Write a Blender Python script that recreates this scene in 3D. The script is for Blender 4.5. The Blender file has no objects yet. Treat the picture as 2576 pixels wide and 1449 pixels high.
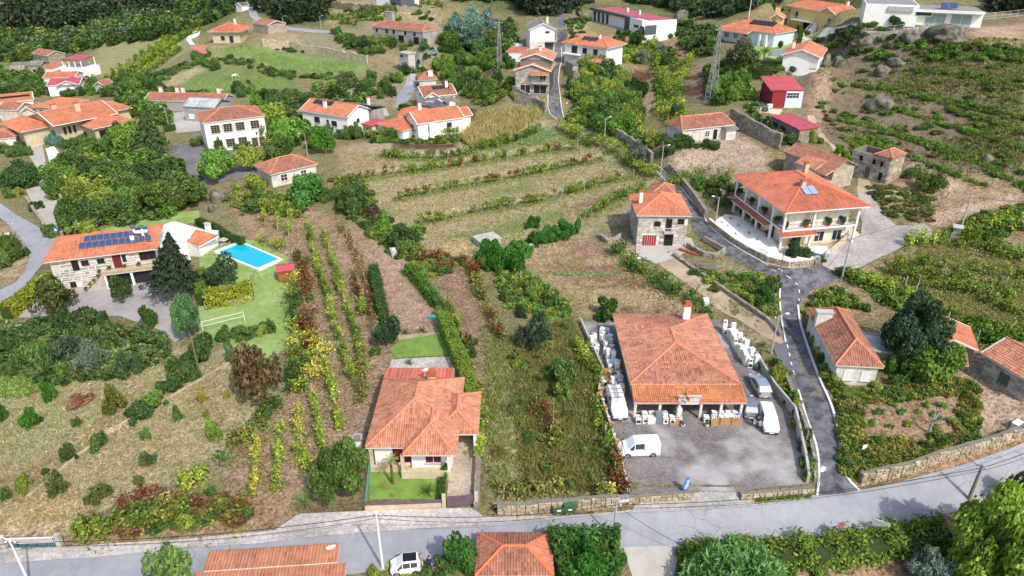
import bpy, bmesh, math, random
import numpy as np
from mathutils import Vector, Matrix
from mathutils.geometry import delaunay_2d_cdt
R = random.Random(7)
NR = np.random.default_rng(7)
scene = bpy.context.scene
COL = scene.collection
rad = math.radians
# ---------------------------------------------------------------- camera, sky, sun, exposure
CAM_H, PITCH, FPX = 52.0, rad(28.0), 1780.0          # drone height, tilt, focal length in 2576-px units
cam = bpy.data.cameras.new('Camera')
cam.sensor_width = 36.0
cam.lens = FPX / 2576.0 * 36.0
cam.clip_start, cam.clip_end = 0.5, 3000.0
camo = bpy.data.objects.new('Camera', cam)
camo.location = (0, 0, CAM_H)
camo.rotation_euler = (rad(90) - PITCH, 0, 0)
COL.objects.link(camo)
scene.camera = camo
SUN_EL, SUN_AZ = 47.0, 146.0                          # azimuth clockwise from +Y (the view direction)
world = bpy.data.worlds.new('World')
scene.world = world
world.use_nodes = True
wn = world.node_tree
sky = wn.nodes.new('ShaderNodeTexSky')
sky.sky_type = 'NISHITA'
sky.sun_disc = False
sky.sun_elevation = rad(SUN_EL)
sky.sun_rotation = rad(SUN_AZ)
sky.air_density, sky.dust_density, sky.ozone_density = 1.0, 2.5, 1.0
bgn = wn.nodes['Background']
bgn.inputs['Strength'].default_value = 0.15
wn.links.new(sky.outputs[0], bgn.inputs[0])
sun = bpy.data.lights.new('Sun', 'SUN')
sun.energy = 2.35
sun.angle = rad(1.2)
sun.color = (1.0, 0.965, 0.915)
suno = bpy.data.objects.new('Sun', sun)
_sd = Vector((math.sin(rad(SUN_AZ)) * math.cos(rad(SUN_EL)), math.cos(rad(SUN_AZ)) * math.cos(rad(SUN_EL)), math.sin(rad(SUN_EL))))
suno.rotation_euler = (-_sd).to_track_quat('-Z', 'Y').to_euler()
suno.location = _sd * 200
COL.objects.link(suno)
vs = scene.view_settings
vs.view_transform = 'Standard'
vs.look = 'None'
vs.exposure = 0.66
vs.gamma = 1.0
scene.cycles.max_bounces = 6
scene.cycles.diffuse_bounces = 4
scene.cycles.transparent_max_bounces = 6
scene.cycles.caustics_reflective = False
scene.cycles.caustics_refractive = False
# ---------------------------------------------------------------- survey helpers (image point -> place on the land)
CPI, SPI = math.cos(PITCH), math.sin(PITCH)
def ray(px, py):
 u, v = (px - 1288) / FPX, (py - 724.5) / FPX
 return u, CPI - v * SPI, -SPI - v * CPI
def W(px, py, z):
 dx, dy, dz = ray(px, py)
 t = (z - CAM_H) / dz
 return Vector((dx * t, dy * t, z))
def zcol(Y, py):                                       # height at which a vertical line at distance Y is seen at row py
 v = (py - 724.5) / FPX
 return CAM_H - Y * (SPI + v * CPI) / (CPI - v * SPI)
def depth(p):
 return p[1] * CPI + (CAM_H - p[2]) * SPI
def mpp(p):                                            # metres per 2576-px pixel at a point
 return depth(p) / FPX
# land heights surveyed at image points (px, py, z)
CPTS = [
 (0,1450,-1),(400,1430,-1),(800,1400,-1),(1200,1360,-1),(1600,1330,-1),(2000,1310,-1),(2300,1260,-.8),(2570,1170,0),
 (300,1440,-1),(1400,1449,-1.6),(1850,1449,-3.5),(2200,1420,-3.2),(2500,1400,-3.2),
 (1000,1200,0),(1100,1150,0),(1060,900,.6),(1180,1260,-.5),(1700,1180,0),(1900,1150,0),(1600,1150,0),(1500,880,.3),(1900,930,.2),(1700,800,.7),
 (2090,1150,.2),(2040,950,1.6),(1985,760,3),(1900,670,3.6),(1800,610,4.2),(1745,520,4.8),(1640,425,5.6),(1500,340,6.2),(1400,260,7.5),(1390,160,11),(1410,80,18),
 (2300,1130,1.8),(2500,1090,2.2),(2200,950,2),(2400,880,3),(2150,700,3.4),(2250,600,4.8),(2400,650,5),(2560,700,5),(2330,560,6),(2500,530,8),(2180,460,7.5),(2100,380,9.5),(2050,300,11.5),(2030,200,16),
 (2500,400,12.5),(2570,300,17),(2400,300,14.5),(2250,300,13.5),(2250,200,18.5),(2450,150,24),(2570,100,27.5),(2250,90,26),(2100,72,24.5),(2300,66,27.3),(2500,62,28),
 (1950,166,18.5),(1985,130,20.5),(1880,108,20),(1750,150,15),(1700,210,12),(1740,110,16.5),(1980,265,13.4),(1760,345,10.6),(1850,420,8),(1930,400,9.2),(2000,600,4.4),(2080,600,4.4),(1900,560,4.4),
 (1600,620,3),(1500,620,1.8),(1660,560,4),(1700,700,2.2),(1850,800,1.2),(1600,720,1),(1400,700,.6),(1350,900,.2),(1380,1150,-.2),
 (1560,450,4.2),(1400,420,3.2),(1200,450,2.2),(1000,450,1.8),(1200,560,1.2),(1000,560,.8),(1300,330,4.6),(1100,370,3),(900,380,2),(1100,640,.6),(1400,580,1.8),
 (1600,250,8),(1520,200,9.5),(1560,320,7),(1600,120,15),(1560,85,17.5),(1650,75,18),
 (1340,212,8.8),(1360,125,15.5),(1480,155,14.2),(1250,200,7.5),(1150,260,4),(1100,335,3),(850,320,1),(1000,270,3),(1060,180,6),(1090,120,9.5),(1180,120,11),
 (700,370,2),(560,370,2),(480,400,1),(740,455,1.2),(600,440,.8),(560,250,2.5),(420,260,.5),
 (250,340,-1),(90,360,-1.5),(120,450,-2),(40,440,-1.5),(30,300,-2.5),(30,560,-3),(100,600,-3),(20,720,-4),(180,700,-2.8),(400,740,-2.6),(300,620,-2.5),(450,560,-1.2),(620,650,-.6),(600,780,-1.6),(700,850,-.8),
 (200,850,-3),(80,950,-3),(300,960,-2),(430,1000,-1.4),(100,1150,-1.8),(300,1200,-1),(550,1050,-.8),(20,1330,-1.2),(200,1330,-1),(600,1280,-.5),(760,1220,-.2),
 (760,560,0),(830,720,-.2),(860,900,-.2),(820,1100,-.1),(940,700,.2),(1040,760,.5),
 (640,220,3),(470,215,2),(800,170,6),(620,150,6.5),(880,140,9),(700,100,10.5),(560,105,10.5),(480,110,8),(1000,98,14.4),(900,60,15.5),(1050,30,20),(980,18,21),(1200,30,19),(720,62,13.5),(640,30,17),
 (350,180,-1),(300,120,0),(420,110,5),(150,150,-6),(100,190,-5),(30,200,-6),(170,215,-4),(250,225,-2.5),(50,250,-3.5),(300,70,2),(100,90,-5),
 (1500,20,21),(1850,30,24.5),(2000,20,28),(1330,40,19.5)]
XY, ZZ = [], []
for a, b, c in CPTS:
 p = W(a, b, c); XY.append((p.x, p.y)); ZZ.append(c)
for X, Y, c in [(-420,420,6),(-250,420,10),(-100,420,26),(40,420,34),(200,420,42),(420,420,48),(-420,800,48),(-150,800,58),(100,800,70),(420,800,80),(420,200,34),(420,20,12),(-420,200,-8),(-420,20,-8),
    (0,20,-3),(-150,30,-3),(150,30,-3),(-330,330,-4),(-300,260,-6),(0,320,25),(-60,330,22),(100,330,33),(-180,360,8),(-120,340,15),(220,250,34),(-200,110,-4),(200,140,16)]:
 XY.append((X, Y)); ZZ.append(c)
XY, ZZ = np.array(XY) / 100.0, np.array(ZZ, float)
def _tps(r2): return np.where(r2 > 1e-12, r2 * np.log(np.maximum(r2, 1e-12)), 0.0)
_n = len(XY)
_K = _tps(((XY[:, None] - XY[None]) ** 2).sum(-1)) + np.eye(_n) * 0.012
_P = np.c_[np.ones(_n), XY]
_A = np.block([[_K, _P], [_P.T, np.zeros((3, 3))]])
_w = np.linalg.solve(_A, np.r_[ZZ, 0, 0, 0])
GX0, GY0, GS = -430.0, 10.0, 2.0
GNX, GNY = 431, 400
_gx, _gy = np.meshgrid(GX0 + GS * np.arange(GNX), GY0 + GS * np.arange(GNY))
_q = np.c_[_gx.ravel(), _gy.ravel()] / 100.0
_z = np.zeros(len(_q))
for i in range(0, len(_q), 20000):
 s = _q[i:i + 20000]
 _z[i:i + 20000] = _tps(((s[:, None] - XY[None]) ** 2).sum(-1)) @ _w[:_n] + _w[_n] + s @ _w[_n + 1:]
ZG = _z.reshape(GNY, GNX)
def inside(q, P):
 x, y = q[:, 0], q[:, 1]; c = np.zeros(len(q), bool); n = len(P)
 for i in range(n):
  x0, y0 = P[i]; x1, y1 = P[(i + 1) % n]
  if y0 == y1: continue
  c ^= ((y0 > y) != (y1 > y)) & (x < (x1 - x0) * (y - y0) / (y1 - y0) + x0)
 return c
def sdist(q, P):
 """signed distance to a polygon, positive inside"""
 d = np.full(len(q), 1e9); n = len(P)
 for i in range(n):
  a, b = P[i], P[(i + 1) % n]; ab = b - a; t = np.clip(((q - a) @ ab) / max(ab @ ab, 1e-9), 0, 1)
  d = np.minimum(d, np.hypot(*(q - a - t[:, None] * ab).T))
 return np.where(inside(q, P), d, -d)
def pad(px, z, fe=5.0, P=None):
 """level ground cut for a house or yard"""
 global ZG
 P = np.array([tuple(W(a, b, z))[:2] for a, b in px]) if P is None else np.array(P); q = np.c_[_gx.ravel(), _gy.ravel()]; k = np.nonzero(((q > P.min(0) - fe) & (q < P.max(0) + fe)).all(1))[0]
 w = np.clip(sdist(q[k], P) / fe + 1, 0, 1); f = ZG.ravel(); f[k] = f[k] * (1 - w) + z * w; ZG = f.reshape(GNY, GNX)
def TZ(x, y):
 fx = np.clip((np.asarray(x, float) - GX0) / GS, 0, GNX - 1.001); fy = np.clip((np.asarray(y, float) - GY0) / GS, 0, GNY - 1.001)
 i, j = fx.astype(int), fy.astype(int); a, b = fx - i, fy - j
 return ZG[j, i] * (1 - a) * (1 - b) + ZG[j, i + 1] * a * (1 - b) + ZG[j + 1, i] * (1 - a) * b + ZG[j + 1, i + 1] * a * b
for _p, _z, _f in (([(540,636),(605,609),(714,655),(652,686)], -.75, 3), ([(1470,815),(1800,800),(1990,1050),(2028,1215),(1585,1238),(1515,960)], .15, 3), ([(1800,580),(1880,632),(1985,674),(2060,660),(2160,590),(2090,520),(1860,520)], 4.3, 3), ([(1885,150),(1895,90),(2010,66),(2060,76),(2000,140),(1950,158)], 20.2, 6)): pad(_p, _z, _f)
_T = np.concatenate([np.arange(40, 300, 1.0), np.arange(300, 800, 4.0)])
def G(px, py, h=0.0):
 dx, dy, dz = ray(px, py)
 x, y = dx * _T, dy * _T
 f = CAM_H + dz * _T - TZ(x, y) - h
 k = np.nonzero(f < 0)[0]
 if len(k) == 0: t = _T[-1]
 elif k[0] == 0: t = _T[0]
 else:
  i = k[0]; t0, t1 = _T[i - 1], _T[i]
  t = t0 + (t1 - t0) * f[i - 1] / (f[i - 1] - f[i])
 x, y = dx * t, dy * t
 return Vector((x, y, float(TZ(x, y))))
# ---------------------------------------------------------------- materials
def S(h, k=1.0):
 c = [int(h[i:i + 2], 16) / 255 for i in (0, 2, 4)]
 return tuple(k * (v / 12.92 if v <= .04045 else ((v + .055) / 1.055) ** 2.4) for v in c)
class NT:
 def __init__(s, name):
  s.m = bpy.data.materials.new(name); s.m.use_nodes = True; s.t = s.m.node_tree
  s.b = s.t.nodes['Principled BSDF']; s.out = s.t.nodes['Material Output']
 def n(s, kind, **kw):
  o = s.t.nodes.new('ShaderNode' + kind)
  for k, v in kw.items():
   if k[0] == '_': o.inputs[int(k[1:])].default_value = v
   else: setattr(o, k, v)
  return o
 def l(s, a, b): s.t.links.new(a, b)
 def pos(s, sc=1.0):
  g = s.n('NewGeometry'); m = s.n('VectorMath', operation='MULTIPLY'); s.l(g.outputs['Position'], m.inputs[0])
  m.inputs[1].default_value = (sc, sc, sc) if not isinstance(sc, tuple) else sc
  return m.outputs[0]
 def noise(s, vec, scale, detail=3, rough=.6):
  o = s.n('TexNoise'); o.inputs['Scale'].default_value = scale; o.inputs['Detail'].default_value = detail; o.inputs['Roughness'].default_value = rough
  s.l(vec, o.inputs['Vector']); return o.outputs['Fac']
 def ramp(s, fac, stops):
  o = s.n('ValToRGB'); e = o.color_ramp.elements
  while len(e) < len(stops): e.new(.5)
  for el, (p, c) in zip(e, stops): el.position = p; el.color = (*c, 1) if len(c) == 3 else c
  s.l(fac, o.inputs[0]); return o.outputs[0]
 def mix(s, fac, a, b, mode='MIX'):
  o = s.n('MixRGB', blend_type=mode)
  for v, i in ((fac, 0), (a, 1), (b, 2)):
   if isinstance(v, (int, float)): o.inputs[i].default_value = v if i == 0 else (v, v, v, 1)
   elif isinstance(v, tuple): o.inputs[i].default_value = (*v, 1)
   else: s.l(v, o.inputs[i])
  return o.outputs[0]
 def math(s, op, a, b=0.0):
  o = s.n('Math', operation=op)
  for v, i in ((a, 0), (b, 1)):
   if isinstance(v, (int, float)): o.inputs[i].default_value = v
   else: s.l(v, o.inputs[i])
  return o.outputs[0]
 def bump(s, h, st=.3, d=.05):
  o = s.n('Bump'); o.inputs['Strength'].default_value = st; o.inputs['Distance'].default_value = d
  s.l(h, o.inputs['Height']); s.l(o.outputs[0], s.b.inputs['Normal'])
 def col(s, c):
  if isinstance(c, tuple): s.b.inputs['Base Color'].default_value = (*c, 1)
  else: s.l(c, s.b.inputs['Base Color'])
 def done(s, rough=.8, metal=0.0, spec=.3):
  s.b.inputs['Roughness'].default_value = rough; s.b.inputs['Metallic'].default_value = metal
  s.b.inputs['Specular IOR Level'].default_value = spec
  return s.m
MC = {}
def mat(name, c, rough=.8, var=.25, sc=1.5, metal=0.0, bump=.15, c2=None, spec=.3):
 """plain weathered surface: one colour, blotches of wear, light relief"""
 if name in MC: return MC[name]
 t = NT(name); p = t.pos()
 n1 = t.noise(p, sc, 4); n2 = t.noise(p, sc * 9, 3)
 k = t.ramp(n1, [(.3, (1 - var,) * 3), (.7, (1 + var * .35,) * 3)])
 a = c
 if c2: a = t.mix(t.ramp(n2, [(.42, (0,) * 3), (.62, (1,) * 3)]), c, c2)
 a = t.mix(1.0, a, k, 'MULTIPLY')
 a = t.mix(1.0, a, t.ramp(n2, [(.3, (1 - var * .5,) * 3), (.7, (1.0,) * 3)]), 'MULTIPLY')
 t.col(a)
 if bump: t.bump(n2, bump, .04)
 MC[name] = t.done(rough, metal, spec); return MC[name]
def leafmat():
 t = NT('leaf')
 at = t.n('Attribute', attribute_name='lcol'); oi = t.n('ObjectInfo')
 c = t.mix(1.0, at.outputs['Color'], oi.outputs['Color'], 'MULTIPLY')
 t.col(c); t.done(.55, 0, .25)
 tr = t.n('BsdfTranslucent'); c2 = t.mix(1.0, c, (1.0, 1.12, .6), 'MULTIPLY'); t.l(c2, tr.inputs[0])
 mx = t.n('MixShader'); mx.inputs[0].default_value = .38
 t.l(t.b.outputs[0], mx.inputs[1]); t.l(tr.outputs[0], mx.inputs[2]); t.l(mx.outputs[0], t.out.inputs[0])
 return t.m
LEAF = leafmat()
def tilemat(name, c1, c2, c3, lich=.0, pu=.27, pv=.42):
 """fired-clay roof tiles: each tile its own shade, lichen and soot patches where old"""
 t = NT(name); uv = t.n('UVMap'); uv.uv_map = 'UVMap'
 m = t.n('VectorMath', operation='MULTIPLY'); m.inputs[1].default_value = (1 / pu, 1 / pv, 1); t.l(uv.outputs[0], m.inputs[0])
 fl = t.n('VectorMath', operation='FLOOR'); t.l(m.outputs[0], fl.inputs[0])
 wn_ = t.n('TexWhiteNoise', noise_dimensions='2D'); t.l(fl.outputs[0], wn_.inputs['Vector'])
 a = t.ramp(wn_.outputs['Value'], [(0, c1), (.5, c2), (1, c3)])
 p = t.pos(); n1 = t.noise(p, .5, 4); n2 = t.noise(p, 6, 3)
 a = t.mix(.14, a, (.3, .27, .24)); st = t.n('Mapping'); st.inputs['Scale'].default_value = (2.2, .22, 1); t.l(uv.outputs[0], st.inputs[0]); n4 = t.noise(st.outputs[0], 1.6, 4)
 a = t.mix(1.0, a, t.ramp(n4, [(.36, (.84, .81, .79)), (.6, (1.04,) * 3)]), 'MULTIPLY')
 a = t.mix(1.0, a, t.ramp(n1, [(.3, (.72,) * 3), (.65, (1.06,) * 3)]), 'MULTIPLY')
 if lich:
  f = t.ramp(n2, [(.62 - lich * .25, (0,) * 3), (.75 - lich * .15, (1,) * 3)])
  a = t.mix(t.math('MULTIPLY', f, .55), a, (.11, .085, .06))
  n3 = t.noise(p, 14, 2); f3 = t.ramp(n3, [(.64, (0,) * 3), (.72, (1,) * 3)])
  a = t.mix(t.math('MULTIPLY', f3, .5), a, (.40, .33, .24))
 t.col(a); t.bump(n2, .2, .03)
 return t.done(.75)
# ---------------------------------------------------------------- mesh and object helpers
def mesh_np(name, V, F, m, cols=None, uvs=None, smooth=False):
 """V (n,3) array, F (k,4) or (k,3) int array"""
 me = bpy.data.meshes.new(name); V = np.asarray(V, np.float32); F = np.asarray(F, np.int32)
 me.vertices.add(len(V)); me.vertices.foreach_set('co', V.ravel())
 k = F.shape[1]; me.loops.add(F.size); me.loops.foreach_set('vertex_index', F.ravel())
 me.polygons.add(len(F)); me.polygons.foreach_set('loop_start', np.arange(0, F.size, k, dtype=np.int32))
 me.update(calc_edges=True)
 if cols is not None:
  at = me.attributes.new('lcol', 'FLOAT_COLOR', 'POINT'); cc = np.ones((len(V), 4), np.float32); cc[:, :cols.shape[1]] = cols
  at.data.foreach_set('color', cc.ravel())
 if uvs is not None:
  ul = me.uv_layers.new(name='UVMap'); ul.data.foreach_set('uv', np.asarray(uvs, np.float32)[F.ravel()].ravel())
 if smooth: me.polygons.foreach_set('use_smooth', np.ones(len(F), bool))
 if m: me.materials.append(m)
 return me
def link(name, me, parent=None, loc=None, rz=None, sc=None):
 o = bpy.data.objects.new(name, me); COL.objects.link(o)
 if parent: o.parent = parent
 if loc is not None: o.location = loc
 if rz is not None: o.rotation_euler = (0, 0, rz)
 if sc is not None: o.scale = sc
 return o
def tag(o, label=None, cat=None, group=None, kind=None):
 if label: o['label'] = label
 if cat: o['category'] = cat
 if group: o['group'] = group
 if kind: o['kind'] = kind
 return o
def thing(name, label, cat, loc=(0, 0, 0), rz=0.0, group=None):
 o = bpy.data.objects.new(name, None); o.empty_display_size = .3; COL.objects.link(o)
 o.location = loc; o.rotation_euler = (0, 0, rz)
 return tag(o, label, cat, group)
class MB:
 """collects boxes, bars, lathes and polygons into ONE mesh"""
 def __init__(s): s.v, s.f = [], []
 def add(s, vs_, fs):
  k = len(s.v); s.v += [tuple(p) for p in vs_]; s.f += [tuple(i + k for i in f) for f in fs]; return s
 def box(s, x0, x1, y0, y1, z0, z1):
  return s.add([(x0, y0, z0), (x1, y0, z0), (x1, y1, z0), (x0, y1, z0), (x0, y0, z1), (x1, y0, z1), (x1, y1, z1), (x0, y1, z1)],
                     [(0, 3, 2, 1), (4, 5, 6, 7), (0, 1, 5, 4), (1, 2, 6, 5), (2, 3, 7, 6), (3, 0, 4, 7)])
 def prism(s, poly, z0, z1):
  n = len(poly); a = [(p[0], p[1], z0) for p in poly]; b = [(p[0], p[1], z1) for p in poly]
  return s.add(a + b, [tuple(range(n - 1, -1, -1)), tuple(range(n, 2 * n))] + [(i, (i + 1) % n, (i + 1) % n + n, i + n) for i in range(n)])
 def bar(s, a, b, r, n=6, r2=None):
  a, b = Vector(a), Vector(b); d = (b - a)
  if d.length < 1e-6: return s
  d.normalize(); u = d.orthogonal().normalized(); w = d.cross(u); r2 = r if r2 is None else r2
  P = [a + (u * math.cos(6.2832 * i / n) + w * math.sin(6.2832 * i / n)) * r for i in range(n)] + [b + (u * math.cos(6.2832 * i / n) + w * math.sin(6.2832 * i / n)) * r2 for i in range(n)]
  return s.add(P, [(i, (i + 1) % n, (i + 1) % n + n, i + n) for i in range(n)] + [tuple(range(n - 1, -1, -1)), tuple(range(n, 2 * n))])
 def path(s, pts, r, n=5):
  for a, b in zip(pts[:-1], pts[1:]): s.bar(a, b, r, n)
  return s
 def lathe(s, prof, n=12, c=(0, 0)):
  k = len(prof); P = [(c[0] + r * math.cos(6.2832 * i / n), c[1] + r * math.sin(6.2832 * i / n), z) for r, z in prof for i in range(n)]
  F = [(j * n + i, j * n + (i + 1) % n, (j + 1) * n + (i + 1) % n, (j + 1) * n + i) for j in range(k - 1) for i in range(n)]
  return s.add(P, F + [tuple(range(n - 1, -1, -1)), tuple(range((k - 1) * n, k * n))])
 def poly(s, pts): return s.add(pts, [tuple(range(len(pts)))])
 def build(s, name, m, parent=None, loc=None, rz=None, smooth=False, bevel=0):
  me = bpy.data.meshes.new(name); me.from_pydata(s.v, [], s.f); me.update()
  if smooth: me.polygons.foreach_set('use_smooth', [True] * len(me.polygons))
  me.materials.append(m)
  o = link(name, me, parent, loc, rz)
  if bevel:
   b = o.modifiers.new('b', 'BEVEL'); b.width = bevel; b.segments = 2; b.limit_method = 'ANGLE'
  return o
def pxpoly(pts, h=0.0): return [G(a, b, h) for a, b in pts]
def dens(pts, step=4.0, closed=False):
 """world polyline resampled so that no piece is longer than step"""
 out = []; n = len(pts)
 for i in range(n if closed else n - 1):
  a, b = Vector(pts[i]), Vector(pts[(i + 1) % n]); k = max(1, int(math.ceil((b - a).length / step)))
  out += [a.lerp(b, j / k) for j in range(k)]
 if not closed: out.append(Vector(pts[-1]))
 return out
def smooth_line(pts, it=2):
 for _ in range(it):
  q = [pts[0]]
  for a, b in zip(pts[:-1], pts[1:]): q += [a.lerp(b, .25), a.lerp(b, .75)]
  pts = q + [pts[-1]]
 return pts
def sheet(name, px, m, off=.04, step=3.0, world_pts=None, thick=0, label=None, flat=None, cut=None):
 """a sheet of ground draped on the land"""
 B = dens(world_pts or pxpoly(px), step, True)
 xs = [p.x for p in B]; ys = [p.y for p in B]
 V = [Vector((p.x, p.y)) for p in B]; n = len(V); E = [(i, (i + 1) % n) for i in range(n)]
 P = np.array([(p.x, p.y) for p in B])
 gx, gy = np.meshgrid(np.arange(min(xs), max(xs), step), np.arange(min(ys), max(ys), step))
 q = np.c_[gx.ravel(), gy.ravel()]; q = q[inside(q, P)]
 V += [Vector(a) for a in q]
 r = delaunay_2d_cdt(V, E, [], 1, 1e-4)
 co = np.array([(v[0], v[1]) for v in r[0]]); z = TZ(co[:, 0], co[:, 1]) + off if flat is None else np.full(len(co), flat)
 me = bpy.data.meshes.new(name); me.from_pydata(np.c_[co, z].tolist(), [], [tuple(f) for f in r[2]]); me.update()
 if len(me.polygons) and me.polygons[0].normal.z < 0: me.flip_normals()
 me.materials.append(m)
 o = link(name, me); tag(o, label, kind='structure'); return o
ORD = ['first','second','third','fourth','fifth','sixth','seventh','eighth','ninth','tenth','eleventh','twelfth','thirteenth','fourteenth','fifteenth','sixteenth','seventeenth','eighteenth','nineteenth','twentieth']
def ordw(i):
 if i < 20: return ORD[i]
 t, u = divmod(i + 1, 10); T = ['', '', 'twenty', 'thirty', 'forty', 'fifty', 'sixty', 'seventy', 'eighty', 'ninety']
 if t < 10: return (T[t] + '-' + ORD[u - 1]) if u else T[t][:-1] + 'ieth'
 return 'hundred and ' + ordw(i - 100)
REG = {}
def reg(o, kind, where, px, cat, group=None):
 """things alike are labelled by their order from the left once all of them stand"""
 REG.setdefault((kind, where), []).append((px, o)); o['category'] = cat
 o['group'] = (group or (kind + 's ' + where))
def label_all():
 for (kind, where), L in REG.items():
  L.sort(key=lambda a: a[0])
  for i, (p, o) in enumerate(L):
   if len(L) == 1:
    o['label'] = f'{kind} {where}'
    if 'group' in o: del o['group']
   else: o['label'] = f'{kind} {where}, {ordw(i)} from left'
# ---------------------------------------------------------------- bodies and lettering (made while the scene is still empty)
def skin_mesh(J, E_, rr):
 me = bpy.data.meshes.new('body'); me.from_pydata(J, E_, []); o = bpy.data.objects.new('body', me); COL.objects.link(o); o.modifiers.new('s', 'SKIN'); s_ = o.modifiers.new('u', 'SUBSURF'); s_.levels = s_.render_levels = 1
 for i, v in enumerate(me.skin_vertices[0].data): v.radius = (rr[i], rr[i]); v.use_root = i == 0
 dg = bpy.context.evaluated_depsgraph_get(); dg.update(); m2 = bpy.data.meshes.new_from_object(o.evaluated_get(dg)); bpy.data.objects.remove(o); m2.materials.clear()
 m2.polygons.foreach_set('use_smooth', [True] * len(m2.polygons)); return m2
BODY = {}
for pose in (0, 1):
 J = [(0, 0, .95), (0, 0, 1.15), (0, .02, 1.4), (0, .01, 1.52), (0, -.01, 1.62), (0, -.02, 1.75), (-.19, .01, 1.42), (-.25, 0, 1.12), (-.2, -.16 - pose * .1, .92 + pose * .2), (.19, .01, 1.42), (.25, 0, 1.12), (.2, -.16 - pose * .1, .92 + pose * .2), (-.1, 0, .9), (-.11, -.02, .5), (-.12, .02, .08), (-.13, -.15, .03), (.1, 0, .9), (.11, .02, .5), (.12, .05, .08), (.13, -.12, .03), (-.18, -.24 - pose * .1, .88 + pose * .2), (.18, -.24 - pose * .1, .88 + pose * .2)]
 E_ = [(0, 1), (1, 2), (2, 3), (3, 4), (4, 5), (2, 6), (6, 7), (7, 8), (2, 9), (9, 10), (10, 11), (0, 12), (12, 13), (13, 14), (14, 15), (0, 16), (16, 17), (17, 18), (18, 19), (8, 20), (11, 21)]
 rr = [.15, .15, .16, .06, .085, .08, .075, .05, .035, .075, .05, .035, .095, .065, .045, .04, .095, .065, .045, .04, .03, .03]
 BODY[pose] = skin_mesh(J, E_, rr)
J = [(0, 0, 1.15), (-.5, 0, 1.2), (.45, 0, 1.15), (.75, 0, 1.4), (1.0, 0, 1.15), (1.25, 0, .75), (1.42, 0, .5), (-.75, 0, 1.1), (-.85, 0, .7)]; E_ = [(0, 1), (0, 2), (2, 3), (3, 4), (4, 5), (5, 6), (1, 7), (7, 8)]; rr = [.32, .32, .28, .2, .15, .13, .08, .07, .05]
for sx, kx in ((.42, .03), (-.55, -.1)):
 for sy in (-.16, .16): k = len(J); J += [(sx, sy, .95), (sx + (.08 if sx < 0 else kx), sy, .62), (sx + kx, sy, .4), (sx + .02, sy, .04)]; E_ += [(2 if sx > 0 else 1, k), (k, k + 1), (k + 1, k + 2), (k + 2, k + 3)]; rr += [.17, .1, .06, .06]
BEAST = skin_mesh(J, E_, rr)
TXT = {}
for _s in ('P', 'nipon', 'VENDA', '21', 'CASA SANTOS'):
 c = bpy.data.curves.new('txt', 'FONT'); c.body = _s; c.size = 1; c.extrude = .01; c.align_x = 'CENTER'; c.align_y = 'CENTER'; tmp = bpy.data.objects.new('txt', c); COL.objects.link(tmp)
 dg = bpy.context.evaluated_depsgraph_get(); TXT[_s] = bpy.data.meshes.new_from_object(tmp.evaluated_get(dg)); bpy.data.objects.remove(tmp)
# ---------------------------------------------------------------- plants: leaf meshes
def unit(v): return v / np.maximum(np.linalg.norm(v, axis=1), 1e-9)[:, None]
def leaves(name, C, N, s, cols, asp=.55, m=None):
 C = np.asarray(C, float); n = len(C); N = unit(np.asarray(N, float)); T = unit(np.cross(N, NR.normal(size=(n, 3)))); B = np.cross(N, T)
 s = np.broadcast_to(np.asarray(s, float), (n,))[:, None]
 V = np.stack([C - T * s, C + B * s * asp, C + T * s - N * s * .25, C - B * s * asp], 1).reshape(-1, 3)
 F = np.arange(4 * n).reshape(-1, 4)
 return mesh_np(name, V, F, m or LEAF, cols=np.repeat(np.asarray(cols, float), 4, 0))
def rdir(n): return unit(NR.normal(size=(n, 3)))
def grey(n, lo=.62, hi=1.3): return (lo + (hi - lo) * NR.random(n) ** 1.2)[:, None] * np.ones(3)
def hue(n, amt=.12):
 h = NR.normal(0, amt, n); return np.c_[.96 + h, 1 + h * .35, 1.06 - h * .5]
def fit(P, flat=0.0):
 lo, hi = np.percentile(P, 1, 0), np.percentile(P, 99, 0); r = max(hi[0] - lo[0], hi[1] - lo[1]) / 2
 P = P.copy(); P[:, :2] -= (lo + hi)[:2] / 2; P[:, :2] /= r; P[:, 2] = (P[:, 2] - lo[2]) / (hi[2] - lo[2]); return P
def crown_round(n, lobes, leaf, low=-.35, spread=.62, raw=False, r0=.2, rv=.2, rc=.46):
 c = rdir(lobes) * (spread * (.35 + .65 * NR.random((lobes, 1)) ** .5)); c[:, 2] = np.abs(c[:, 2]) * (.7 + .5 * NR.random(lobes)) + low * .5; r = r0 + rv * NR.random(lobes) ** 1.5; c[0] = (0, 0, .05); r[0] = rc
 pr = r ** 2 / (r ** 2).sum(); k = NR.choice(lobes, n * 2, p=pr); d = rdir(n * 2); f = .72 + .32 * NR.random(n * 2); tail = NR.random(n * 2) < .14; f[tail] += .34 * NR.random(int(tail.sum()))
 P = c[k] + d * (r[k] * f)[:, None]; dist = np.linalg.norm(P[:, None] - c[None], axis=2) / r[None]; ok = (dist.min(1) > .7) | (NR.random(n * 2) < .15)
 P, d, k = P[ok][:n], d[ok][:n], k[ok][:n]; lb = (.74 + .52 * NR.random(lobes))[k][:, None]
 N = d * .55 + np.array([0, 0, .4]) + NR.normal(0, .6, d.shape); s = leaf * (.55 + .8 * NR.random(len(P))); cols = grey(len(P), .6, 1.35) * lb * hue(len(P))
 return (fit(P), N, s, cols) if raw else leaves('crown', fit(P), N, s, cols)
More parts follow.
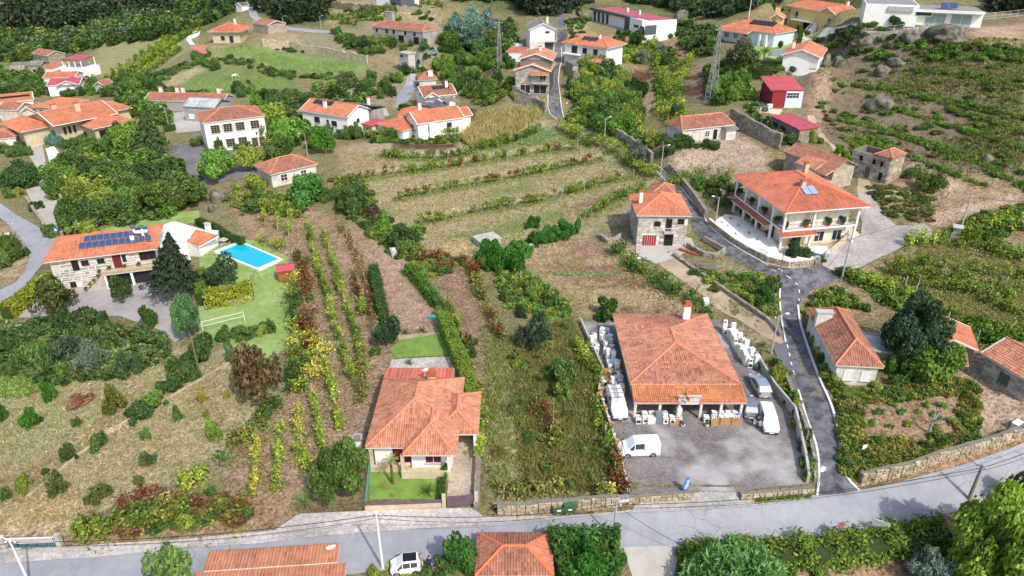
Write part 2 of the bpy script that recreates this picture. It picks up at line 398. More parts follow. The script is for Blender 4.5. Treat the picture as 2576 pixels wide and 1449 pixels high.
def crown_conifer(n, leaf, tiers=15, droop=.35):
 t = NR.random(n) ** .62; ti = np.floor((1 - t) * tiers) / tiers; ring = ti + .5 / tiers; rr = (1 - ring) * (.92 + .16 * np.sin(ring * 40)) + .03
 a = NR.random(n) * 6.283; nb = np.maximum(5, (rr * 16).astype(int)); a = np.floor(a * nb / 6.283) / nb * 6.283 + NR.normal(0, .10, n) + ti * 9
 f = .25 + .75 * NR.random(n) ** .6; r = rr * f * (.8 + .4 * np.abs(np.sin(a * 3.7 + ti * 31)))
 z = ring - droop * r * .30 + NR.normal(0, .012, n)
 P = np.c_[r * np.cos(a), r * np.sin(a), z]; N = np.c_[np.cos(a) * .4, np.sin(a) * .4, np.ones(n)] + NR.normal(0, .35, (n, 3))
 return leaves('crown', fit(P), N, leaf * (.6 + .7 * NR.random(n)), grey(n, .6, 1.25) * hue(n, .06), .38)
def crown_tuft(n, leaf, lobes=26):
 """clumps of needles or thin leaves standing out of the crown"""
 c = rdir(lobes) * (.45 + .4 * NR.random((lobes, 1))); c[:, 2] = np.abs(c[:, 2]); k = NR.integers(0, lobes, n); d = rdir(n); d[:, 2] = np.abs(d[:, 2]) * .9
 P = c[k] + d * (.26 * NR.random(n) ** .5)[:, None]; N = NR.normal(size=(n, 3)); lb = (.8 + .4 * NR.random(lobes))[k][:, None]
 return leaves('crown', fit(P), N, leaf * (.6 + .8 * NR.random(n)), grey(n) * lb * hue(n, .08), .22)
def crown_bare(n):
 mb = MB()
 def br(p, d, L, r, k):
  q = p + d * L; mb.bar(p, q, r, 5, r * .65)
  if k == 0: return
  for i in range(3): br(q, (d + Vector(rdir(1)[0]) * .75 + Vector((0, 0, .15))).normalized(), L * .68, r * .6, k - 1)
 br(Vector((0, 0, 0)), Vector((0, 0, 1)), .34, .04, n); return mb
def fronds(n, L, segs, rise, droop, leafl, leafw, cols):
 C = []; mbv, mbf, cc = [], [], []
 for i in range(n):
  a = 6.283 * i / n + R.uniform(-.25, .25); el = R.uniform(*rise); d = Vector((math.cos(a) * math.cos(el), math.sin(a) * math.cos(el), math.sin(el))); side = Vector((-math.sin(a), math.cos(a), 0)); p = Vector((0, 0, 0)); col = np.array(cols) * R.uniform(.7, 1.25)
  for k in range(segs):
   q = p + d * (L / segs); d = (d + Vector((0, 0, -droop / segs))).normalized(); f = 1 - abs(k / segs - .4) * .9
   for sgn in (-1, 1):
    for m_ in range(2):
     o = p.lerp(q, m_ * .5); tip = o + side * sgn * leafl * f + d * leafl * .55 + Vector((0, 0, -leafl * .25)); b = o + d * leafw * 2
     j = len(mbv); mbv += [tuple(o), tuple(b), tuple(tip)]; mbf.append((j, j + 1, j + 2)); cc += [col] * 3
   p = q
 return mesh_np('fronds', np.array(mbv), np.array(mbf), LEAF, cols=np.array(cc))
PROTO = {
 'round': [crown_round(3400, 15, .085, spread=.8, r0=.15, rv=.25, rc=.42) for _ in range(5)],
 'dense': [crown_round(6500, 22, .062, spread=.78, r0=.15, rv=.24) for _ in range(3)],
 'loose': [crown_round(2000, 20, .08, spread=.85) for _ in range(4)],
 'bush': [crown_round(2100, 12, .10, -.7, .85, r0=.15, rv=.28, rc=.4) for _ in range(4)],
 'big': [crown_round(13000, 34, .05, spread=.95, r0=.13, rv=.24, rc=.42) for _ in range(2)],
 'conifer': [crown_conifer(5200, .085) for _ in range(2)],
 'cypress': [crown_conifer(3000, .12, 40, .0)],
 'tuft': [crown_tuft(3600, .10) for _ in range(2)],
 'pine': [crown_tuft(14000, .10, 60)],
 'olive': [crown_tuft(3000, .13, 34) for _ in range(2)],
}
BARK = mat('bark', S('6e5d4c'), .95, .35, 3.0, bump=.6)
PALEBARK = mat('pale_bark', S('a39b8e'), .95, .3, 3.0, bump=.5)
POSTM = mat('granite_post', S('b3aa9b'), .9, .25, 3.0, bump=.4)
WOODP = mat('grey_wood', S('8d8172'), .9, .3, 4.0, bump=.4)
def _trunk():
 mb = MB(); mb.bar((0, 0, -.05), (.03, .01, .55), .5, 7, .36); mb.bar((.03, .01, .55), (0, 0, 1), .36, 7, .22)
 for i in range(4):
  a = i * 1.7; mb.bar((.02, 0, .55 + .1 * i), (math.cos(a) * 2.6, math.sin(a) * 2.6, .95 + .1 * i), .2, 5, .08)
 o = mb.build('trunk', BARK); me = o.data; bpy.data.objects.remove(o); return me
TRUNK = _trunk()
KINDN = {'conifer': ('conifer_tree', 'conifer'), 'cypress': ('cypress_tree', 'tree'), 'olive': ('olive_tree', 'tree'), 'pine': ('pine_tree', 'tree')}
def tint(o, h, v=.08):
 c = S(h); k = R.uniform(1.0, 1.25); o.color = (c[0] * k * R.uniform(1 - v, 1 + v), c[1] * k, c[2] * k * R.uniform(1 - v, 1 + v), 1)
def tree_at(base, h, r, where, col='5f7a33', proto='round', kind=None, trunk=.28, px=None, name=None):
 nm, cat = KINDN.get(proto, ('tree', 'tree'))
 t = thing(name or nm, None, None, base - Vector((0, 0, .1)), R.uniform(0, 6.28))
 me = R.choice(PROTO[proto]); z0 = h * trunk * .75
 c = link('crown', me, t, (0, 0, z0), None, (r, r * R.uniform(.78, 1.1), h - z0)); tint(c, col); c.rotation_euler = (R.uniform(-.12, .12), R.uniform(-.12, .12), 0)
 tr = link('trunk', TRUNK, t, (0, 0, 0), None, (max(.12, r * .13), max(.12, r * .13), z0 + (h - z0) * .5))
 reg(t, kind or ('green tree' if proto != 'conifer' else 'dark conifer'), where, px if px is not None else 0, cat); return t
def tree(cx, yt, yb, w, where, col='5f7a33', proto='round', kind=None, trunk=.28, name=None):
 b = G(cx, yb); r = w / 2 * mpp(b); h = max(1.0, zcol(b.y, yt) - b.z); h = max(h - .18 * r, .8)
 return tree_at(b, h, r, where, col, proto, kind, trunk, cx, name)
def bush_at(base, h, r, where, col, kind, px, proto='bush', name='bush', cat='bush', r2=None, rz=None):
 o = link(name, R.choice(PROTO[proto]), None, base - Vector((0, 0, .12 * h)), R.uniform(0, 6.28) if rz is None else rz, (r, r2 or r * R.uniform(.65, 1.05), h * 1.1)); tint(o, col); o.rotation_euler.x = R.uniform(-.15, .15); o.rotation_euler.y = R.uniform(-.15, .15)
 reg(o, kind, where, px, cat); return o
def bush(cx, yt, yb, w, where, col='58722f', kind='green bush', proto='bush', **kw):
 b = G(cx, yb); r = w / 2 * mpp(b); b = b + Vector((0, r * .5, 0)); b.z = float(TZ(b.x, b.y)); h = max(.35, zcol(b.y, yt) - b.z - .2 * r)
 return bush_at(b, h, r, where, col, kind, cx, proto, **kw)
def scatter(poly, n, fn, gap=2.0, tries=30):
 P = np.array([(v.x, v.y) for v in pxpoly(poly)]); lo, hi = P.min(0), P.max(0); D = np.zeros((n, 2)); m = 0; C = NR.random((n * tries, 2)) * (hi - lo) + lo; C = C[inside(C, P)]
 for q in C:
  if m >= n: break
  if m and (((D[:m] - q) ** 2).sum(1) < gap * gap).any(): continue
  D[m] = q; m += 1; b = Vector((q[0], q[1], float(TZ(*q)))); fn(b, 1288 + FPX * b.x / depth(b))
LOWP = [crown_round(560, 11, .2, raw=True) for _ in range(6)]
def mass(name, poly, n, gap, hr, rr, cols, label=None, ymin=None, sink=.1):
 """growth that reads as one mass: many crowns in one mesh"""
 A = []
 def one(b, px):
  P, N, s, c = LOWP[R.randrange(6)]; r, h, a = R.uniform(*rr), R.uniform(*hr), R.uniform(0, 6.28); ca, sa = math.cos(a), math.sin(a); Q = np.c_[(P[:, 0] * ca - P[:, 1] * sa) * r, (P[:, 0] * sa + P[:, 1] * ca) * r, P[:, 2] * h - sink * h] + np.array(b); A.append((Q, N, s * r, c * np.array(S(R.choice(cols))) * R.uniform(.85, 1.15)))
 scatter(poly, n, one, gap, 12); me = leaves(name, np.concatenate([x[0] for x in A]), np.concatenate([x[1] for x in A]), np.concatenate([x[2] for x in A]), np.concatenate([x[3] for x in A])); return tag(link(name, me), label, None, None, 'stuff')
# vine rows: trellis posts, stems and a ragged band of leaves
_pm = MB().box(-.5, .5, -.5, .5, -.3, 1).build('post', POSTM); POSTME = _pm.data; bpy.data.objects.remove(_pm)
_pm = MB().box(-.5, .5, -.5, .5, -.3, 1).build('post', WOODP); POSTWD = _pm.data; bpy.data.objects.remove(_pm)
PAL = {'weed': [('8f9a50', 3), ('7a8a44', 3), ('a59a60', 2)], 'green': [('6f8a2f', 5), ('8aa03a', 4), ('5a7328', 4), ('a5a84c', 1)], 'lime': [('9db13c', 5), ('b9bf55', 4), ('7d9a33', 4), ('c9c470', 1)],
       'yellow': [('c2bd52', 5), ('d0c468', 3), ('98a83c', 3), ('b08a48', 1)], 'red': [('7e4436', 4), ('96543c', 3), ('6b3a33', 3), ('8a8440', 3)],
       'mix': [('7f8f38', 4), ('9c8a48', 3), ('8a5a3c', 2), ('a8a850', 2), ('5d702c', 3)], 'dark': [('4a6a2c', 5), ('5d7d34', 4), ('3d5a26', 4)], 'brown': [('8a6a44', 4), ('9c7a4c', 3), ('7a7a3c', 3)], 'deep': [('41662a', 5), ('517a2e', 4), ('6a9038', 2)]}
def palcols(name, n):
 L = PAL[name]; w = np.array([x[1] for x in L], float); k = NR.choice(len(L), n, p=w / w.sum()); return np.array([S(x[0]) for x in L])[k]
DM = 1.7
def vine_row(pts, where, pal='green', h=1.7, w=.9, dens_=60, low=.4, gaps=.12, post=5.5, leaf=.19, pal2=None, kind='vine row', h_at=.8, wood=False, world=None, stems=True, name='vine_row'):
 P = smooth_line(world or [G(a, b, h_at) for a, b in pts], 1); P = dens(P, .6); n = len(P); A = np.array([(p.x, p.y) for p in P]); L = np.r_[0, np.cumsum(np.hypot(*np.diff(A, axis=0).T))]; tot = L[-1]
 dens_ *= DM; k = int(tot * dens_); ncl = max(3, int(tot / .55)); cs = np.sort(NR.random(ncl) * tot); ch = low + (h - low) * (.35 + .65 * NR.random(ncl)); cw = NR.normal(0, w * .26, ncl); keep = NR.random(ncl) > gaps * (.3 + .9 * (np.sin(cs * .21 + NR.random() * 6) > .2)); keep[0] = True; cs, ch, cw = cs[keep], ch[keep], cw[keep]; ncl = len(cs)
 j = NR.integers(0, ncl, k); s = np.clip(cs[j] + NR.normal(0, .3, k), 0, tot); x, y = np.interp(s, L, A[:, 0]), np.interp(s, L, A[:, 1])
 e = np.gradient(A, axis=0); e = e / np.maximum(np.hypot(*e.T), 1e-6)[:, None]; ex, ey = np.interp(s, L, e[:, 0]), np.interp(s, L, e[:, 1]); off = cw[j] + NR.normal(0, w * .25, k); zz = np.clip(ch[j] + NR.normal(0, (h - low) * .27, k), .1, h * 1.2); wd_ = NR.random(k) < .2; s[wd_] = NR.random(int(wd_.sum())) * tot; x, y = np.interp(s, L, A[:, 0]), np.interp(s, L, A[:, 1]); off[wd_] = NR.normal(-.2, w * .6 + .25, int(wd_.sum())); zz[wd_] = .05 + .4 * NR.random(int(wd_.sum()))
 X, Y = x - ey * off, y + ex * off; C = np.c_[X, Y, TZ(X, Y) + zz]
 N = np.c_[-ey * np.sign(off) * .5, ex * np.sign(off) * .5, np.full(k, .75)] + NR.normal(0, .5, (k, 3))
 cols = palcols(pal, k)
 if pal2: sel = (np.sin(cs * .33 + NR.random() * 6) + NR.normal(0, .4, ncl) > .45)[j]; cols[sel] = palcols(pal2, int(sel.sum()))
 cols[wd_] = palcols('weed', int(wd_.sum())); cl = (.78 + .44 * NR.random(ncl))[j][:, None]; cols = cols * cl * grey(k, .8, 1.25)
 o0 = Vector((A[0][0], A[0][1], float(TZ(*A[0])))); t = thing(name, None, None, o0)
 me = leaves('foliage', C - np.array(o0), N, leaf * (.7 + .6 * NR.random(k)), cols); link('foliage', me, t)
 if stems:
  mb = MB(); s0 = .5
  while s0 < tot:
   x, y = np.interp(s0, L, A[:, 0]), np.interp(s0, L, A[:, 1]); z = float(TZ(x, y)); a = Vector((x, y, z - .1)) - o0; b = a + Vector((R.uniform(-.12, .12), R.uniform(-.12, .12), h * .6)); mb.bar(a, b, .045, 4, .03); s0 += R.uniform(1.5, 2.3)
  mb.build('stems', BARK, t)['kind'] = 'stuff'
 if post:
  s0 = R.uniform(.2, 1)
  while s0 < tot:
   x, y = np.interp(s0, L, A[:, 0]), np.interp(s0, L, A[:, 1]); z = float(TZ(x, y)); p = link('post', POSTWD if wood else POSTME, t, Vector((x, y, z)) - o0, R.uniform(0, 3), (.13, .13, h * R.uniform(.92, 1.08))); p.rotation_euler = (R.uniform(-.05, .05), R.uniform(-.05, .05), R.uniform(0, 3)); s0 += post * R.uniform(.85, 1.15)
 cxp = 1288 + FPX * P[n // 2].x / depth(P[n // 2])
 reg(t, kind, where, cxp, 'vine row' if 'vine' in kind or 'trellis' in kind else 'plant row'); return t
def hedge(pts, h, w, label, col='4f7428', n_m2=55, leaf=.11, name='hedge', cat='hedge', h_at=None, ragged=.1, cols2=None, pal=None, world=None):
 P = dens(smooth_line(world or [G(a, b, h if h_at is None else h_at) for a, b in pts], 1), .5); A = np.array([(p.x, p.y) for p in P]); L = np.r_[0, np.cumsum(np.hypot(*np.diff(A, axis=0).T))]; tot = L[-1]
 per = 2 * h + w; k = int(tot * per * n_m2); s = NR.random(k) * tot; q = NR.random(k) * per; side = np.where(q < h, -1, np.where(q < 2 * h, 1, 0)); off = np.where(side == 0, (q - 2 * h) - w / 2, side * w / 2); z = np.where(side == 0, h, np.where(side < 0, q, q - h))
 bmp = ragged * (np.sin(s * 2.1 + z * 3) * .5 + NR.normal(0, .6, k)); off = off + np.where(side != 0, side * bmp, 0); z = z + np.where(side == 0, bmp, 0) + ragged * np.sin(s * 1.3) * .6
 e = np.gradient(A, axis=0); e = e / np.maximum(np.hypot(*e.T), 1e-6)[:, None]; x, y = np.interp(s, L, A[:, 0]), np.interp(s, L, A[:, 1]); ex, ey = np.interp(s, L, e[:, 0]), np.interp(s, L, e[:, 1]); X, Y = x - ey * off, y + ex * off
 C = np.c_[X, Y, TZ(X, Y) + z]; N = np.c_[-ey * side, ex * side, (side == 0) * 1.0] + np.array([0, 0, .35]) + NR.normal(0, .4, (k, 3))
 cols = (palcols(pal, k) if pal else np.array(S(col))[None]) * grey(k, .65, 1.25) * hue(k, .08)
 o0 = np.array([A[0][0], A[0][1], float(TZ(*A[0]))]); me = leaves(name, C - o0, N, leaf * (.7 + .6 * NR.random(k)), cols); o = link(name, me, None, Vector(o0)); tag(o, label, cat)
 core = MB(); hw = w * .4
 for i in range(0, len(P) - 1):
  a, b = A[i] - o0[:2], A[i + 1] - o0[:2]; za, zb_ = float(TZ(*A[i])) - o0[2], float(TZ(*A[i + 1])) - o0[2]; sa = np.array([-e[i][1], e[i][0]]) * hw; sb = np.array([-e[i + 1][1], e[i + 1][0]]) * hw; H_ = h * .9
  core.add([(*(a - sa), za), (*(a + sa), za), (*(b + sb), zb_), (*(b - sb), zb_), (*(a - sa), za + H_), (*(a + sa), za + H_), (*(b + sb), zb_ + H_), (*(b - sb), zb_ + H_)], [(4, 5, 6, 7), (0, 4, 7, 3), (1, 2, 6, 5)] + ([(0, 1, 5, 4)] if i == 0 else []) + ([(3, 7, 6, 2)] if i == len(P) - 2 else []))
 core.build('twigs', mat('hedge_twigs', S('3c4a22'), .95, .3, 3.0), o); return o
def tufts(name, poly, n, h, cols, label=None, blades=4, lean=.35, width=.05, clump=None, cat=None, world_poly=None, kindv='stuff'):
 """ground cover nobody could count: blades standing in clumps"""
 P = np.array([(v.x, v.y) for v in (world_poly or pxpoly(poly))]); lo, hi = P.min(0), P.max(0); q = NR.random((n * 4, 2)) * (hi - lo) + lo; q = q[inside(q, P)][:n]
 if clump: f = np.sin(q[:, 0] * clump) * np.sin(q[:, 1] * clump * 1.3) + np.sin(q[:, 0] * clump * .37 + 1) + NR.normal(0, .5, len(q)); q = q[f > .25]
 n = len(q); q = np.repeat(q, blades, 0) + NR.normal(0, .12, (n * blades, 2)); k = len(q); z = TZ(q[:, 0], q[:, 1]); hh = (np.repeat(.55 + .8 * NR.random(n), blades) * h * (.6 + .5 * NR.random(k)))
 a = NR.random(k) * 6.283; wv = np.c_[np.cos(a), np.sin(a), np.zeros(k)] * (width * (.6 + .8 * NR.random(k)))[:, None]; d = NR.normal(0, lean, (k, 2)) * hh[:, None]
 B = np.c_[q, z - .03]; T = np.c_[q + d, z + hh]; V = np.stack([B - wv, B + wv, T + wv * .3, T - wv * .3], 1).reshape(-1, 3)
 ci = NR.integers(0, len(cols), n); cc = np.repeat(np.array([S(c) for c in cols])[ci], blades, 0) * grey(k, .8, 1.35)
 me = mesh_np(name, V, np.arange(4 * k).reshape(-1, 4), LEAF, cols=np.repeat(cc, 4, 0)); return tag(link(name, me), label, cat, None, kindv)
def palm(cx, yt, yb, w, where, kind, trunk_h=None, col='6d8a3a', proto_l=.5, n=22, name='palm_tree', px=None):
 b = G(cx, yb); s = w / 2 * mpp(b); th = trunk_h if trunk_h is not None else max(.1, zcol(b.y, yt) - b.z - s * .4)
 t = thing(name, None, None, b, R.uniform(0, 6)); me = fronds(n, 1.0, 7, (.05, 1.35), 1.1, .26, .03, S(col)); link('fronds', me, t, (0, 0, th), None, (s, s, s))
 MB().bar((0, 0, -.2), (.05, .03, th), .16 if th > .6 else .22, 8, .13).build('trunk', BARK, t); reg(t, kind, where, cx, 'palm' if 'palm' in name else 'plant'); return t
def cycad(cx, yb, w, where, kind='dark green cycad', col='4c6b2a', name='cycad', up=(.25, 1.3), n=30, leafl=.13, th=.12):
 b = G(cx, yb); s = w / 2 * mpp(b); t = thing(name, None, None, b); link('fronds', fronds(n, 1.0, 8, up, .7, leafl, .02, S(col)), t, (0, 0, th), None, (s, s, s)); MB().lathe([(.12, -.1), (.14, th * .6), (.08, th + .05)], 8).build('trunk', BARK, t); reg(t, kind, where, cx, 'plant'); return t
# ---------------------------------------------------------------- building kit
T_NEW = tilemat('bright_orange_tile', S('cb7750'), S('d2825b'), S('be6a44'), .08)
T_RED = tilemat('orange_red_tile', S('c66a4a'), S('cf7655'), S('b95d3f'), .05)
T_MID = tilemat('weathered_orange_tile', S('bf7654'), S('cf8c69'), S('a96246'), .3)
T_OLD = tilemat('old_red_tile', S('a8624a'), S('bd7a5c'), S('8d4c3a'), .7)
T_SHOP = tilemat('shop_tile', S('bd7556'), S('cc8b6b'), S('a06046'), .4)
T_SLATE = tilemat('fibre_cement_sheet', S('7c7a74'), S('8a877f'), S('6f6d69'), .3, .4, 3)
T_SLATE2 = tilemat('dark_slate_sheet', S('55565c'), S('62636a'), S('4b4c52'), .1, .4, 3)
T_WSHEET = tilemat('pale_metal_sheet', S('b4bcc0'), S('c4cacd'), S('9aa2a6'), .3, .4, 3)
RSHEET = mat('red_sheet_metal', S('b5525a'), .5, .12, 1.0, bump=.05)
CAPM = mat('ridge_tile', S('d98a64'), .8, .3, 3.0)
CAPN = mat('ridge_tile_new', S('d9764a'), .8, .2, 3.0)
WHITE = mat('white_render', S('eceae6'), .85, .1, .8, bump=.08)
OFFW = mat('offwhite_render', S('dcd6cb'), .85, .18, .8, bump=.1)
DIRTYW = mat('stained_white_render', S('d8d2c8'), .9, .35, .9, bump=.2)
GREYR = mat('grey_render', S('a5a29c'), .9, .3, .8, bump=.2)
YELW = mat('yellow_render', S('e3c885'), .85, .12, .8, bump=.08)
BEIGE = mat('beige_stone_facing', S('cfbfa4'), .8, .25, 1.5, c2=S('c2b092'))
BLUEW = mat('pale_blue_render', S('cfdbe2'), .85, .15, .8)
DGREY = mat('charcoal_cladding', S('5b6067'), .7, .15, 1.0)
MORTAR = mat('pale_mortar', S('e0dbd2'), .95, .2, 2.0)
MORTARD = mat('dark_mortar', S('847d70'), .95, .3, 2.0)
def stonemat(name, c, c2):
 t = NT(name); p = t.pos(); oi = t.n('ObjectInfo'); n1 = t.noise(p, 1.2, 4); n2 = t.noise(p, 9, 3); a = t.mix(t.ramp(n1, [(.42, (0,) * 3), (.6, (1,) * 3)]), c, c2); a = t.mix(1.0, a, t.ramp(oi.outputs['Random'], [(0, (.66, .65, .64)), (.5, (.95, .94, .92)), (1, (1.18, 1.16, 1.12))]), 'MULTIPLY'); a = t.mix(1.0, a, t.ramp(n2, [(.32, (.72,) * 3), (.62, (1.06,) * 3)]), 'MULTIPLY'); t.col(a); t.bump(n2, .4, .04); return t.done(.95)
STONEC = stonemat('granite_block', S('bdb6ac'), S('a8a095')); STONED = stonemat('weathered_granite', S('aaa193'), S('8d8476')); STONEW = stonemat('tan_granite', S('bbad94'), S('9c8f77'))
GLASS = NT('window_glass'); GLASS.col(S('2b3238')); GLASS = GLASS.done(.12, 0, .6)
BLACKV = mat('dark_opening', S('221f1d'), .9, .2, 1.0)
FRAMEW = mat('white_frame', S('e6e3de'), .6, .08, 2.0)
FRAMED = mat('brown_frame', S('5d4a40'), .7, .2, 2.0)
SHUTR = mat('oxblood_shutter', S('6a2626'), .6, .15, 2.0)
SHUTW = mat('white_shutter', S('dcd9d4'), .6, .1, 2.0)
BLACKM = mat('black_metal', S('2a2c2f'), .5, .2, 2.0)
GALV = mat('galvanised_steel', S('a9adb0'), .45, .15, 2.0, metal=.5)
IRON = mat('wrought_iron', S('4a4540'), .6, .2, 3.0)
PANELM = NT('solar_cells'); PANELM.col(S('3a4a6e')); PANELM = PANELM.done(.15, 0, .7)
PANELD = NT('dark_solar_cells'); PANELD.col(S('23252f')); PANELD = PANELD.done(.15, 0, .7)
TERRA = mat('terracotta', S('b3603c'), .8, .2, 2.0)
WOOD = mat('brown_wood', S('a0643c'), .8, .25, 3.0)
CONCW = mat('cast_concrete', S('b9b4ab'), .9, .25, 1.0, bump=.2)
def tiles(parent, pts, m, pu=.27, pv=.42, amp=.07, name='roof_tiles'):
 """barrel tiles over one roof plane (pts: local 3-D, first edge is the eave)"""
 P = [Vector(p) for p in pts]; u = (P[1] - P[0]).normalized(); n = (P[1] - P[0]).cross(P[-1] - P[0]).normalized()
 if n.z < 0: n = -n
 v = n.cross(u)
 if v.z < 0: v = -v;
 Q = np.array([((p - P[0]).dot(u), (p - P[0]).dot(v)) for p in P]); u0, u1 = Q[:, 0].min(), Q[:, 0].max(); v0, v1 = Q[:, 1].min(), Q[:, 1].max()
 def interval(uu):
  ys = []
  for i in range(len(Q)):
   a, b = Q[i], Q[(i + 1) % len(Q)]
   if abs(a[0] - b[0]) < 1e-6:
    if abs(uu - a[0]) < 1e-4: ys += [a[1], b[1]]
    continue
   tt = (uu - a[0]) / (b[0] - a[0])
   if -1e-6 <= tt <= 1 + 1e-6: ys.append(a[1] + (b[1] - a[1]) * tt)
  return (min(ys), max(ys)) if ys else (0, 0)
 nc = max(1, round((u1 - u0) / pu)); pw = (u1 - u0) / nc; nr = max(1, math.ceil((v1 - v0) / pv)); fr = np.array([0, .22, .5, .78, 1.0]); hp = np.array([0, .75, 1, .75, 0]) * amp
 EPS = np.array([1, 1, 1, 1, -1]) * 1e-3; V, UV, F = [], [], []; ua = np.array(u); va = np.array(v); na = np.array(n); p0 = np.array(P[0])
 for c in range(nc):
  us = np.clip(u0 + (c + fr) * pw, u0 + 1e-5, u1 - 1e-5); iv = np.array([interval(x) for x in us]); jit = R.uniform(-.015, .015)
  for r_ in range(nr):
   a = np.clip(v0 + r_ * pv - (.03 if r_ else .02), iv[:, 0] - .02, iv[:, 1]); b = np.clip(v0 + (r_ + 1) * pv, iv[:, 0], iv[:, 1])
   if (b - a).max() < .04: continue
   k = len(V)
   for w_, lift in ((a, .035), (b, .0)):
    V.extend(p0 + us[:, None] * ua + w_[:, None] * va + (hp + lift + jit + .02)[:, None] * na); UV.extend(np.c_[us - u0 + EPS, np.full(5, v0 + (r_ + .5) * pv)])
   F += [(k + i, k + i + 1, k + i + 6, k + i + 5) for i in range(4)]
 if not F: return None
 me = mesh_np(name, np.array(V), np.array(F), m, uvs=np.array(UV)); o = link(name, me, parent); tag(o, kind='stuff'); return o
CUBE = MB().box(-.5, .5, -.5, .5, -.5, .5)
def _stone_meshes(m, n=5, j=.09, sub=False):
 out = []
 for i in range(n):
  mb = MB();
  vs_ = [(x * (1 + R.uniform(-j, j)) , y, z * (1 + R.uniform(-j, j))) for x, y, z in CUBE.v]
  # bevelled front: inset a proud face
  fr = [(x * .82 + R.uniform(-j, j) * .4, y, z * .8 + R.uniform(-j, j) * .4) for x, y, z in CUBE.v]
  V = [vs_[0], vs_[1], vs_[5], vs_[4]]; V = [(a, .5, c) for a, b, c in V] + [(a, -.1, c) for a, b, c in V] + [(a, -.5 + R.uniform(-.1, .1), c) for a, b, c in (fr[0], fr[1], fr[5], fr[4])]
  mb.add(V, [(4, 5, 1, 0), (5, 6, 2, 1), (6, 7, 3, 2), (7, 4, 0, 3), (8, 9, 5, 4), (9, 10, 6, 5), (10, 11, 7, 6), (11, 8, 4, 7), (8, 11, 10, 9)])
  o = mb.build('stone', m); me = o.data; bpy.data.objects.remove(o); out.append(me)
 return out
ST_C, ST_D, ST_W = _stone_meshes(STONEC), _stone_meshes(STONED), _stone_meshes(STONEW)
def blocks(parent, p0, ud, w, z0, z1, meshes, rh=.42, bw=1.0, holes=(), gap=.05, name='stone_block', thick=.16, cap=300, loose=0):
 """coursed stone pieces on a wall face; p0 local start point on the face, ud direction along it, outside is to the right of ud"""
 ud = Vector(ud).normalized(); rz = math.atan2(ud.y, ud.x); out = Vector((ud.y, -ud.x, 0)); z = z0; cnt = 0
 while z < z1 - .08 and cnt < cap:
  hh = min(rh * R.uniform(.85, 1.15), z1 - z); x = 0.0
  if z1 - z - hh < .15: hh = z1 - z
  while x < w - .05 and cnt < cap:
   ww = bw * R.uniform(.55, 1.45)
   if w - x - ww < .35: ww = w - x
   xs, zs = x + ww / 2, z + hh / 2; x += ww
   if any(h[0] - .08 < xs < h[1] + .08 and h[2] - .05 < zs < h[3] + .05 for h in holes): continue
   for h in holes:   # trim pieces that run into an opening
    if h[2] - .05 < zs < h[3] + .05:
     if xs < h[0] < xs + ww / 2: ww2 = (h[0] - (xs - ww / 2)); xs = xs - ww / 2 + ww2 / 2; ww = ww2
     elif xs > h[1] > xs - ww / 2: ww2 = (xs + ww / 2 - h[1]); xs = xs + ww / 2 - ww2 / 2; ww = ww2
   o = link(name, R.choice(meshes), parent, Vector(p0) + ud * xs + out * .0 + Vector((0, 0, zs)), rz + R.uniform(-loose, loose), (max(.05, ww - gap), thick * R.uniform(.8, 1.2), max(.05, hh - gap))); cnt += 1
   if loose: o.rotation_euler = (R.uniform(-loose, loose), R.uniform(-loose, loose), rz + R.uniform(-loose, loose))
  z += hh
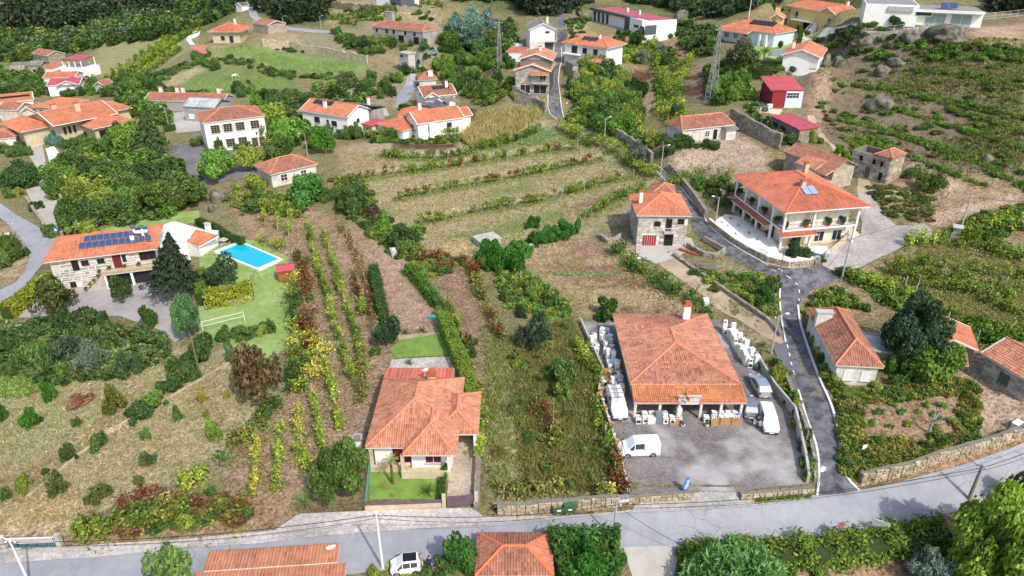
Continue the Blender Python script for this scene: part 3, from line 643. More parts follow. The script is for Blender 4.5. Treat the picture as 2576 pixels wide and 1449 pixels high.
class House:
 def __init__(s, name, label, A, B, C, h, ground, cat='house', depth_=None, zb=None, group=None):
  s.zb = G(*ground).z if zb is None else zb; s.h = h
  a, b = W(*A, s.zb + h), W(*B, s.zb + h); ux = (b - a); s.w = ux.length; ux.normalize(); uy = Vector((-ux.y, ux.x, 0))
  if depth_ is None: c = W(*C, s.zb + h); depth_ = abs((c - b).dot(uy))
  s.d = depth_; c0 = a + ux * s.w / 2 + uy * s.d / 2; s.o = Vector((c0.x, c0.y, s.zb)); s.ux, s.uy = ux, uy
  s.t = thing(name, label, cat, s.o, math.atan2(ux.y, ux.x), group); s.roof_o = None
  if zb is None and s.w > 4:
   m = 1.6; pad(None, s.zb, 4.0, [tuple((s.o + ux * (x * (s.w / 2 + m)) + uy * (y * (s.d / 2 + m))).xy) for x, y in ((-1, -1), (1, -1), (1, 1), (-1, 1))])
 def loc(s, px, py, z):                     # local point seen at px, py at height z above the base
  p = W(px, py, s.zb + z) - s.o; return Vector((p.dot(s.ux), p.dot(s.uy), z))
 def walls(s, m, over=.5, x0=None, x1=None, y0=None, y1=None, z1=None, z0=-3.5, name='wall'):
  X0 = -s.w / 2 + over if x0 is None else x0; X1 = s.w / 2 - over if x1 is None else x1; Y0 = -s.d / 2 + over if y0 is None else y0; Y1 = s.d / 2 - over if y1 is None else y1
  s.r = (X0, X1, Y0, Y1); s.wz = s.h if z1 is None else z1
  o = MB().box(X0, X1, Y0, Y1, z0, s.wz).build(name, m, s.t); s.lastwall = o; return o
 def _roof(s, planes, hull, m, pu, pv, caps, capm, fas, name='roof', lines=()):
  mb = MB()
  for p in planes: mb.poly([Vector(q) - Vector((0, 0, .02)) for q in p])
  x0, x1, y0, y1, z = hull; T = .16
  mb.add([(x0, y0, z - T), (x1, y0, z - T), (x1, y1, z - T), (x0, y1, z - T), (x0, y0, z - .02), (x1, y0, z - .02), (x1, y1, z - .02), (x0, y1, z - .02)], [(0, 3, 2, 1), (0, 1, 5, 4), (1, 2, 6, 5), (2, 3, 7, 6), (3, 0, 4, 7)])
  ro = mb.build(name, fas, s.t); s.roof_o = s.roof_o or ro
  for p in planes: tiles(ro, p, m, pu, pv)
  if caps:
   cb = MB()
   for a, b in caps: cb.bar(Vector(a) + Vector((0, 0, .07)), Vector(b) + Vector((0, 0, .07)), .14, 6)
   cb.build('ridge_tiles', capm, ro)
  return ro
 def hip(s, m, rise, x0=None, x1=None, y0=None, y1=None, z=None, pu=.3, pv=.42, capm=None, fas=None, pyr=None, name='roof'):
  x0 = -s.w / 2 if x0 is None else x0; x1 = s.w / 2 if x1 is None else x1; y0 = -s.d / 2 if y0 is None else y0; y1 = s.d / 2 if y1 is None else y1; z = s.h if z is None else z
  w, d = x1 - x0, y1 - y0; cx, cy = (x0 + x1) / 2, (y0 + y1) / 2; a, b, c, e = (x0, y0, z), (x1, y0, z), (x1, y1, z), (x0, y1, z); zr = z + rise; s.rise = rise
  if w >= d: k = d / 2 if pyr is None else pyr; r1, r2 = (x0 + k, cy, zr), (x1 - k, cy, zr); pl = [[a, b, r2, r1], [b, c, r2], [c, e, r1, r2], [e, a, r1]]; caps = [(r1, r2), (a, r1), (e, r1), (b, r2), (c, r2)]
  else: k = w / 2 if pyr is None else pyr; r1, r2 = (cx, y0 + k, zr), (cx, y1 - k, zr); pl = [[a, b, r1], [b, c, r2, r1], [c, e, r2], [e, a, r1, r2]]; caps = [(r1, r2), (a, r1), (b, r1), (c, r2), (e, r2)]
  s.plane = pl; return s._roof(pl, (x0, x1, y0, y1, z), m, pu, pv, caps, capm or CAPM, fas or OFFW, name)
 def gable(s, m, rise, axis='x', x0=None, x1=None, y0=None, y1=None, z=None, pu=.3, pv=.42, capm=None, fas=None, wallm=None, name='roof', verge=.5, off=0.0):
  x0 = -s.w / 2 if x0 is None else x0; x1 = s.w / 2 if x1 is None else x1; y0 = -s.d / 2 if y0 is None else y0; y1 = s.d / 2 if y1 is None else y1; z = s.h if z is None else z
  cx, cy = (x0 + x1) / 2 + off, (y0 + y1) / 2 + off; zr = z + rise; a, b, c, e = (x0, y0, z), (x1, y0, z), (x1, y1, z), (x0, y1, z); fas = fas or OFFW
  if axis == 'x':
   r1, r2 = (x0, cy, zr), (x1, cy, zr); pl = [[a, b, r2, r1], [c, e, r1, r2]]; g = [[(x0 + verge, y0 + .4, z), (x0 + verge, y1 - .4, z), (x0 + verge, cy, zr - .1)], [(x1 - verge, y0 + .4, z), (x1 - verge, y1 - .4, z), (x1 - verge, cy, zr - .1)]]; vb = [(a, r1), (e, r1), (b, r2), (c, r2)]
  else:
   r1, r2 = (cx, y0, zr), (cx, y1, zr); pl = [[b, c, r2, r1], [e, a, r1, r2]]; g = [[(x0 + .4, y0 + verge, z), (x1 - .4, y0 + verge, z), (cx, y0 + verge, zr - .1)], [(x0 + .4, y1 - verge, z), (x1 - .4, y1 - verge, z), (cx, y1 - verge, zr - .1)]]; vb = [(a, r1), (b, r1), (c, r2), (e, r2)]
  s.plane = pl
  mb = MB()
  for p in pl: q = [Vector(v) for v in p]; mb.add([v - Vector((0, 0, .02)) for v in q] + [v - Vector((0, 0, .2)) for v in q], [(0, 1, 2, 3), (7, 6, 5, 4), (0, 4, 5, 1), (1, 5, 6, 2), (2, 6, 7, 3), (3, 7, 4, 0)])
  ro = mb.build(name, fas, s.t); s.roof_o = s.roof_o or ro
  for p in pl: tiles(ro, p, m, pu, pv)
  for q in g: MB().poly(q).build('gable', wallm or WHITE, s.t)
  cb = MB(); cb.bar(Vector(r1) + Vector((0, 0, .07)), Vector(r2) + Vector((0, 0, .07)), .14, 6); cb.build('ridge_tiles', capm or CAPM, ro)
  for p, q in vb: MB().bar(p, q, .13, 4).build('barge_board', fas, ro)
  return ro
 def mono(s, m, x0, x1, y0, y1, z0, z1, pu=.3, pv=.42, fas=None, name='lower_roof', axis='y', pts=None):
  """single slope: z0 along y0 (or x0), z1 along y1 (or x1)"""
  P = pts or ([(x0, y0, z0), (x1, y0, z0), (x1, y1, z1), (x0, y1, z1)] if axis == 'y' else [(x0, y1, z0), (x0, y0, z0), (x1, y0, z1), (x1, y1, z1)])
  mb = MB(); q = [Vector(v) for v in P]; mb.add([v - Vector((0, 0, .02)) for v in q] + [v - Vector((0, 0, .14)) for v in q], [(0, 1, 2, 3), (7, 6, 5, 4), (0, 4, 5, 1), (1, 5, 6, 2), (2, 6, 7, 3), (3, 7, 4, 0)])
  ro = mb.build(name, fas or OFFW, s.t); s.roof_o = s.roof_o or ro
  if z0 > z1: P = P[2:] + P[:2]
  tiles(ro, P, m, pu, pv); s.plane = [P]; return ro
 def face(s, f):
  X0, X1, Y0, Y1 = s.r
  return {'F': (Vector((X0, Y0, 0)), Vector((1, 0, 0)), X1 - X0), 'R': (Vector((X1, Y0, 0)), Vector((0, 1, 0)), Y1 - Y0), 'B': (Vector((X1, Y1, 0)), Vector((-1, 0, 0)), X1 - X0), 'L': (Vector((X0, Y1, 0)), Vector((0, -1, 0)), Y1 - Y0)}[f]
 def opening(s, f, u, v, w, h, name='window', fm=None, pm=None, bars=(1, 1), fw=.08, sill=True, proud=.05, pane='pane'):
  p0, ud, L = s.face(f); out = Vector((ud.y, -ud.x, 0)); rz = math.atan2(ud.y, ud.x); mb = MB()
  mb.box(-fw, 0, -proud, .0, -fw, h + fw).box(w, w + fw, -proud, .0, -fw, h + fw).box(0, w, -proud, 0, h, h + fw).box(0, w, -proud, 0, -fw, 0)
  for i in range(1, bars[0]): x = w * i / bars[0]; mb.box(x - .03, x + .03, -proud * .8, 0, 0, h)
  for i in range(1, bars[1]): z = h * i / bars[1]; mb.box(0, w, -proud * .7, 0, z - .025, z + .025)
  o = mb.build(name, fm or FRAMEW, s.t, p0 + ud * u + out * .012 + Vector((0, 0, v)), rz)
  MB().box(.004, w - .004, -.02, -.004, .004, h - .004).build(pane, pm or GLASS, o)
  if sill: MB().box(-.12, w + .12, -.14, .01, -fw - .1, -fw - .003).build('sill', CONCW, o)
  return o
 def windows(s, f, L, fm=None, pm=None, **kw):
  for (u, v, w, h) in L: s.opening(f, u, v, w, h, 'window', fm, pm, **kw)
 def door(s, f, u, w, h, m=None, fm=None, v=0.0, name='door'):
  o = s.opening(f, u, v, w, h, name, fm or FRAMEW, m or FRAMED, (1, 1), .08, False, .05, 'leaf'); MB().box(w * .82, w * .82 + .06, -.07, -.02, h * .45, h * .45 + .06).build('handle', GALV, o); return o
 def chimney(s, x, y, z0, z1, w=.7, d=.5, m=None, cap=None, parent=None):
  o = MB().box(x - w / 2, x + w / 2, y - d / 2, y + d / 2, z0, z1).build('chimney', m or WHITE, parent or s.roof_o or s.t)
  return o, MB().box(x - w / 2 - .12, x + w / 2 + .12, y - d / 2 - .12, y + d / 2 + .12, z1 + .01, z1 + .14).build('chimney_cap', cap or TERRA, s.roof_o or s.t)
 def solar(s, pl, u0, v0, nx, ny, w=1.0, h=1.6, gap=.06, m=None, tilt=0, fr=None):
  P = [Vector(p) for p in pl]; u = (P[1] - P[0]).normalized(); n = (P[1] - P[0]).cross(P[-1] - P[0]).normalized(); n = n if n.z > 0 else -n; v = n.cross(u); rot = Matrix((u, v, n)).transposed()
  for i in range(nx):
   for j in range(ny):
    c = P[0] + u * (u0 + i * (w + gap)) + v * (v0 + j * (h + gap)) + n * .24
    o = MB().box(0, w, 0, h, -.02, .02).build('solar_panel', fr or GALV, s.roof_o); o.matrix_local = Matrix.Translation(c) @ rot.to_4x4()
    MB().box(.03, w - .03, .03, h - .03, .021, .03).build('cells', m or PANELM, o)
 def rail(s, pts, h=.9, m=None, step=.14, name='railing', post=.02):
  mb = MB()
  for a, b in zip(pts[:-1], pts[1:]):
   a, b = Vector(a), Vector(b); k = max(1, int((b - a).length / step)); mb.bar(a + Vector((0, 0, h)), b + Vector((0, 0, h)), post * 1.6, 5); mb.bar(a + Vector((0, 0, .1)), b + Vector((0, 0, .1)), post, 4)
   for i in range(k + 1): p = a.lerp(b, i / k); mb.bar(p, p + Vector((0, 0, h)), post * .8, 4)
  return mb.build(name, m or IRON, s.t)
 def box(s, name, m, x0, x1, y0, y1, z0, z1, parent=None): return MB().box(x0, x1, y0, y1, z0, z1).build(name, m, parent or s.t)
 def pot(s, x, y, z, sc=1.0, plant='5d7a34'):
  o = MB().lathe([(.12 * sc, 0), (.2 * sc, .25 * sc), (.22 * sc, .36 * sc), (.17 * sc, .34 * sc)], 8).build('flower_pot', TERRA, None, s.o + s.ux * x + s.uy * y + Vector((0, 0, z)))
  c = link('plant', R.choice(PROTO['bush']), o, (0, 0, .3 * sc), None, (.3 * sc, .3 * sc, .4 * sc)); tint(c, plant); return o
def zat(s, x, y, py):
 p = s.o + s.ux * x + s.uy * y; return zcol(p.y, py) - s.zb
House.zat = zat
def vol(s, A, B, C, z):
 a, b, c = s.loc(*A, z), s.loc(*B, z), s.loc(*C, z); return min(a.x, b.x), max(a.x, b.x), min(a.y, b.y), max(c.y, a.y)
House.vol = vol
# ---- appliance shop with its porch
H = House('appliance_shop', 'large hip-roofed appliance shop with orange tiled porch on paved forecourt', (1585,966), (1863,966), (1798,791), 3.3, (1700,1070), 'shop')
w, d = H.w / 2, H.d / 2
H.walls(OFFW, .7); H.hip(T_SHOP, H.zat(0, -1.6, 862) - 3.3, pu=.26, pv=.4)
PY = -d - 2.5
H.mono(tilemat('porch_tile', S('cf7b45'), S('d88a56'), S('bb6838'), .2), -w + .1, w + .15, PY, -d + .3, 2.55, 3.25, .24, .4, name='porch_roof', fas=mat('red_fascia', S('a8463c'), .7))
H.box('fascia_beam', mat('porch_beam', S('c9a9a0'), .8), -w + .1, w + .15, PY - .02, PY + .12, 2.3, 2.54)
for x in (-w + .4, -w / 2, -1.0, 1.5, w / 2 + .6, w - .3): H.box('porch_column', OFFW, x - .14, x + .14, PY + .15, PY + .45, -.3, 2.4)
for x0, x1 in ((-w + 1.0, -1.2), (1.8, w - 1)): H.opening('F', x0 + w - .7, .1, x1 - x0, 2.4, 'shop_window', FRAMED, BLACKV, (4, 1), .1, False)
H.opening('F', w - 1.6, .02, 2.6, 2.5, 'shop_door', FRAMED, BLACKV, (2, 1), .1, False)
H.chimney(H.loc(1732, 795, 5).x, d - 2.2, 3.6, 6.0, .9, .7, WHITE)
H.box('chimney_hood', TERRA, H.loc(1732, 795, 5).x - .35, H.loc(1732, 795, 5).x + .35, d - 2.45, d - 1.95, 6.15, 6.6, H.roof_o)
SHOP = H
# ---- orange-tiled bungalow at the front
H = House('front_bungalow', 'orange tiled bungalow with garage wing behind a walled front lawn', (919,1126), (1150,1126), (1158,952), 3.2, (1000,1185))
w, d = H.w / 2, H.d / 2
rise = 2.7
H.walls(WHITE, .7, z1=3.15)
wx0, wx1 = H.loc(1013, 1146, 3.1).x, H.loc(1146, 1146, 3.1).x; fy = H.loc(1080, 1146, 3.1).y
H.hip(T_MID, rise, pu=.24, pv=.36); main_roof = H.roof_o
H.walls(WHITE, x0=wx0 + .6, x1=wx1 - .6, y0=fy + 1.4, y1=-d + 1.2, z1=3.1, name='front_wing_wall'); fr = H.r
H.gable(T_MID, 1.75, 'y', wx0, wx1, fy, -d + 4.2, 3.15, .24, .36, name='front_wing_roof') if False else H.hip(T_MID, 1.9, wx0, wx1, fy, fy + (wx1 - wx0) + 2.5, 3.16, .24, .36, name='front_wing_roof')
gx0, gx1, gy0, gy1 = H.vol((1120,1093), (1203,1093), (1205,993), 2.9)
H.hip(T_MID, 1.35, gx0 - 1.2, gx1, gy0, gy1 + .3, 2.95, .24, .36, name='garage_roof')
H.walls(WHITE, x0=gx1 - .55, x1=gx1 - .3, y0=gy0 + .3, y1=gy1 - .1, z1=2.85, name='garage_wall')
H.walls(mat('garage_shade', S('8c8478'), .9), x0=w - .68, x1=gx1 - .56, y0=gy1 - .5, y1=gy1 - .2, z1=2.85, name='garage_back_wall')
bx0, bx1, by0, by1 = H.vol((965,953), (1140,953), (1136,917), 2.7)
H.walls(WHITE, x0=bx0 + .2, x1=bx1 - .2, y0=d - .69, y1=d + 2.6, z1=2.55, name='rear_wall')
H.mono(tilemat('rear_sheet', S('cf6a52'), S('d67560'), S('c46048'), .1, .5, 3), bx0, bx1, d - .9, d + 2.9, 2.9, 2.62, .5, 3.0, name='rear_roof', fas=WHITE)
H.r = fr
fw = fr[1] - fr[0]
H.opening('F', fw * .36, .95, fw * .38, 1.5, 'window', FRAMEW, SHUTR, (2, 1), .06, True, pane='shutter')
H.r = (-w + .7, w - .7, -d + .7, d - .7)
H.opening('F', 1.9, .6, 2.3, 1.9, 'window', FRAMEW, SHUTR, (2, 1), .06, False, pane='shutter')
H.box('porch_wall', BEIGE, fr[0] - .9, fr[1] + .1, fr[2] - 1.5, fr[2] - 1.3, -.5, 1.05)
H.box('porch_pillar', BEIGE, fr[0] - .9, fr[0] - .55, fr[2] - 1.29, fr[2] - .94, -.5, 2.95); H.box('porch_pillar', OFFW, fr[1] - .3, fr[1] + .05, fr[2] - 1.29, fr[2] - .94, -.5, 2.95)
H.box('porch_floor', BEIGE, fr[0] - .5, fr[1] + .1, fr[2] - 1.28, fr[2] - .003, -.3, .25)
H.box('veranda_wall', BEIGE, -w + .3, wx0 + .3, -d - .2, -d, -.5, .9); H.box('porch_pillar', BEIGE, -w + .3, -w + .65, -d + .01, -d + .36, -.5, 3.0)
H.chimney(H.loc(1086, 945, 4.5).x, d - 1.2, 3.1, 4.6, .9, .6, BEIGE)
H.box('chimney_hood', TERRA, H.loc(1086, 945, 4.5).x - .4, H.loc(1086, 945, 4.5).x + .4, d - 1.5, d - .9, 4.75, 5.2, main_roof)
FRONT = H
def dish(px, py, z, label, s=.45, H_=None):
 p = W(px, py, z); t = thing('satellite_dish', label, 'dish', p)
 o = MB().lathe([(.02, 0), (.5 * s, .04), (.8 * s, .12), (s, .22)], 14).build('reflector', FRAMEW, t); o.rotation_euler = (rad(-62), 0, .4)
 MB().bar((0, .1, .0), (0, .15, -.9), .03, 5).build('mast', GALV, t); MB().bar((0, 0, -.1), (.1, -.4, .05), .02, 4).build('arm', GALV, t)
dish(1071, 935, 4.0, 'white satellite dish on the flat rear roof of the front bungalow')
# ---- granite villa with solar roof, terrace and garages
H = House('granite_villa', 'granite villa with rows of solar panels on its orange roof and garages below', (107,661), (395,626), (398,568), 5.5, (330,712))
w, d = H.w / 2, H.d / 2
H.walls(MORTAR, .7, z1=5.45); H.hip(T_NEW, 1.9, pu=.3, pv=.42, capm=CAPN); pl = H.plane[0]
H.solar(pl, 5.0, 2.0, 11, 1, .92, 1.35); H.solar(pl, 5.6, 3.6, 8, 1, .92, 1.35)
H.solar(pl, 13.2, 3.75, 2, 1, .95, 1.9)
MB().bar((pl[0][0] + 13.1, -1.5, 7.35), (pl[0][0] + 15.2, -1.5, 7.35), .28, 10).build('water_tank', FRAMEW, H.roof_o, smooth=True)
for x, y in ((6.0, -1.2), (7.3, -1.6)):
 MB().lathe([(.24, 6), (.24, 7.9), (.24, 8.0)], 10, (x - 1.2, y)).build('chimney', FRAMEW, H.roof_o); MB().lathe([(.3, 8.01), (.42, 8.05), (.36, 8.5), (.1, 8.6)], 10, (x - 1.2, y)).build('cowl', DGREY, H.roof_o)
H.chimney(4.6, -2.6, 6.0, 7.5, .6, .6, FRAMEW, DGREY)
L_ = H.r[1] - H.r[0]
ho = [(3.0, 3.9, 3.2, 4.9), (4.4, 5.4, 3.9, 4.7), (6.7, 7.7, 3.9, 4.7), (9.0, 10.1, 2.75, 4.9), (10.4, 10.9, 3.7, 4.9), (13.0, 15.4, 3.6, 4.9), (1.9, 2.7, .3, 1.2)]
blocks(H.t, H.face('F')[0], (1, 0, 0), L_, 2.7, 5.4, ST_C, .42, 1.4, ho, .11, thick=.07); blocks(H.t, H.face('F')[0], (1, 0, 0), 6.4, -.2, 2.7, ST_C, .4, 1.3, ho, .11, thick=.07)
for a, b, c, e in ho[1:3] + ho[5:]: H.opening('F', a, c, b - a, e - c, 'window', FRAMED, BLACKV, (2, 1), .05, False, .09)
H.opening('F', 3.0, 3.2, .9, 1.7, 'window', FRAMED, BLACKV, (1, 1), .05, False, .09); H.door('F', 9.0, 1.1, 2.15, SHUTR, FRAMED, 2.75); H.opening('F', 10.4, 3.7, .5, 1.2, 'window', FRAMED, GLASS, (1, 1), .05, False, .09)
X0 = H.r[0]; yF = H.r[2]
H.box('terrace_slab', BEIGE, X0 + 7.3, H.r[1] + .2, yF - 2.0, yF - .12, 2.45, 2.7)
for x in (X0 + 7.4, X0 + 11.3, H.r[1] - .2): H.box('garage_pier', WHITE, x, x + .35, yF - 1.9, yF - 1.5, -1, 2.45)
H.r = (X0, H.r[1], yF - 1.2, H.r[3])
for x0, x1 in ((7.8, 11.25), (11.75, L_ - .3)): H.opening('F', x0, -.15, x1 - x0, 2.45, 'garage_door', BLACKM, BLACKM, (9, 1), .06, False, .04, 'leaf')
H.rail([(X0 + 7.4, yF - 1.95, 2.7), (H.r[1] + .1, yF - 1.95, 2.7)], .85, mat('rusty_rail', S('8a5f45'), .7), .2)
st = MB()
for i in range(11): st.box(X0 + 4.0 + i * .3, X0 + 7.29, yF - 1.8, yF - .5, -.6 + i * .28, -.6 + (i + 1) * .28 - .003)
st.build('stair', mat('crazy_paving', S('cfc8bd'), .9, .35, 2.5, c2=S('a39a8c')), H.t)
H.rail([(X0 + 4.0, yF - 1.75, -.3), (X0 + 7.3, yF - 1.75, 2.6)], .8, IRON, .25, 'stair_railing')
for i, x in enumerate((8.2, 10.5, 12.6, 15.0, 6.9)):
 o = H.pot(X0 + x, yF - (.5 if i < 4 else 1.5), 2.7, 1.1); reg(o, 'terracotta pot with flowers', 'on the granite villa terrace', x, 'flower pot')
for i in range(4): o = H.pot(X0 + 4.4 + i * .75, yF - 1.95, .3 + i * .62, .9); reg(o, 'terracotta pot with a shrub', 'up the granite villa stair', i, 'flower pot')
# ---- annexe of the villa
H = House('white_annexe', 'white angular court wall and tiled lean-to beside the pool', (470,620), (505,628), (548,588), 2.2, (500,630), 'outbuilding', depth_=5.5)
w, d = H.w / 2, H.d / 2
q = [(398,572),(425,560),(440,557),(520,580),(470,600),(470,612),(400,632)]
P = [H.loc(a, b, 2.6) for a, b in q]; MB().prism([(p.x, p.y) for p in P], -1, 2.6).build('court_wall', WHITE, H.t)
q = [(470,596),(493,577),(549,578),(545,596),(500,619),(471,609)]; P = [H.loc(a, b, 2.2) for a, b in q]; MB().prism([(p.x, p.y) for p in P], -1, 2.1).build('wall', WHITE, H.t)
P = [H.loc(470,608,2.2), H.loc(500,621,2.2), H.loc(550,594,3.0), H.loc(494,577,3.0)]; ro = MB().add([p for p in P] + [p - Vector((0, 0, .15)) for p in P], [(0, 1, 2, 3), (0, 4, 5, 1), (1, 5, 6, 2), (2, 6, 7, 3), (3, 7, 4, 0)]).build('roof', WHITE, H.t); tiles(ro, [P[0], P[1], P[2], P[3]], T_NEW)
c = H.loc(523, 572, 3.2); H.roof_o = ro; H.chimney(c.x, c.y, 2, 3.9, .9, .6, WHITE, BEIGE)
# ---- pool shed
H = House('garden_shed', 'wooden garden shed with red felt roof beside the swimming pool', (695,686), (742,680), (745,661), 2.0, (705,709), 'shed', depth_=2.6)
H.walls(WOOD, .2); H.mono(RSHEET, -H.w / 2, H.w / 2, -H.d / 2, .1, 2.0, 2.5, 3, 3, mat('felt_edge', S('a8484c')), 'roof'); H.mono(RSHEET, -H.w / 2, H.w / 2, .1, H.d / 2, 2.5, 2.1, 3, 3, MC['felt_edge'], 'roof')
for i in range(9): H.box('board', WOOD, H.r[0] - .02, H.r[1] + .02, H.r[2] - .03, H.r[2] - .002, i * .22, i * .22 + .2)
# ---- old school
H = House('old_schoolhouse', 'two-storey white schoolhouse with multi-pane windows and faded red hip roof', (508,310), (668,291), (652,267), 7.2, (522,379), 'building')
H.walls(WHITE, .35); H.hip(T_OLD, 1.8, pu=.34, pv=.5, pyr=5.2); L_ = H.r[1] - H.r[0]
SF = mat('granite_surround', S('a89e90'), .9, .2, 2)
for u in (1.4, 4.2, 7.0): H.opening('F', u, 4.5, 1.8, 1.75, 'window', SF, BLACKV, (3, 4), .14, True, .07)
H.opening('F', 10.4, 4.5, 1.8, 1.75, 'window', SF, BLACKV, (3, 4), .14, True, .07)
for u in (1.4, 4.2, 7.0): H.opening('F', u, .9, 1.8, 1.75, 'window', SF, BLACKV, (3, 4), .14, True, .07)
for u in (3.36, 6.16): H.box('panel', mat('pink_render', S('d9c9bb'), .9), H.r[0] + u, H.r[0] + u + .7, H.r[2] - .02, H.r[2] - .003, 4.4, 6.3)
for u in (10.0, 11.7): H.door('F', u, 1.3, 2.3, FRAMED, SF, -.1)
MB().lathe([(.02, 3.7), (.16, 3.5), (.2, 3.2), (.08, 2.95)], 8, (H.r[0] + 11.3, H.r[2] - .3)).build('lantern', IRON, H.t)
# ---- little house below the school
H = House('small_tiled_house', 'small white house with hipped old-tile roof below the schoolyard', (679,440), (800,412), (772,388), 3.0, (690,462))
H.walls(DIRTYW, .4); H.hip(T_OLD, 1.9, pu=.32, pv=.46); H.windows('F', [(2.0, 1.0, 1.4, 1.3), (6.6, 1.0, 1.2, 1.2)], bars=(2, 2))
# ---- long white house with slate annexe
H = House('long_white_house', 'long white house with solar panels on its orange gable roof', (752,277), (874,295), (920,270), 5.5, (874,318), depth_=9.6)
H.walls(WHITE, .5); H.gable(T_NEW, 2.0, pu=.34, pv=.5, capm=CAPN, fas=FRAMEW); H.solar(H.plane[0], 2.2, 3.2, 4, 1, 1.5, 1.8, .05, PANELD)
H.windows('F', [(4.0, 2.9, 1.6, 1.3), (9.6, 2.6, 1.5, 1.2), (8.0, 2.6, .6, 1.3)], FRAMED); H.windows('R', [(3.4, 3.0, 1.2, 1.1)]); H.chimney(-.9, -2.6, 6.2, 8.2, .8, .6)
H.mono(T_NEW, -H.w / 2 - 3.2, -H.w / 2, -2.5, 3.6, 4.4, 5.4, .34, .5, name='porch_roof'); H.walls(WHITE, x0=-H.w / 2 - 2.8, x1=-H.w / 2 + .4, y0=-2.2, y1=3.2, z1=4.3, name='porch_wall')
H.mono(T_SLATE2, 0, 9, 3.6, 9.6, 6.6, 5.2, .5, 3, name='slate_roof', fas=DGREY); H.walls(GREYR, x0=.5, x1=8.6, y0=4.9, y1=9, z1=5.1, name='rear_wall'); H.chimney(6.6, 5.6, 6, 8.2, .6, .6)
# ---- centre house (two gabled volumes and a low red wing)
H = House('white_gabled_house', 'white house with bright orange gable roof behind the vine pergola', (1049,312), (1169,295), (1006,299), 4.6, (1049,340), depth_=8.6)
H.walls(WHITE, .4); H.gable(T_NEW, 1.9, pu=.34, pv=.5, capm=CAPN, fas=FRAMEW); H.windows('F', [(2.6, 2.5, .5, 1.2), (7.6, 2.6, 1.2, 1.1)], FRAMED); H.windows('L', [(3.4, 2.0, 1.4, 1.4)], FRAMED); H.chimney(-3.3, 1.0, 5.8, 8.2, .8, .6); H.chimney(5.2, 1.2, 5.8, 7.6, .8, .7)
H.box('bay_wall', WHITE, -3.3, -2.2, -H.d / 2 - .5, -H.d / 2 + .41, -1, 4.3)
H.walls(WHITE, x0=H.w / 2 - .39, x1=H.w / 2 + 3.0, y0=-1.6, y1=3.6, z1=4.2, name='east_wing_wall'); H.gable(T_NEW, 1.4, 'x', H.w / 2 - .6, H.w / 2 + 3.4, -2.1, 4.0, 4.25, .34, .5, fas=FRAMEW, name='east_wing_roof')
a = House('low_red_wing', 'low white wing with hipped coral roof beside the white gabled house', (945,312), (1012,330), (1110,275), 2.8, (1000,340), 'outbuilding', depth_=11)
a.walls(WHITE, .4); a.hip(T_RED, 1.6, pu=.34, pv=.5, capm=CAPN); a.mono(RSHEET, -a.w / 2 - 4.5, -a.w / 2 - .3, -a.d / 2 - 1.2, -a.d / 2 + 3.5, 2.3, 2.9, 3, 3, MC['felt_edge'], 'red_shed_roof'); a.walls(OFFW, x0=-a.w / 2 - 4.2, x1=-a.w / 2 - .5, y0=-a.d / 2 - .9, y1=-a.d / 2 + 3, z1=2.2, name='red_shed_wall')
a = House('round_roofed_wing', 'coral hip-roofed wing with small chimney behind the centre house', (1000,292), (1075,292), (1110,270), 3.6, (1040,300), 'outbuilding', depth_=7)
a.walls(WHITE, .4); a.hip(T_RED, 1.5, pu=.34, pv=.5, capm=CAPN); a.chimney(1.5, 0, 4, 6, .8, .6)
a = House('flat_roofed_store', 'grey flat-roofed store between the centre houses', (1088,275), (1150,268), (1175,255), 3.6, (1120,290), 'outbuilding', depth_=7); a.walls(GREYR, .3); a.mono(T_SLATE2, -a.w / 2, a.w * .2, -a.d / 2, a.d / 2, 3.6, 3.75, 2, 4, DGREY, 'roof'); a.mono(T_SLATE, a.w * .2 + .01, a.w / 2 + 2, -1, a.d / 2 + 1, 4.2, 4.35, 2, 4, GREYR, 'roof')
H = House('solar_gabled_house', 'white house with solar panels on russet roof beside the far road', (1064,244), (1150,236), (1163,212), 3.6, (1075,260), depth_=9)
H.walls(WHITE, .5); H.gable(T_OLD, 1.9, 'x', pu=.34, pv=.5, fas=FRAMEW); H.solar(H.plane[0], 3.6, 2.6, 5, 1, .95, 1.6, .05, PANELD); H.windows('F', [(3.2, .9, 1.2, 1.3), (6, 1.0, .8, .8)]); H.chimney(2.8, -1.5, 4.6, 6.8, .7, .6)
H.gable(T_OLD, 1.4, 'y', -H.w / 2 + .1, -H.w / 2 + 4.6, -H.d / 2 - 1.2, 0, 3.4, .34, .5, fas=FRAMEW, name='porch_roof')
H = House('russet_cottage', 'small russet-roofed cottage with white chimney by the far road', (1052,202), (1100,200), (1106,180), 2.8, (1070,212), depth_=6.5); H.walls(DIRTYW, .4); H.hip(T_OLD, 1.8, pu=.4, pv=.6); H.chimney(1, -1.8, 3.4, 5.4, 1.4, .7)
# ---- stone chalet
H = House('stone_chalet', 'granite block chalet with stepped orange gables beside the climbing lane', (1291,177), (1386,180), (1395,128), 6.0, (1340,213), depth_=12.5)
H.walls(MORTARD, .5); H.gable(T_MID, 1.7, 'y', pu=.34, pv=.5, wallm=STONEC, fas=FRAMEW); H.hip; w, d = H.w / 2, H.d / 2
H.walls(MORTARD, x0=-w + 1.6, x1=w - .5, y0=-d + 2.2, y1=d - 1.0, z1=8.4, name='upper_wall'); up = H.r
H.gable(T_MID, 1.6, 'y', -w + 1.0, w + .3, -d + 1.6, d + .5, 8.5, .34, .5, wallm=STONEC, name='upper_roof', fas=FRAMEW)
H.r = (-w + .5, w - .5, -d + .5, d - .5); L_ = H.r[1] - H.r[0]
ho = [(1.4, 4.0, .05, 2.3), (5.0, 8.4, .05, 2.3), (6.6, 8.2, 3.1, 5.2)]
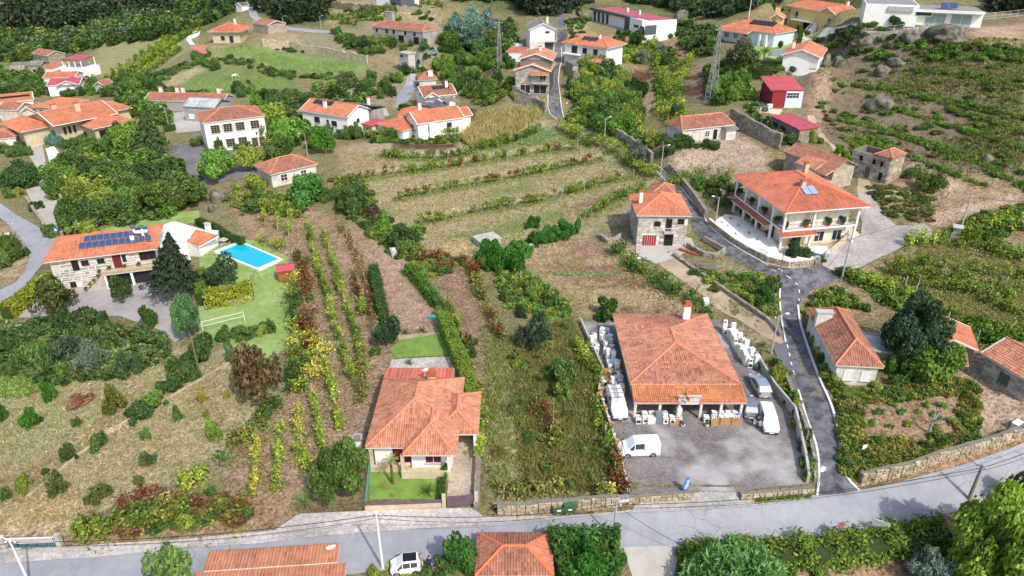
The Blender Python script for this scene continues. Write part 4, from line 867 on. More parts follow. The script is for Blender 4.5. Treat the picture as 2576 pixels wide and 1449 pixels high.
blocks(H.t, H.face('F')[0], (1, 0, 0), L_, 0, 6.0, ST_C, .5, 1.1, ho, .06)
for a, b, c, e in ho: H.opening('F', a, c, b - a, e - c, 'garage_door' if c < 1 else 'window', FRAMEW, BLACKM if c < 1 else GLASS, (2, 1), .06, False, .1)
H.box('balcony_slab', CONCW, -w + 5, w - .3, -d - .7, -d + .38, 2.75, 2.95); H.rail([(-w + 5, -d - .6, 2.95), (w - .3, -d - .6, 2.95)], .9, GALV)
H.mono(T_NEW, -w + 4.6, w - .6, -d - .9, -d + .38, 5.2, 5.7, .34, .4, name='awning'); H.chimney(1.2, 1.5, 9, 11, .7, .6)
# ---- grey-roofed house above
H = House('grey_roofed_house', 'tall white house with grey sheet gable roof at the top of lane', (1330,76), (1400,75), (1375,45), 6.2, (1345,122), depth_=11)
H.walls(WHITE, .5); H.gable(T_SLATE, 1.9, 'y', pu=.6, pv=3, fas=FRAMEW, capm=T_SLATE); H.box('lower_wall', DIRTYW, -H.w / 2 + .2, .6, -H.d / 2 - 1.0, -H.d / 2 + .49, -1, 3.0); H.windows('F', [(4.6, 5.2, 1.4, .6)]); H.opening('F', 4.6, .1, 2.6, 2.3, 'garage_door', FRAMED, DGREY, (3, 1), .05, False)
H.rail([(.4, -H.d / 2 - .9, 3.0), (H.w / 2, -H.d / 2 - .9, 3.0), (H.w / 2 + .9, 0, 3.0)], .9, FRAMEW, .5); H.box('terrace', CONCW, .61, H.w / 2, -H.d / 2 - 1.0, -H.d / 2 + .49, 2.75, 2.98); H.chimney(2.6, 3, 6.8, 9, .6, .6)
# ---- white hip-roofed house
H = House('white_hip_house', 'two-storey white house with orange hip roof and solar panels beside lane', (1411,107), (1528,122), (1565,103), 5.6, (1416,155), depth_=10.5)
H.walls(WHITE, .9); H.hip(T_NEW, 2.0, pu=.36, pv=.5, capm=CAPN); H.solar(H.plane[0], 5.4, 2.6, 4, 1, 1.25, 1.9, .04, PANELD); H.windows('F', [(6.2, 3.4, 1.3, 1.3), (9.8, 3.4, 1.3, 1.3)], FRAMED); H.opening('F', 2.4, 3.0, 1.8, 2.0, 'window', FRAMED, GLASS, (2, 1), .06, False); H.chimney(2.6, -1.2, 6.4, 8.4, .7, .6)
H.box('balcony', WHITE, -H.w / 2 + .8, -1.2, -H.d / 2 - .6, -H.d / 2 + .88, 2.7, 2.95); H.mono(T_MID, 1.0, H.w / 2 + 2, -H.d / 2 - 2.6, -H.d / 2 + .85, 2.1, 2.9, .36, .5, name='porch_roof')
for x in (H.w / 2 - .4,): H.box('column', FRAMEW, x - .15, x + .15, -H.d / 2 + .2, -H.d / 2 + .5, 0, 5.5)
# ---- modern bungalow
H = House('modern_bungalow', 'modern white and charcoal flat-roofed house with dark garage door', (1483,24), (1594,50), (1670,42), 3.6, (1560,72), depth_=11)
w, d = H.w / 2, H.d / 2
H.walls(WHITE, .1, y0=-d + 1.2, z1=3.9); H.box('parapet', DGREY, -w, w, -d, -d + 1.25, 3.5, 4.3); H.box('roof_deck', RSHEET, -w + 1, w + 6.6, -d + 1.6, d - .4, 3.95, 4.1)
for i in range(5): H.box('pier', FRAMEW, -w + .3 + i * 2.9, -w + 1.1 + i * 2.9, -d + .9, -d + 1.19, 0, 3.5)
for i in range(4): H.opening('F', 1.2 + i * 2.9, .1, 1.9, 3.0, 'window', BLACKM, GLASS, (1, 1), .05, False)
H.box('dark_block', DGREY, w - 4.4, w + .4, -d - .6, -d + 1.18, -2.5, 4.31); H.r = (w - 4.4, w + .4, -d - .6, d); H.opening('F', .8, .2, 3.2, 2.7, 'window', BLACKM, GLASS, (2, 1), .06, False)
H.box('white_block', WHITE, w + .41, w + 7.6, -d - 1.6, d, -2.5, 4.0); H.r = (w + .41, w + 7.6, -d - 1.6, d); H.opening('F', 2.6, 2.0, 2.6, .7, 'window', BLACKM, GLASS, (1, 1), .05, False); H.opening('R', 1.2, .1, 4.0, 2.7, 'garage_door', BLACKM, DGREY, (1, 6), .05, False); H.opening('F', 6.2, .1, 2.4, 2.6, 'garage_door', BLACKM, DGREY, (1, 6), .05, False)
H.box('parapet_wall', WHITE, w + .41, w + 7.6, -d - 1.6, -d - 1.35, 4.0, 4.5); H.box('terrace', CONCW, -w - .2, w - 4.4, -d - .2, -d + 1.19, -2, .05); H.chimney(0, 1, 4, 5.2, .7, .5, WHITE, WHITE); H.chimney(7.5, 1, 4, 5.2, .7, .5, WHITE, WHITE)
# ---- pool villa
H = House('pool_villa', 'white villa with dark solar array on orange roof by the lawn pool', (1812,68), (1950,86), (1968,68), 3.6, (1850,112), depth_=11)
H.walls(BLUEW, .5); H.hip(T_NEW, 2.2, pu=.36, pv=.5, capm=CAPN); H.solar(H.plane[0], 7.2, 3.4, 6, 2, 1.25, 1.1, .02, PANELD, fr=PANELD); H.windows('F', [(1.0, 1.2, 1.3, 1.3), (4.0, 1.2, 1.3, 1.3), (7.0, 1.2, 1.3, 1.3)], bars=(3, 2)); H.mono(T_RED, -H.w / 2, 1.5, -H.d / 2 - 2.0, -H.d / 2 + .3, 3.0, 3.65, .36, .5, name='porch_roof')
for x in (4, 6): H.box('arch_pier', WHITE, x, x + .6, -H.d / 2 - .4, -H.d / 2 + .45, 0, 3)
# ---- yellow house
H = House('yellow_villa', 'yellow two-storey villa with white stair balcony and orange roofs', (1972,14), (2110,36), (2145,20), 6.0, (2000,72), depth_=10)
w, d = H.w / 2, H.d / 2
H.walls(YELW, .5); H.hip(T_NEW, 2.0, pu=.36, pv=.5, capm=CAPN, fas=FRAMEW); H.gable(T_NEW, 1.5, 'y', w - 6.2, w + .6, -d - 1.8, 2, 6.05, .36, .5, wallm=YELW, fas=FRAMEW, name='gable_roof', verge=.6); H.walls(YELW, x0=w - 5.7, x1=w + .1, y0=-d - 1.3, y1=-d + .9, z1=6.0, name='bay_wall'); H.opening('F', 3.4, 3.6, 1.3, 1.2, 'window', FRAMEW, GLASS, (2, 1), .07)
H.r = (-w + .5, w - .5, -d + .5, d - .5); H.opening('F', 4.6, 2.9, 1.3, 2.0, 'door', FRAMEW, FRAMED, (1, 1), .06, False); H.opening('F', 8.6, .05, 3, 2.3, 'garage_door', FRAMEW, BLACKV, (1, 1), .06, False); H.windows('F', [(1.5, 4.4, .8, .8), (.8, .6, .7, 1.9)])
H.box('balcony_slab', FRAMEW, -w + 5.5, w - 5.8, -d - 1.6, -d + .48, 2.6, 2.85); H.rail([(-w + 5.5, -d - 1.5, 2.85), (w - 7.5, -d - 1.5, 2.85)], .95, FRAMEW, .3)
st = MB()
for i in range(9): st.box(w - 7.4 + i * .0, w - 6.0, -d - 1.62 - i * .3, -d - 1.32 - i * .3, -.3, 2.6 - i * .29)
st.build('stair', FRAMEW, H.t); H.rail([(w - 7.45, -d - 1.5, 2.7), (w - 7.45, -d - 4.2, .2)], .9, FRAMEW, .3)
H.chimney(w - 4, 1.5, 6.6, 8.8, .8, .7, FRAMEW)
H = House('yellow_pavilion', 'small yellow pavilion with stubby chimney beside the yellow villa', (1935,45), (1972,47), (1976,38), 4.2, (1955,70), 'outbuilding', depth_=5.5); H.walls(YELW, .4); H.gable(T_NEW, 1.2, 'y', pu=.4, pv=.5, wallm=YELW, fas=FRAMEW); H.chimney(-.3, .6, 4.6, 7.0, 1.3, .8, YELW)
# ---- big white modern house, top right
H = House('white_modern_house', 'long white modern flat-roofed house on the hilltop with grey roof deck', (2175,22), (2480,34), (2488,20), 3.3, (2400,62), depth_=12)
w, d = H.w / 2, H.d / 2
H.walls(WHITE, .05, x1=w - 14, y0=-d - 1.2, z1=4.6); e0 = H.r; DK = mat('grey_deck', S('8f8b88'), .9, .2, .6)
H.walls(WHITE, x0=w - 13.99, x1=w, y0=-d + 1.6, y1=d - .5, z1=3.1, name='east_wall')
H.box('roof_deck', DK, -w + .3, w - 14.3, -d - .9, d - .3, 4.605, 4.66); H.box('fascia', FRAMEW, w - 14.0, w, -d + .3, -d + .49, 3.0, 3.6); H.box('ceiling', FRAMEW, w - 13.98, w - .02, -d + .5, d - .4, 3.11, 3.4); H.roof_o = H.box('east_roof', DK, w - 14, w - .3, -d + .5, d - .3, 3.45, 3.52)
for u in (2.2, 7.6): H.opening('F', u, .1, 4.2, 2.5, 'window', FRAMEW, mat('green_glass', S('8fa8a2'), .15, .1, 1), (2, 1), .08, False)
H.r = e0; H.opening('F', 11, 2.4, 3.4, .8, 'window', FRAMEW, GLASS, (1, 1), .06, False)
for i in range(6): H.box('louvre', FRAMEW, w - 20.5, w - 15, -d - 1.6, -d - 1.22, 3.2 + i * .2, 3.28 + i * .2)
H.solar([(w - 9, -d + 3, 3.6), (w - 5, -d + 3, 3.6), (w - 5, -d + 5.5, 4.8), (w - 9, -d + 5.5, 4.8)], 0, 0, 2, 1, 1.8, 2.4, .05)
# ---- gable house on the slope
H = House('slope_gable_house', 'white bungalow with wide orange gable facing a lawn with palms', (1964,138), (2066,146), (2113,114), 3.2, (1990,165), depth_=14)
H.walls(WHITE, .6); H.gable(T_NEW, 1.5, 'y', pu=.36, pv=.5, capm=CAPN, fas=FRAMEW); H.windows('F', [(6.4, .8, 1.3, 1.4)], pm=SHUTW); H.chimney(-2.6, -1, 3.9, 5.6, .6, .5); H.mono(GALV, -H.w / 2 - 3, -H.w / 2 - .02, -H.d / 2 + .5, 2, 2.6, 3.0, 2, 4, name='lean_to', axis='x')
# ---- red sheds
H = House('red_shed', 'tall shed with crimson sheet roof and white wall by dirt track', (1945,228), (2024,228), (2025,180), 3.8, (1960,262), 'shed', depth_=8.5)
H.walls(mat('oxblood_wall', S('8f2f33'), .8, .15), .15, z1=3.7); H.mono(RSHEET, -H.w / 2 - .5, H.w / 2, -H.d / 2, H.d / 2, 3.8, 5.2, 3, 4, MC['felt_edge'], 'roof'); H.box('back_wall', OFFW, -H.w / 2 + .2, H.w / 2 - .2, H.d / 2 - .6, H.d / 2 - .16, 3.71, 5.0); H.box('white_wall', BLUEW, -.4, H.w / 2 - .1, -H.d / 2 + .02, -H.d / 2 + .14, -1, 3.65); H.r = (-.4, H.w / 2, -H.d / 2 + .02, 0); H.opening('F', .2, 2.2, 2.6, 1.1, 'window', FRAMEW, GLASS, (4, 2), .05, False)
H = House('long_red_shed', 'low granite shed under long crimson sheet roof below the track', (1938,292), (2012,328), (2040,322), 2.8, (1990,345), 'shed', depth_=4.5); H.walls(STONED, .2); H.mono(RSHEET, -H.w / 2, H.w / 2, -H.d / 2, H.d / 2, 2.8, 3.3, 3, 4, MC['felt_edge'], 'roof'); H.windows('F', [(1, 1, 2, 1), (4, 1, 2, 1)], GALV)
# ---- tile-roofed cottage with a figure at the door
H = House('long_cottage', 'long low white cottage with weathered orange roof below gardens', (1716,327), (1850,313), (1835,285), 2.8, (1840,345), depth_=6.4)
H.walls(DIRTYW, .35); H.hip(T_OLD, 1.7, pu=.3, pv=.45, pyr=1.4); H.door('F', 3.6, .9, 2.0, DIRTYW); H.windows('F', [(5.4, .8, 1.0, 1.1), (9.6, .8, 1.0, 1.1)], bars=(2, 3)); H.opening('F', 7.3, .02, 1.0, 2.1, 'doorway', FRAMEW, BLACKV, (1, 1), .07, False); H.box('porch', DIRTYW, H.w / 2 - 2.6, H.w / 2 - .3, -H.d / 2 - 1.0, -H.d / 2 + .34, -.5, 2.2); H.mono(T_SLATE, H.w / 2 - 3, H.w / 2, -H.d / 2 - 1.4, -H.d / 2 + .2, 2.25, 2.6, .6, 2, name='porch_roof', fas=GREYR); COTT = H
# ---- granite ruins by the track
H = House('granite_ruin', 'roofless ivy-topped granite ruin with a tiled end bay', (2145,375), (2245,400), (2291,390), 4.6, (2242,443), 'ruin')
w, d = H.w / 2, H.d / 2
H.walls(MORTARD, .1, x0=.6); e = H.r; H.hip(T_OLD, 1.0, .4, w + .1, -d - .05, d + .05, 4.62, .3, .45, fas=STONED)
for nm, a in (('front_wall', (-w, .59, -d + .1, -d + .5)), ('back_wall', (-w, .59, d - .5, d - .1)), ('end_wall', (-w, -w + .4, -d + .51, d - .51))): H.walls(MORTARD, x0=a[0], x1=a[1], y0=a[2], y1=a[3], z1=4.5 + R.uniform(-.2, .2), name=nm)
H.r = (-w, w - .1, -d + .1, d - .1); ho = [(1.6, 2.3, 2.9, 3.9), (4.1, 4.8, 2.8, 3.8), (3.2, 4.1, .0, 2.0), (5.6, 6.2, 2.7, 3.7), (5.8, 6.5, .2, 1.7)]
blocks(H.t, H.face('F')[0], (1, 0, 0), 2 * w - .1, -.3, 4.5, ST_C, .42, .8, ho, .05); blocks(H.t, H.face('R')[0], (0, 1, 0), 2 * d - .2, -.3, 4.5, ST_W, .42, .8, (), .05)
for a, b, c, e2 in ho: H.opening('F', a, c, b - a, e2 - c, 'door' if c < .1 else 'window', STONED, BLACKV if c > .1 else DGREY, (1, 1), .08, False, .12)
RUIN = H
H = House('old_farm_block', 'old granite farm block with patched russet and orange roofs', (1972,383), (2099,427), (2145,417), 3.9, (2100,455), 'ruin', depth_=6.0)
H.walls(STONED, .3); H.gable(T_OLD, 1.3, pu=.3, pv=.45, wallm=STONED, fas=STONED); blocks(H.t, H.face('L')[0], (0, -1, 0), H.d - .6, -.3, 3.8, ST_D, .42, .8, (), .05)
H.mono(T_MID, -1.5, 3.2, -H.d / 2 - 1.8, -H.d / 2 + 1.2, 3.4, 4.5, .3, .45, name='patched_roof'); H.box('bay_wall', DIRTYW, -1.2, 3.0, -H.d / 2 - 1.5, -H.d / 2 + .28, -1, 3.3); H.box('veranda_floor', CONCW, 3.01, H.w / 2, -H.d / 2 - 1.6, -H.d / 2 + .28, 1.5, 1.7); H.rail([(3.1, -H.d / 2 - 1.5, 1.7), (H.w / 2, -H.d / 2 - 1.5, 1.7)], .9, WOODP, .3)
for x in (3.4, H.w / 2 - .2): H.box('post', WOODP, x, x + .14, -H.d / 2 - 1.5, -H.d / 2 - 1.36, -.5, 3.2)
H.mono(T_OLD, 3.21, H.w / 2, -H.d / 2 - 2, -H.d / 2 + .4, 3.2, 4.0, .3, .45, name='veranda_roof')
# ---- big house with balconies
H = House('balcony_house', 'big two-storey house with wide orange-red hip roof and pot-lined balconies', (1840,441), (1975,536), (2169,506), 6.6, (1960,612))
w, d = H.w / 2, H.d / 2; OV = 2.0
BG = mat('cream_render', S('dccfb8'), .85, .12, .8)
H.walls(BG, OV); H.hip(T_RED, 2.7, pu=.26, pv=.4, capm=CAPN, fas=FRAMEW); X0, X1, Y0, Y1 = H.r
H.chimney(3.5, -1.6, 7.6, 9.6, .8, .7, BEIGE, TERRA); H.chimney(-w + 6, 2.8, 7.4, 10.2, .8, .7, BEIGE, TERRA); H.solar(H.plane[0], 6.0, 3.0, 1, 1, 1, 1) if False else None
H.solar(H.plane[1], 5.2, 3.6, 2, 1, 1.1, 2.0, .05, mat('pale_panel', S('8ea3bd'), .2, .1, 1))
H.box('balcony_slab', FRAMEW, -w + .7, X0 - .003, -d + .7, d - 1, 3.0, 3.25); H.box('balcony_slab', FRAMEW, X0, w - .8, -d + .7, Y0 - .003, 3.0, 3.25); H.box('balcony_slab', FRAMEW, X1 + .003, w - .8, Y0, d - 1, 3.0, 3.25)
H.mono(T_RED, -w - .1, -w + 1.6, -d - .1, d - .6, 2.55, 3.05, .26, .4, name='skirt_roof', axis='x'); H.mono(T_RED, -w + 1.61, w - 4.5, -d - .2, -d + 1.5, 2.55, 3.05, .26, .4, name='skirt_roof')
H.mono(T_RED, w - 1.5, w + .2, -d + .2, -1.0, 3.05, 2.55, .26, .4, name='skirt_roof', axis='x')
H.rail([(-w + .8, d - 1.1, 3.25), (-w + .8, -d + .8, 3.25), (w - .9, -d + .8, 3.25), (w - .9, d - 1.1, 3.25)], .9, IRON, .16, 'balcony_railing')
for x, y in ((-w + .9, d - 1.2), (-w + .9, 0), (-w + .9, -d + .9), (-w / 2, -d + .9), (0, -d + .9), (w / 2, -d + .9), (w - 1, -d + .9), (w - 1, -1.5), (w - 1, d - 1.2)): H.box('column', FRAMEW, x - .16, x + .16, y - .16, y + .16, -.5, 6.5)
for u in (1.6, 5.4, 9.6): H.opening('F', u, 3.3, 1.5, 2.1, 'window', FRAMEW, SHUTW, (2, 1), .07, False, pane='shutter'); H.opening('F', u, .1, 1.5, 2.0, 'window', FRAMEW, GLASS, (2, 1), .07, False)
for u in (1.4, 5.4, 8.6): H.opening('R', u, 3.3, 1.4, 2.0, 'window', FRAMEW, SHUTW, (2, 1), .07, False, pane='shutter'); H.opening('R', u, .3, 1.6, 1.7, 'window', FRAMEW, GLASS, (2, 1), .07, False)
for u in (2.2, 6.2): H.opening('L', u, 3.3, 1.5, 2.0, 'window', FRAMEW, SHUTW, (2, 1), .07, False, pane='shutter')
H.box('ground_floor_base', BEIGE, -w + .6, w - .5, -d + .5, d - .6, -1.4, .08)
for i, (x, y) in enumerate(((-w + 1.2, 2.5), (-w + 1.2, -2), (-w + 1.3, -d + 1.3), (-3, -d + 1.2), (1.5, -d + 1.2), (5.5, -d + 1.2), (w - 1.3, -d + 1.4), (w - 1.3, -2.4), (w - 1.3, 1.5), (w - 1.3, 4))): o = H.pot(x, y, 3.25, 1.9, '4d6a2c'); reg(o, 'tall terracotta urn', "on the big house's upper balcony", x * .6 + (y if x > w - 2 else -y * .1), 'flower pot')
for i, (x, y) in enumerate(((-5.5, -d + 1.2), (-1, -d + 1.2), (3.5, -d + 1.2), (w - 1.3, -4))): o = H.pot(x, y, .08, 1.9, '4d6a2c'); reg(o, 'tall terracotta urn', "under the big house's ground-floor porch", x, 'flower pot')
BIG = H
# ---- grey granite house with a red garage door
H = House('grey_stone_house', 'grey granite house with red garage door and orange pyramid roof', (1601,542), (1741,543), (1720,491), 5.6, (1596,612))
H.walls(MORTAR, .45); H.hip(T_NEW, 2.1, pu=.3, pv=.42, pyr=4.3); L_ = H.r[1] - H.r[0]
ho = [(1.0, 3.2, .02, 1.95), (2.6, 3.7, 3.5, 4.5), (4.6, 5.5, 2.75, 5.0), (6.4, 7.5, 3.9, 5.0), (4.5, 6.0, .02, 2.2)]
blocks(H.t, H.face('F')[0], (1, 0, 0), L_, -.2, 5.5, ST_C, .5, 1.15, ho, .04, thick=.1); blocks(H.t, H.face('L')[0], (0, -1, 0), H.d - .9, -.2, 5.5, ST_C, .5, 1.3, (), .04, thick=.1, cap=120)
H.opening('F', 1.0, .02, 2.2, 1.93, 'garage_door', CONCW, mat('red_door', S('99302f'), .6, .1), (6, 1), .05, False, .08, 'leaf'); H.windows('F', [(2.6, 3.5, 1.1, 1.0), (6.4, 3.9, 1.1, 1.1)], CONCW, BLACKV, proud=.09); H.opening('F', 4.6, 2.75, .9, 2.2, 'door', FRAMED, BLACKV, (1, 1), .05, False, .09); H.opening('F', 4.5, .02, 1.5, 2.15, 'doorway', CONCW, BLACKV, (1, 1), .05, False, .09)
H.box('balcony', CONCW, H.r[0] + 4.3, H.r[0] + 6.2, H.r[2] - .9, H.r[2] - .06, 2.5, 2.7); H.rail([(H.r[0] + 4.3, H.r[2] - .85, 2.7), (H.r[0] + 6.2, H.r[2] - .85, 2.7)], .85, FRAMEW, .2); H.chimney(-3.3, -.6, 6.2, 8.2, .55, .55, WHITE)
a = House('rear_tiled_store', 'small tile-roofed store behind the grey granite house', (1640,487), (1700,490), (1692,458), 4.2, (1660,520), 'outbuilding', depth_=4.6); a.walls(DIRTYW, .3); a.hip(T_OLD, 1.2, pu=.3, pv=.45)
# ---- derelict house by the lane, right
H = House('derelict_house', 'derelict white house with lichen-stained tiles and block chimney beside the lane', (2102,918), (2224,925), (2145,785), 3.0, (2110,945))
H.walls(DIRTYW, .4); H.hip(T_OLD, 2.0, pu=.26, pv=.4); H.windows('F', [(1.0, .8, 1.0, 1.2), (3.0, .8, 1.0, 1.2)], pm=SHUTW); c = H.loc(2104, 812, 4); H.chimney(-H.w / 2 + .9, 2.6, 2.5, 5.0, 1.9, .8, DIRTYW, CONCW)
H.mono(T_WSHEET, H.w / 2 + .1, H.w / 2 + 2.8, -2.2, 2.5, 2.5, 2.2, .5, 2.4, name='tin_lean_to', axis='x', fas=GALV); H.box('lean_to_wall', WOODP, H.w / 2 + .2, H.w / 2 + 2.6, -2.0, 2.3, -.5, 2.0)
# ---- sheds and house at the right edge
H = House('orange_barn', 'small barn with smooth orange roof among vines at the right', (2362,866), (2462,883), (2425,820), 2.7, (2400,905), 'barn', depth_=5.8); H.walls(STONED, .35); H.gable(T_RED, .9, 'y', pu=.5, pv=1.4, wallm=STONED, off=-.8); H.mono(T_RED, -H.w / 2 - .3, .9, -H.d / 2 - 2.6, -H.d / 2 - .05, 1.9, 2.5, .5, 1.2, name='porch_roof')
H = House('edge_farmhouse', 'granite farmhouse with tall stained chimney at the right edge', (2468,888), (2600,968), (2700,900), 3.0, (2480,940), depth_=6.5)
H.walls(STONEC, .5); H.gable(T_MID, 1.5, pu=.26, pv=.4, wallm=STONEC); L_ = H.r[1] - H.r[0]; blocks(H.t, H.face('F')[0], (1, 0, 0), L_, -.6, 2.9, ST_C, .42, 1.0, [(2.2, 3.3, .5, 2.0)], .05); H.opening('F', 2.2, .5, 1.1, 1.5, 'window', DGREY, mat('green_shutter', S('5b7a72'), .7, .2), (2, 4), .06, False, .12); H.chimney(-H.w / 2 + 3.0, 1.2, 3, 6.2, 1.5, .8, DIRTYW, mat('red_cap', S('a4564a')))
# ---- roofs below the camera at the bottom edge
H = House('lower_left_house', 'broad orange sheet-tiled roof at the bottom edge left of the parked car', (500,1445), (872,1420), (855,1368), 3.4, (300,1490), zb=-2.6, depth_=4.0)
w = H.w / 2
H.walls(OFFW, .6, y0=-7, y1=0, z1=1.6); a = tilemat('sheet_tile_orange', S('b8754f'), S('c07f5a'), S('ab6845'), .2)
b = [H.loc(527, 1388, 3.4), H.loc(856, 1366, 3.4)]
H.mono(a, b[0].x, b[1].x, H.loc(840, 1416, 3.2).y, b[1].y, 3.2, 3.4, .3, .5, name='upper_roof'); y1 = H.loc(872, 1416, 3.0).y
H.mono(a, H.loc(495, 1416, 3.0).x, H.loc(873, 1416, 3.0).x, y1 - 6, H.loc(840, 1416, 3.2).y - .02, 2.2, 3.1, .3, .5, name='roof')
dish(833, 1382, .9, 'grey satellite dish on the broad orange roof at bottom edge', .5)
H = House('lower_hip_house', 'weathered hip roof with orange replacement tiles at the bottom edge', (1195,1449), (1393,1449), (1385,1341), 3.2, (1300,1490), zb=-3.0)
H.walls(DIRTYW, .5); H.hip(T_OLD, 1.0, pu=.26, pv=.4, capm=CAPN)
tiles(H.roof_o, [tuple(Vector(p) + Vector((0, 0, .06))) for p in H.plane[1]], T_NEW, .26, .4)
# ---- the houses on the left
ST = T_RED
H = House('sprawling_villa', 'sprawling villa with stacked orange hip roofs and white verges', (232,325), (338,303), (300,262), 3.4, (270,350), depth_=13)
w, d = H.w / 2, H.d / 2
H.walls(BEIGE, .8); H.hip(T_NEW, 1.9, pu=.36, pv=.5, capm=CAPN, fas=FRAMEW)
H.walls(BEIGE, x0=-w - 6, x1=w - 2, y0=1, y1=13, z1=5.0, name='rear_wall'); e = H.r; H.gable(T_NEW, 2.2, 'x', -w - 7, w - 1.6, -1.5, 14, 4.9, .36, .5, wallm=BEIGE, fas=FRAMEW, name='rear_roof')
H.walls(BEIGE, x0=-w - 12, x1=-w - 6.01, y0=5, y1=16, z1=3.6, name='west_wall'); H.hip(T_NEW, 1.8, -w - 13, -w - 4.5, 4, 17, 3.65, .36, .5, capm=CAPN, name='west_roof'); H.hip(T_NEW, 1.7, w - 6, w + 6, 6, 19, 3.8, .36, .5, capm=CAPN, name='east_roof'); H.walls(BEIGE, x0=w - 5.4, x1=w + 5.4, y0=7, y1=18, z1=3.75, name='east_wall')
H.r = e; H.windows('F', [(2, 1.6, .5, 1.8), (3.2, 1.6, .5, 1.8), (4.4, 1.6, .5, 1.8)], FRAMED); H.chimney(-4, 3.2, 5.6, 8.4, 1.2, .8, BEIGE); H.chimney(-w - 2, 9, 5.6, 7.8, 1.2, .8, BEIGE); H.solar(H.plane[0], 1, 1, 1, 1, .01, .01) if False else None
H.r = (-w + .8, w - .8, -d + .8, d - .8); H.opening('F', 1, .2, 5, 2.2, 'veranda_opening', FRAMED, BLACKV, (3, 1), .08, False)
H = House('blue_framed_wing', 'orange hip-roofed house with white windowed gallery left of the villa', (80,268), (150,274), (176,252), 4.0, (110,292), depth_=11); H.walls(GREYR, .4); H.hip(T_NEW, 1.6, pu=.36, pv=.5, capm=CAPN); H.windows('F', [(1.4, 2.2, 1.6, 1.0), (3.8, 2.2, 1.6, 1.0), (6.0, 2.2, 1.2, 1.0)])
H = House('slot_roof_house', 'orange-roofed house with a long dark roof slot at left edge', (-30,262), (85,250), (90,236), 4.5, (60,275), depth_=9); H.walls(WHITE, .4); H.gable(T_NEW, 1.4, pu=.36, pv=.5, fas=FRAMEW); H.box('roof_slot', BLACKV, -3, 5, -2.4, -2.0, 5.2, 5.7)
H = House('edge_old_house', 'old house with dull brown tiles at the left edge', (-10,275), (42,278), (55,262), 3.5, (30,292), depth_=7); H.walls(DIRTYW, .3); H.gable(T_OLD, 1.5, pu=.36, pv=.5, wallm=DIRTYW)
H = House('brown_tiled_cottage', 'brown-tiled cottage between the slot-roofed house and villa', (52,282), (88,282), (86,266), 3.0, (70,295), depth_=6); H.walls(DIRTYW, .3); H.gable(T_OLD, 1.3, 'y', pu=.4, pv=.6, wallm=DIRTYW)
H = House('corner_cottage', 'old-tiled cottage half cut by the left edge beside the driveway', (-30,352), (40,345), (48,330), 3.0, (30,362), depth_=7); H.walls(OFFW, .3); H.hip(T_OLD, 1.6, pu=.34, pv=.5)
H = House('long_farm_row', 'long low tile-roofed row with square chimneys beside the paddock', (362,252), (562,256), (570,236), 3.0, (460,272), depth_=7); H.walls(GREYR, .3); H.gable(T_OLD, 1.4, pu=.36, pv=.5, wallm=GREYR)
for x in (-8.5, -3.5, -1.8, 9): H.chimney(x, .6, 3.6, 6.0, .9, .7, OFFW)
H = House('metal_roof_workshop', 'grey block workshop with pale corrugated roof beside long row', (458,268), (540,272), (578,262), 4.0, (520,290), 'workshop', depth_=8); H.walls(GREYR, .2); H.gable(T_WSHEET, 1.5, pu=.5, pv=3, wallm=GREYR, fas=GALV, capm=GALV); H.windows('F', [(1.2, .8, 1.4, 1.2), (4.6, .8, 1.4, 1.2)], pm=SHUTW)
H = House('stone_barn', 'distant roofed stone barn among trees at far left', (78,134), (118,141), (140,128), 4.5, (110,152), 'barn', depth_=8); H.walls(STONED, .3); H.gable(T_OLD, 1.5, pu=.5, pv=.8, wallm=STONED); H.windows('F', [(1, 2.2, 1, 1), (3, 2.2, 1, 1), (5, 2.2, 1, 1)], STONED, BLACKV)
H = House('roofless_stone_house', 'roofless grey stone house with empty windows at far left', (20,168), (62,166), (70,156), 4.5, (40,184), 'ruin', depth_=7); H.walls(STONED, .2); H.mono(T_SLATE, -H.w / 2, H.w / 2, -1, H.d / 2, 4.5, 4.9, .6, 2, STONED, 'roof'); H.windows('F', [(1.2, 1.6, 1, 1.3), (3.4, 1.6, 1, 1.3), (5.4, 1.6, 1, 1.3)], STONED, BLACKV)
H = House('half_roofed_stone_house', 'stone house with broken slate roof beside the roofless one', (66,166), (100,166), (108,154), 4.0, (85,182), 'ruin', depth_=7); H.walls(STONED, .2); H.gable(T_SLATE, 1.2, pu=.6, pv=2, wallm=STONED, fas=STONED, capm=STONED); H.windows('F', [(2, 1.4, 1, 1.2)], STONED, BLACKV)
H = House('red_lean_to', 'low white lean-to with coral roof beside the canopy terrace', (96,171), (130,172), (140,158), 2.6, (115,180), 'outbuilding', depth_=9); H.walls(WHITE, .3); H.mono(T_RED, -H.w / 2, H.w / 2, -H.d / 2, H.d / 2, 2.6, 3.4, .6, 2, name='roof')
H = House('canopy_terrace', 'white terrace with red canopy on slim columns at far left', (152,150), (200,152), (196,138), 6.5, (180,178), 'terrace', depth_=8)
H.walls(WHITE, -.6, z1=3.4); H.mono(RSHEET, -H.w / 2, H.w / 2, -H.d / 2, H.d / 2, 6.5, 6.9, 3, 4, MC['felt_edge'], 'canopy')
for x in (-.48, -.16, .16, .48):
 for y in (-.45, .45): H.box('column', FRAMEW, x * H.w - .15, x * H.w + .15, y * H.d - .15, y * H.d + .15, 3.41, 6.5)
H.rail([(-H.w / 2, -H.d / 2 - .4, 3.4), (H.w / 2, -H.d / 2 - .4, 3.4)], .9, FRAMEW, .8)
H = House('coral_roof_house', 'long coral-roofed house below the canopy terrace', (106,196), (188,194), (190,183), 3.4, (150,207), depth_=8); H.walls(OFFW, .3); H.gable(T_RED, 1.2, pu=.5, pv=.8)
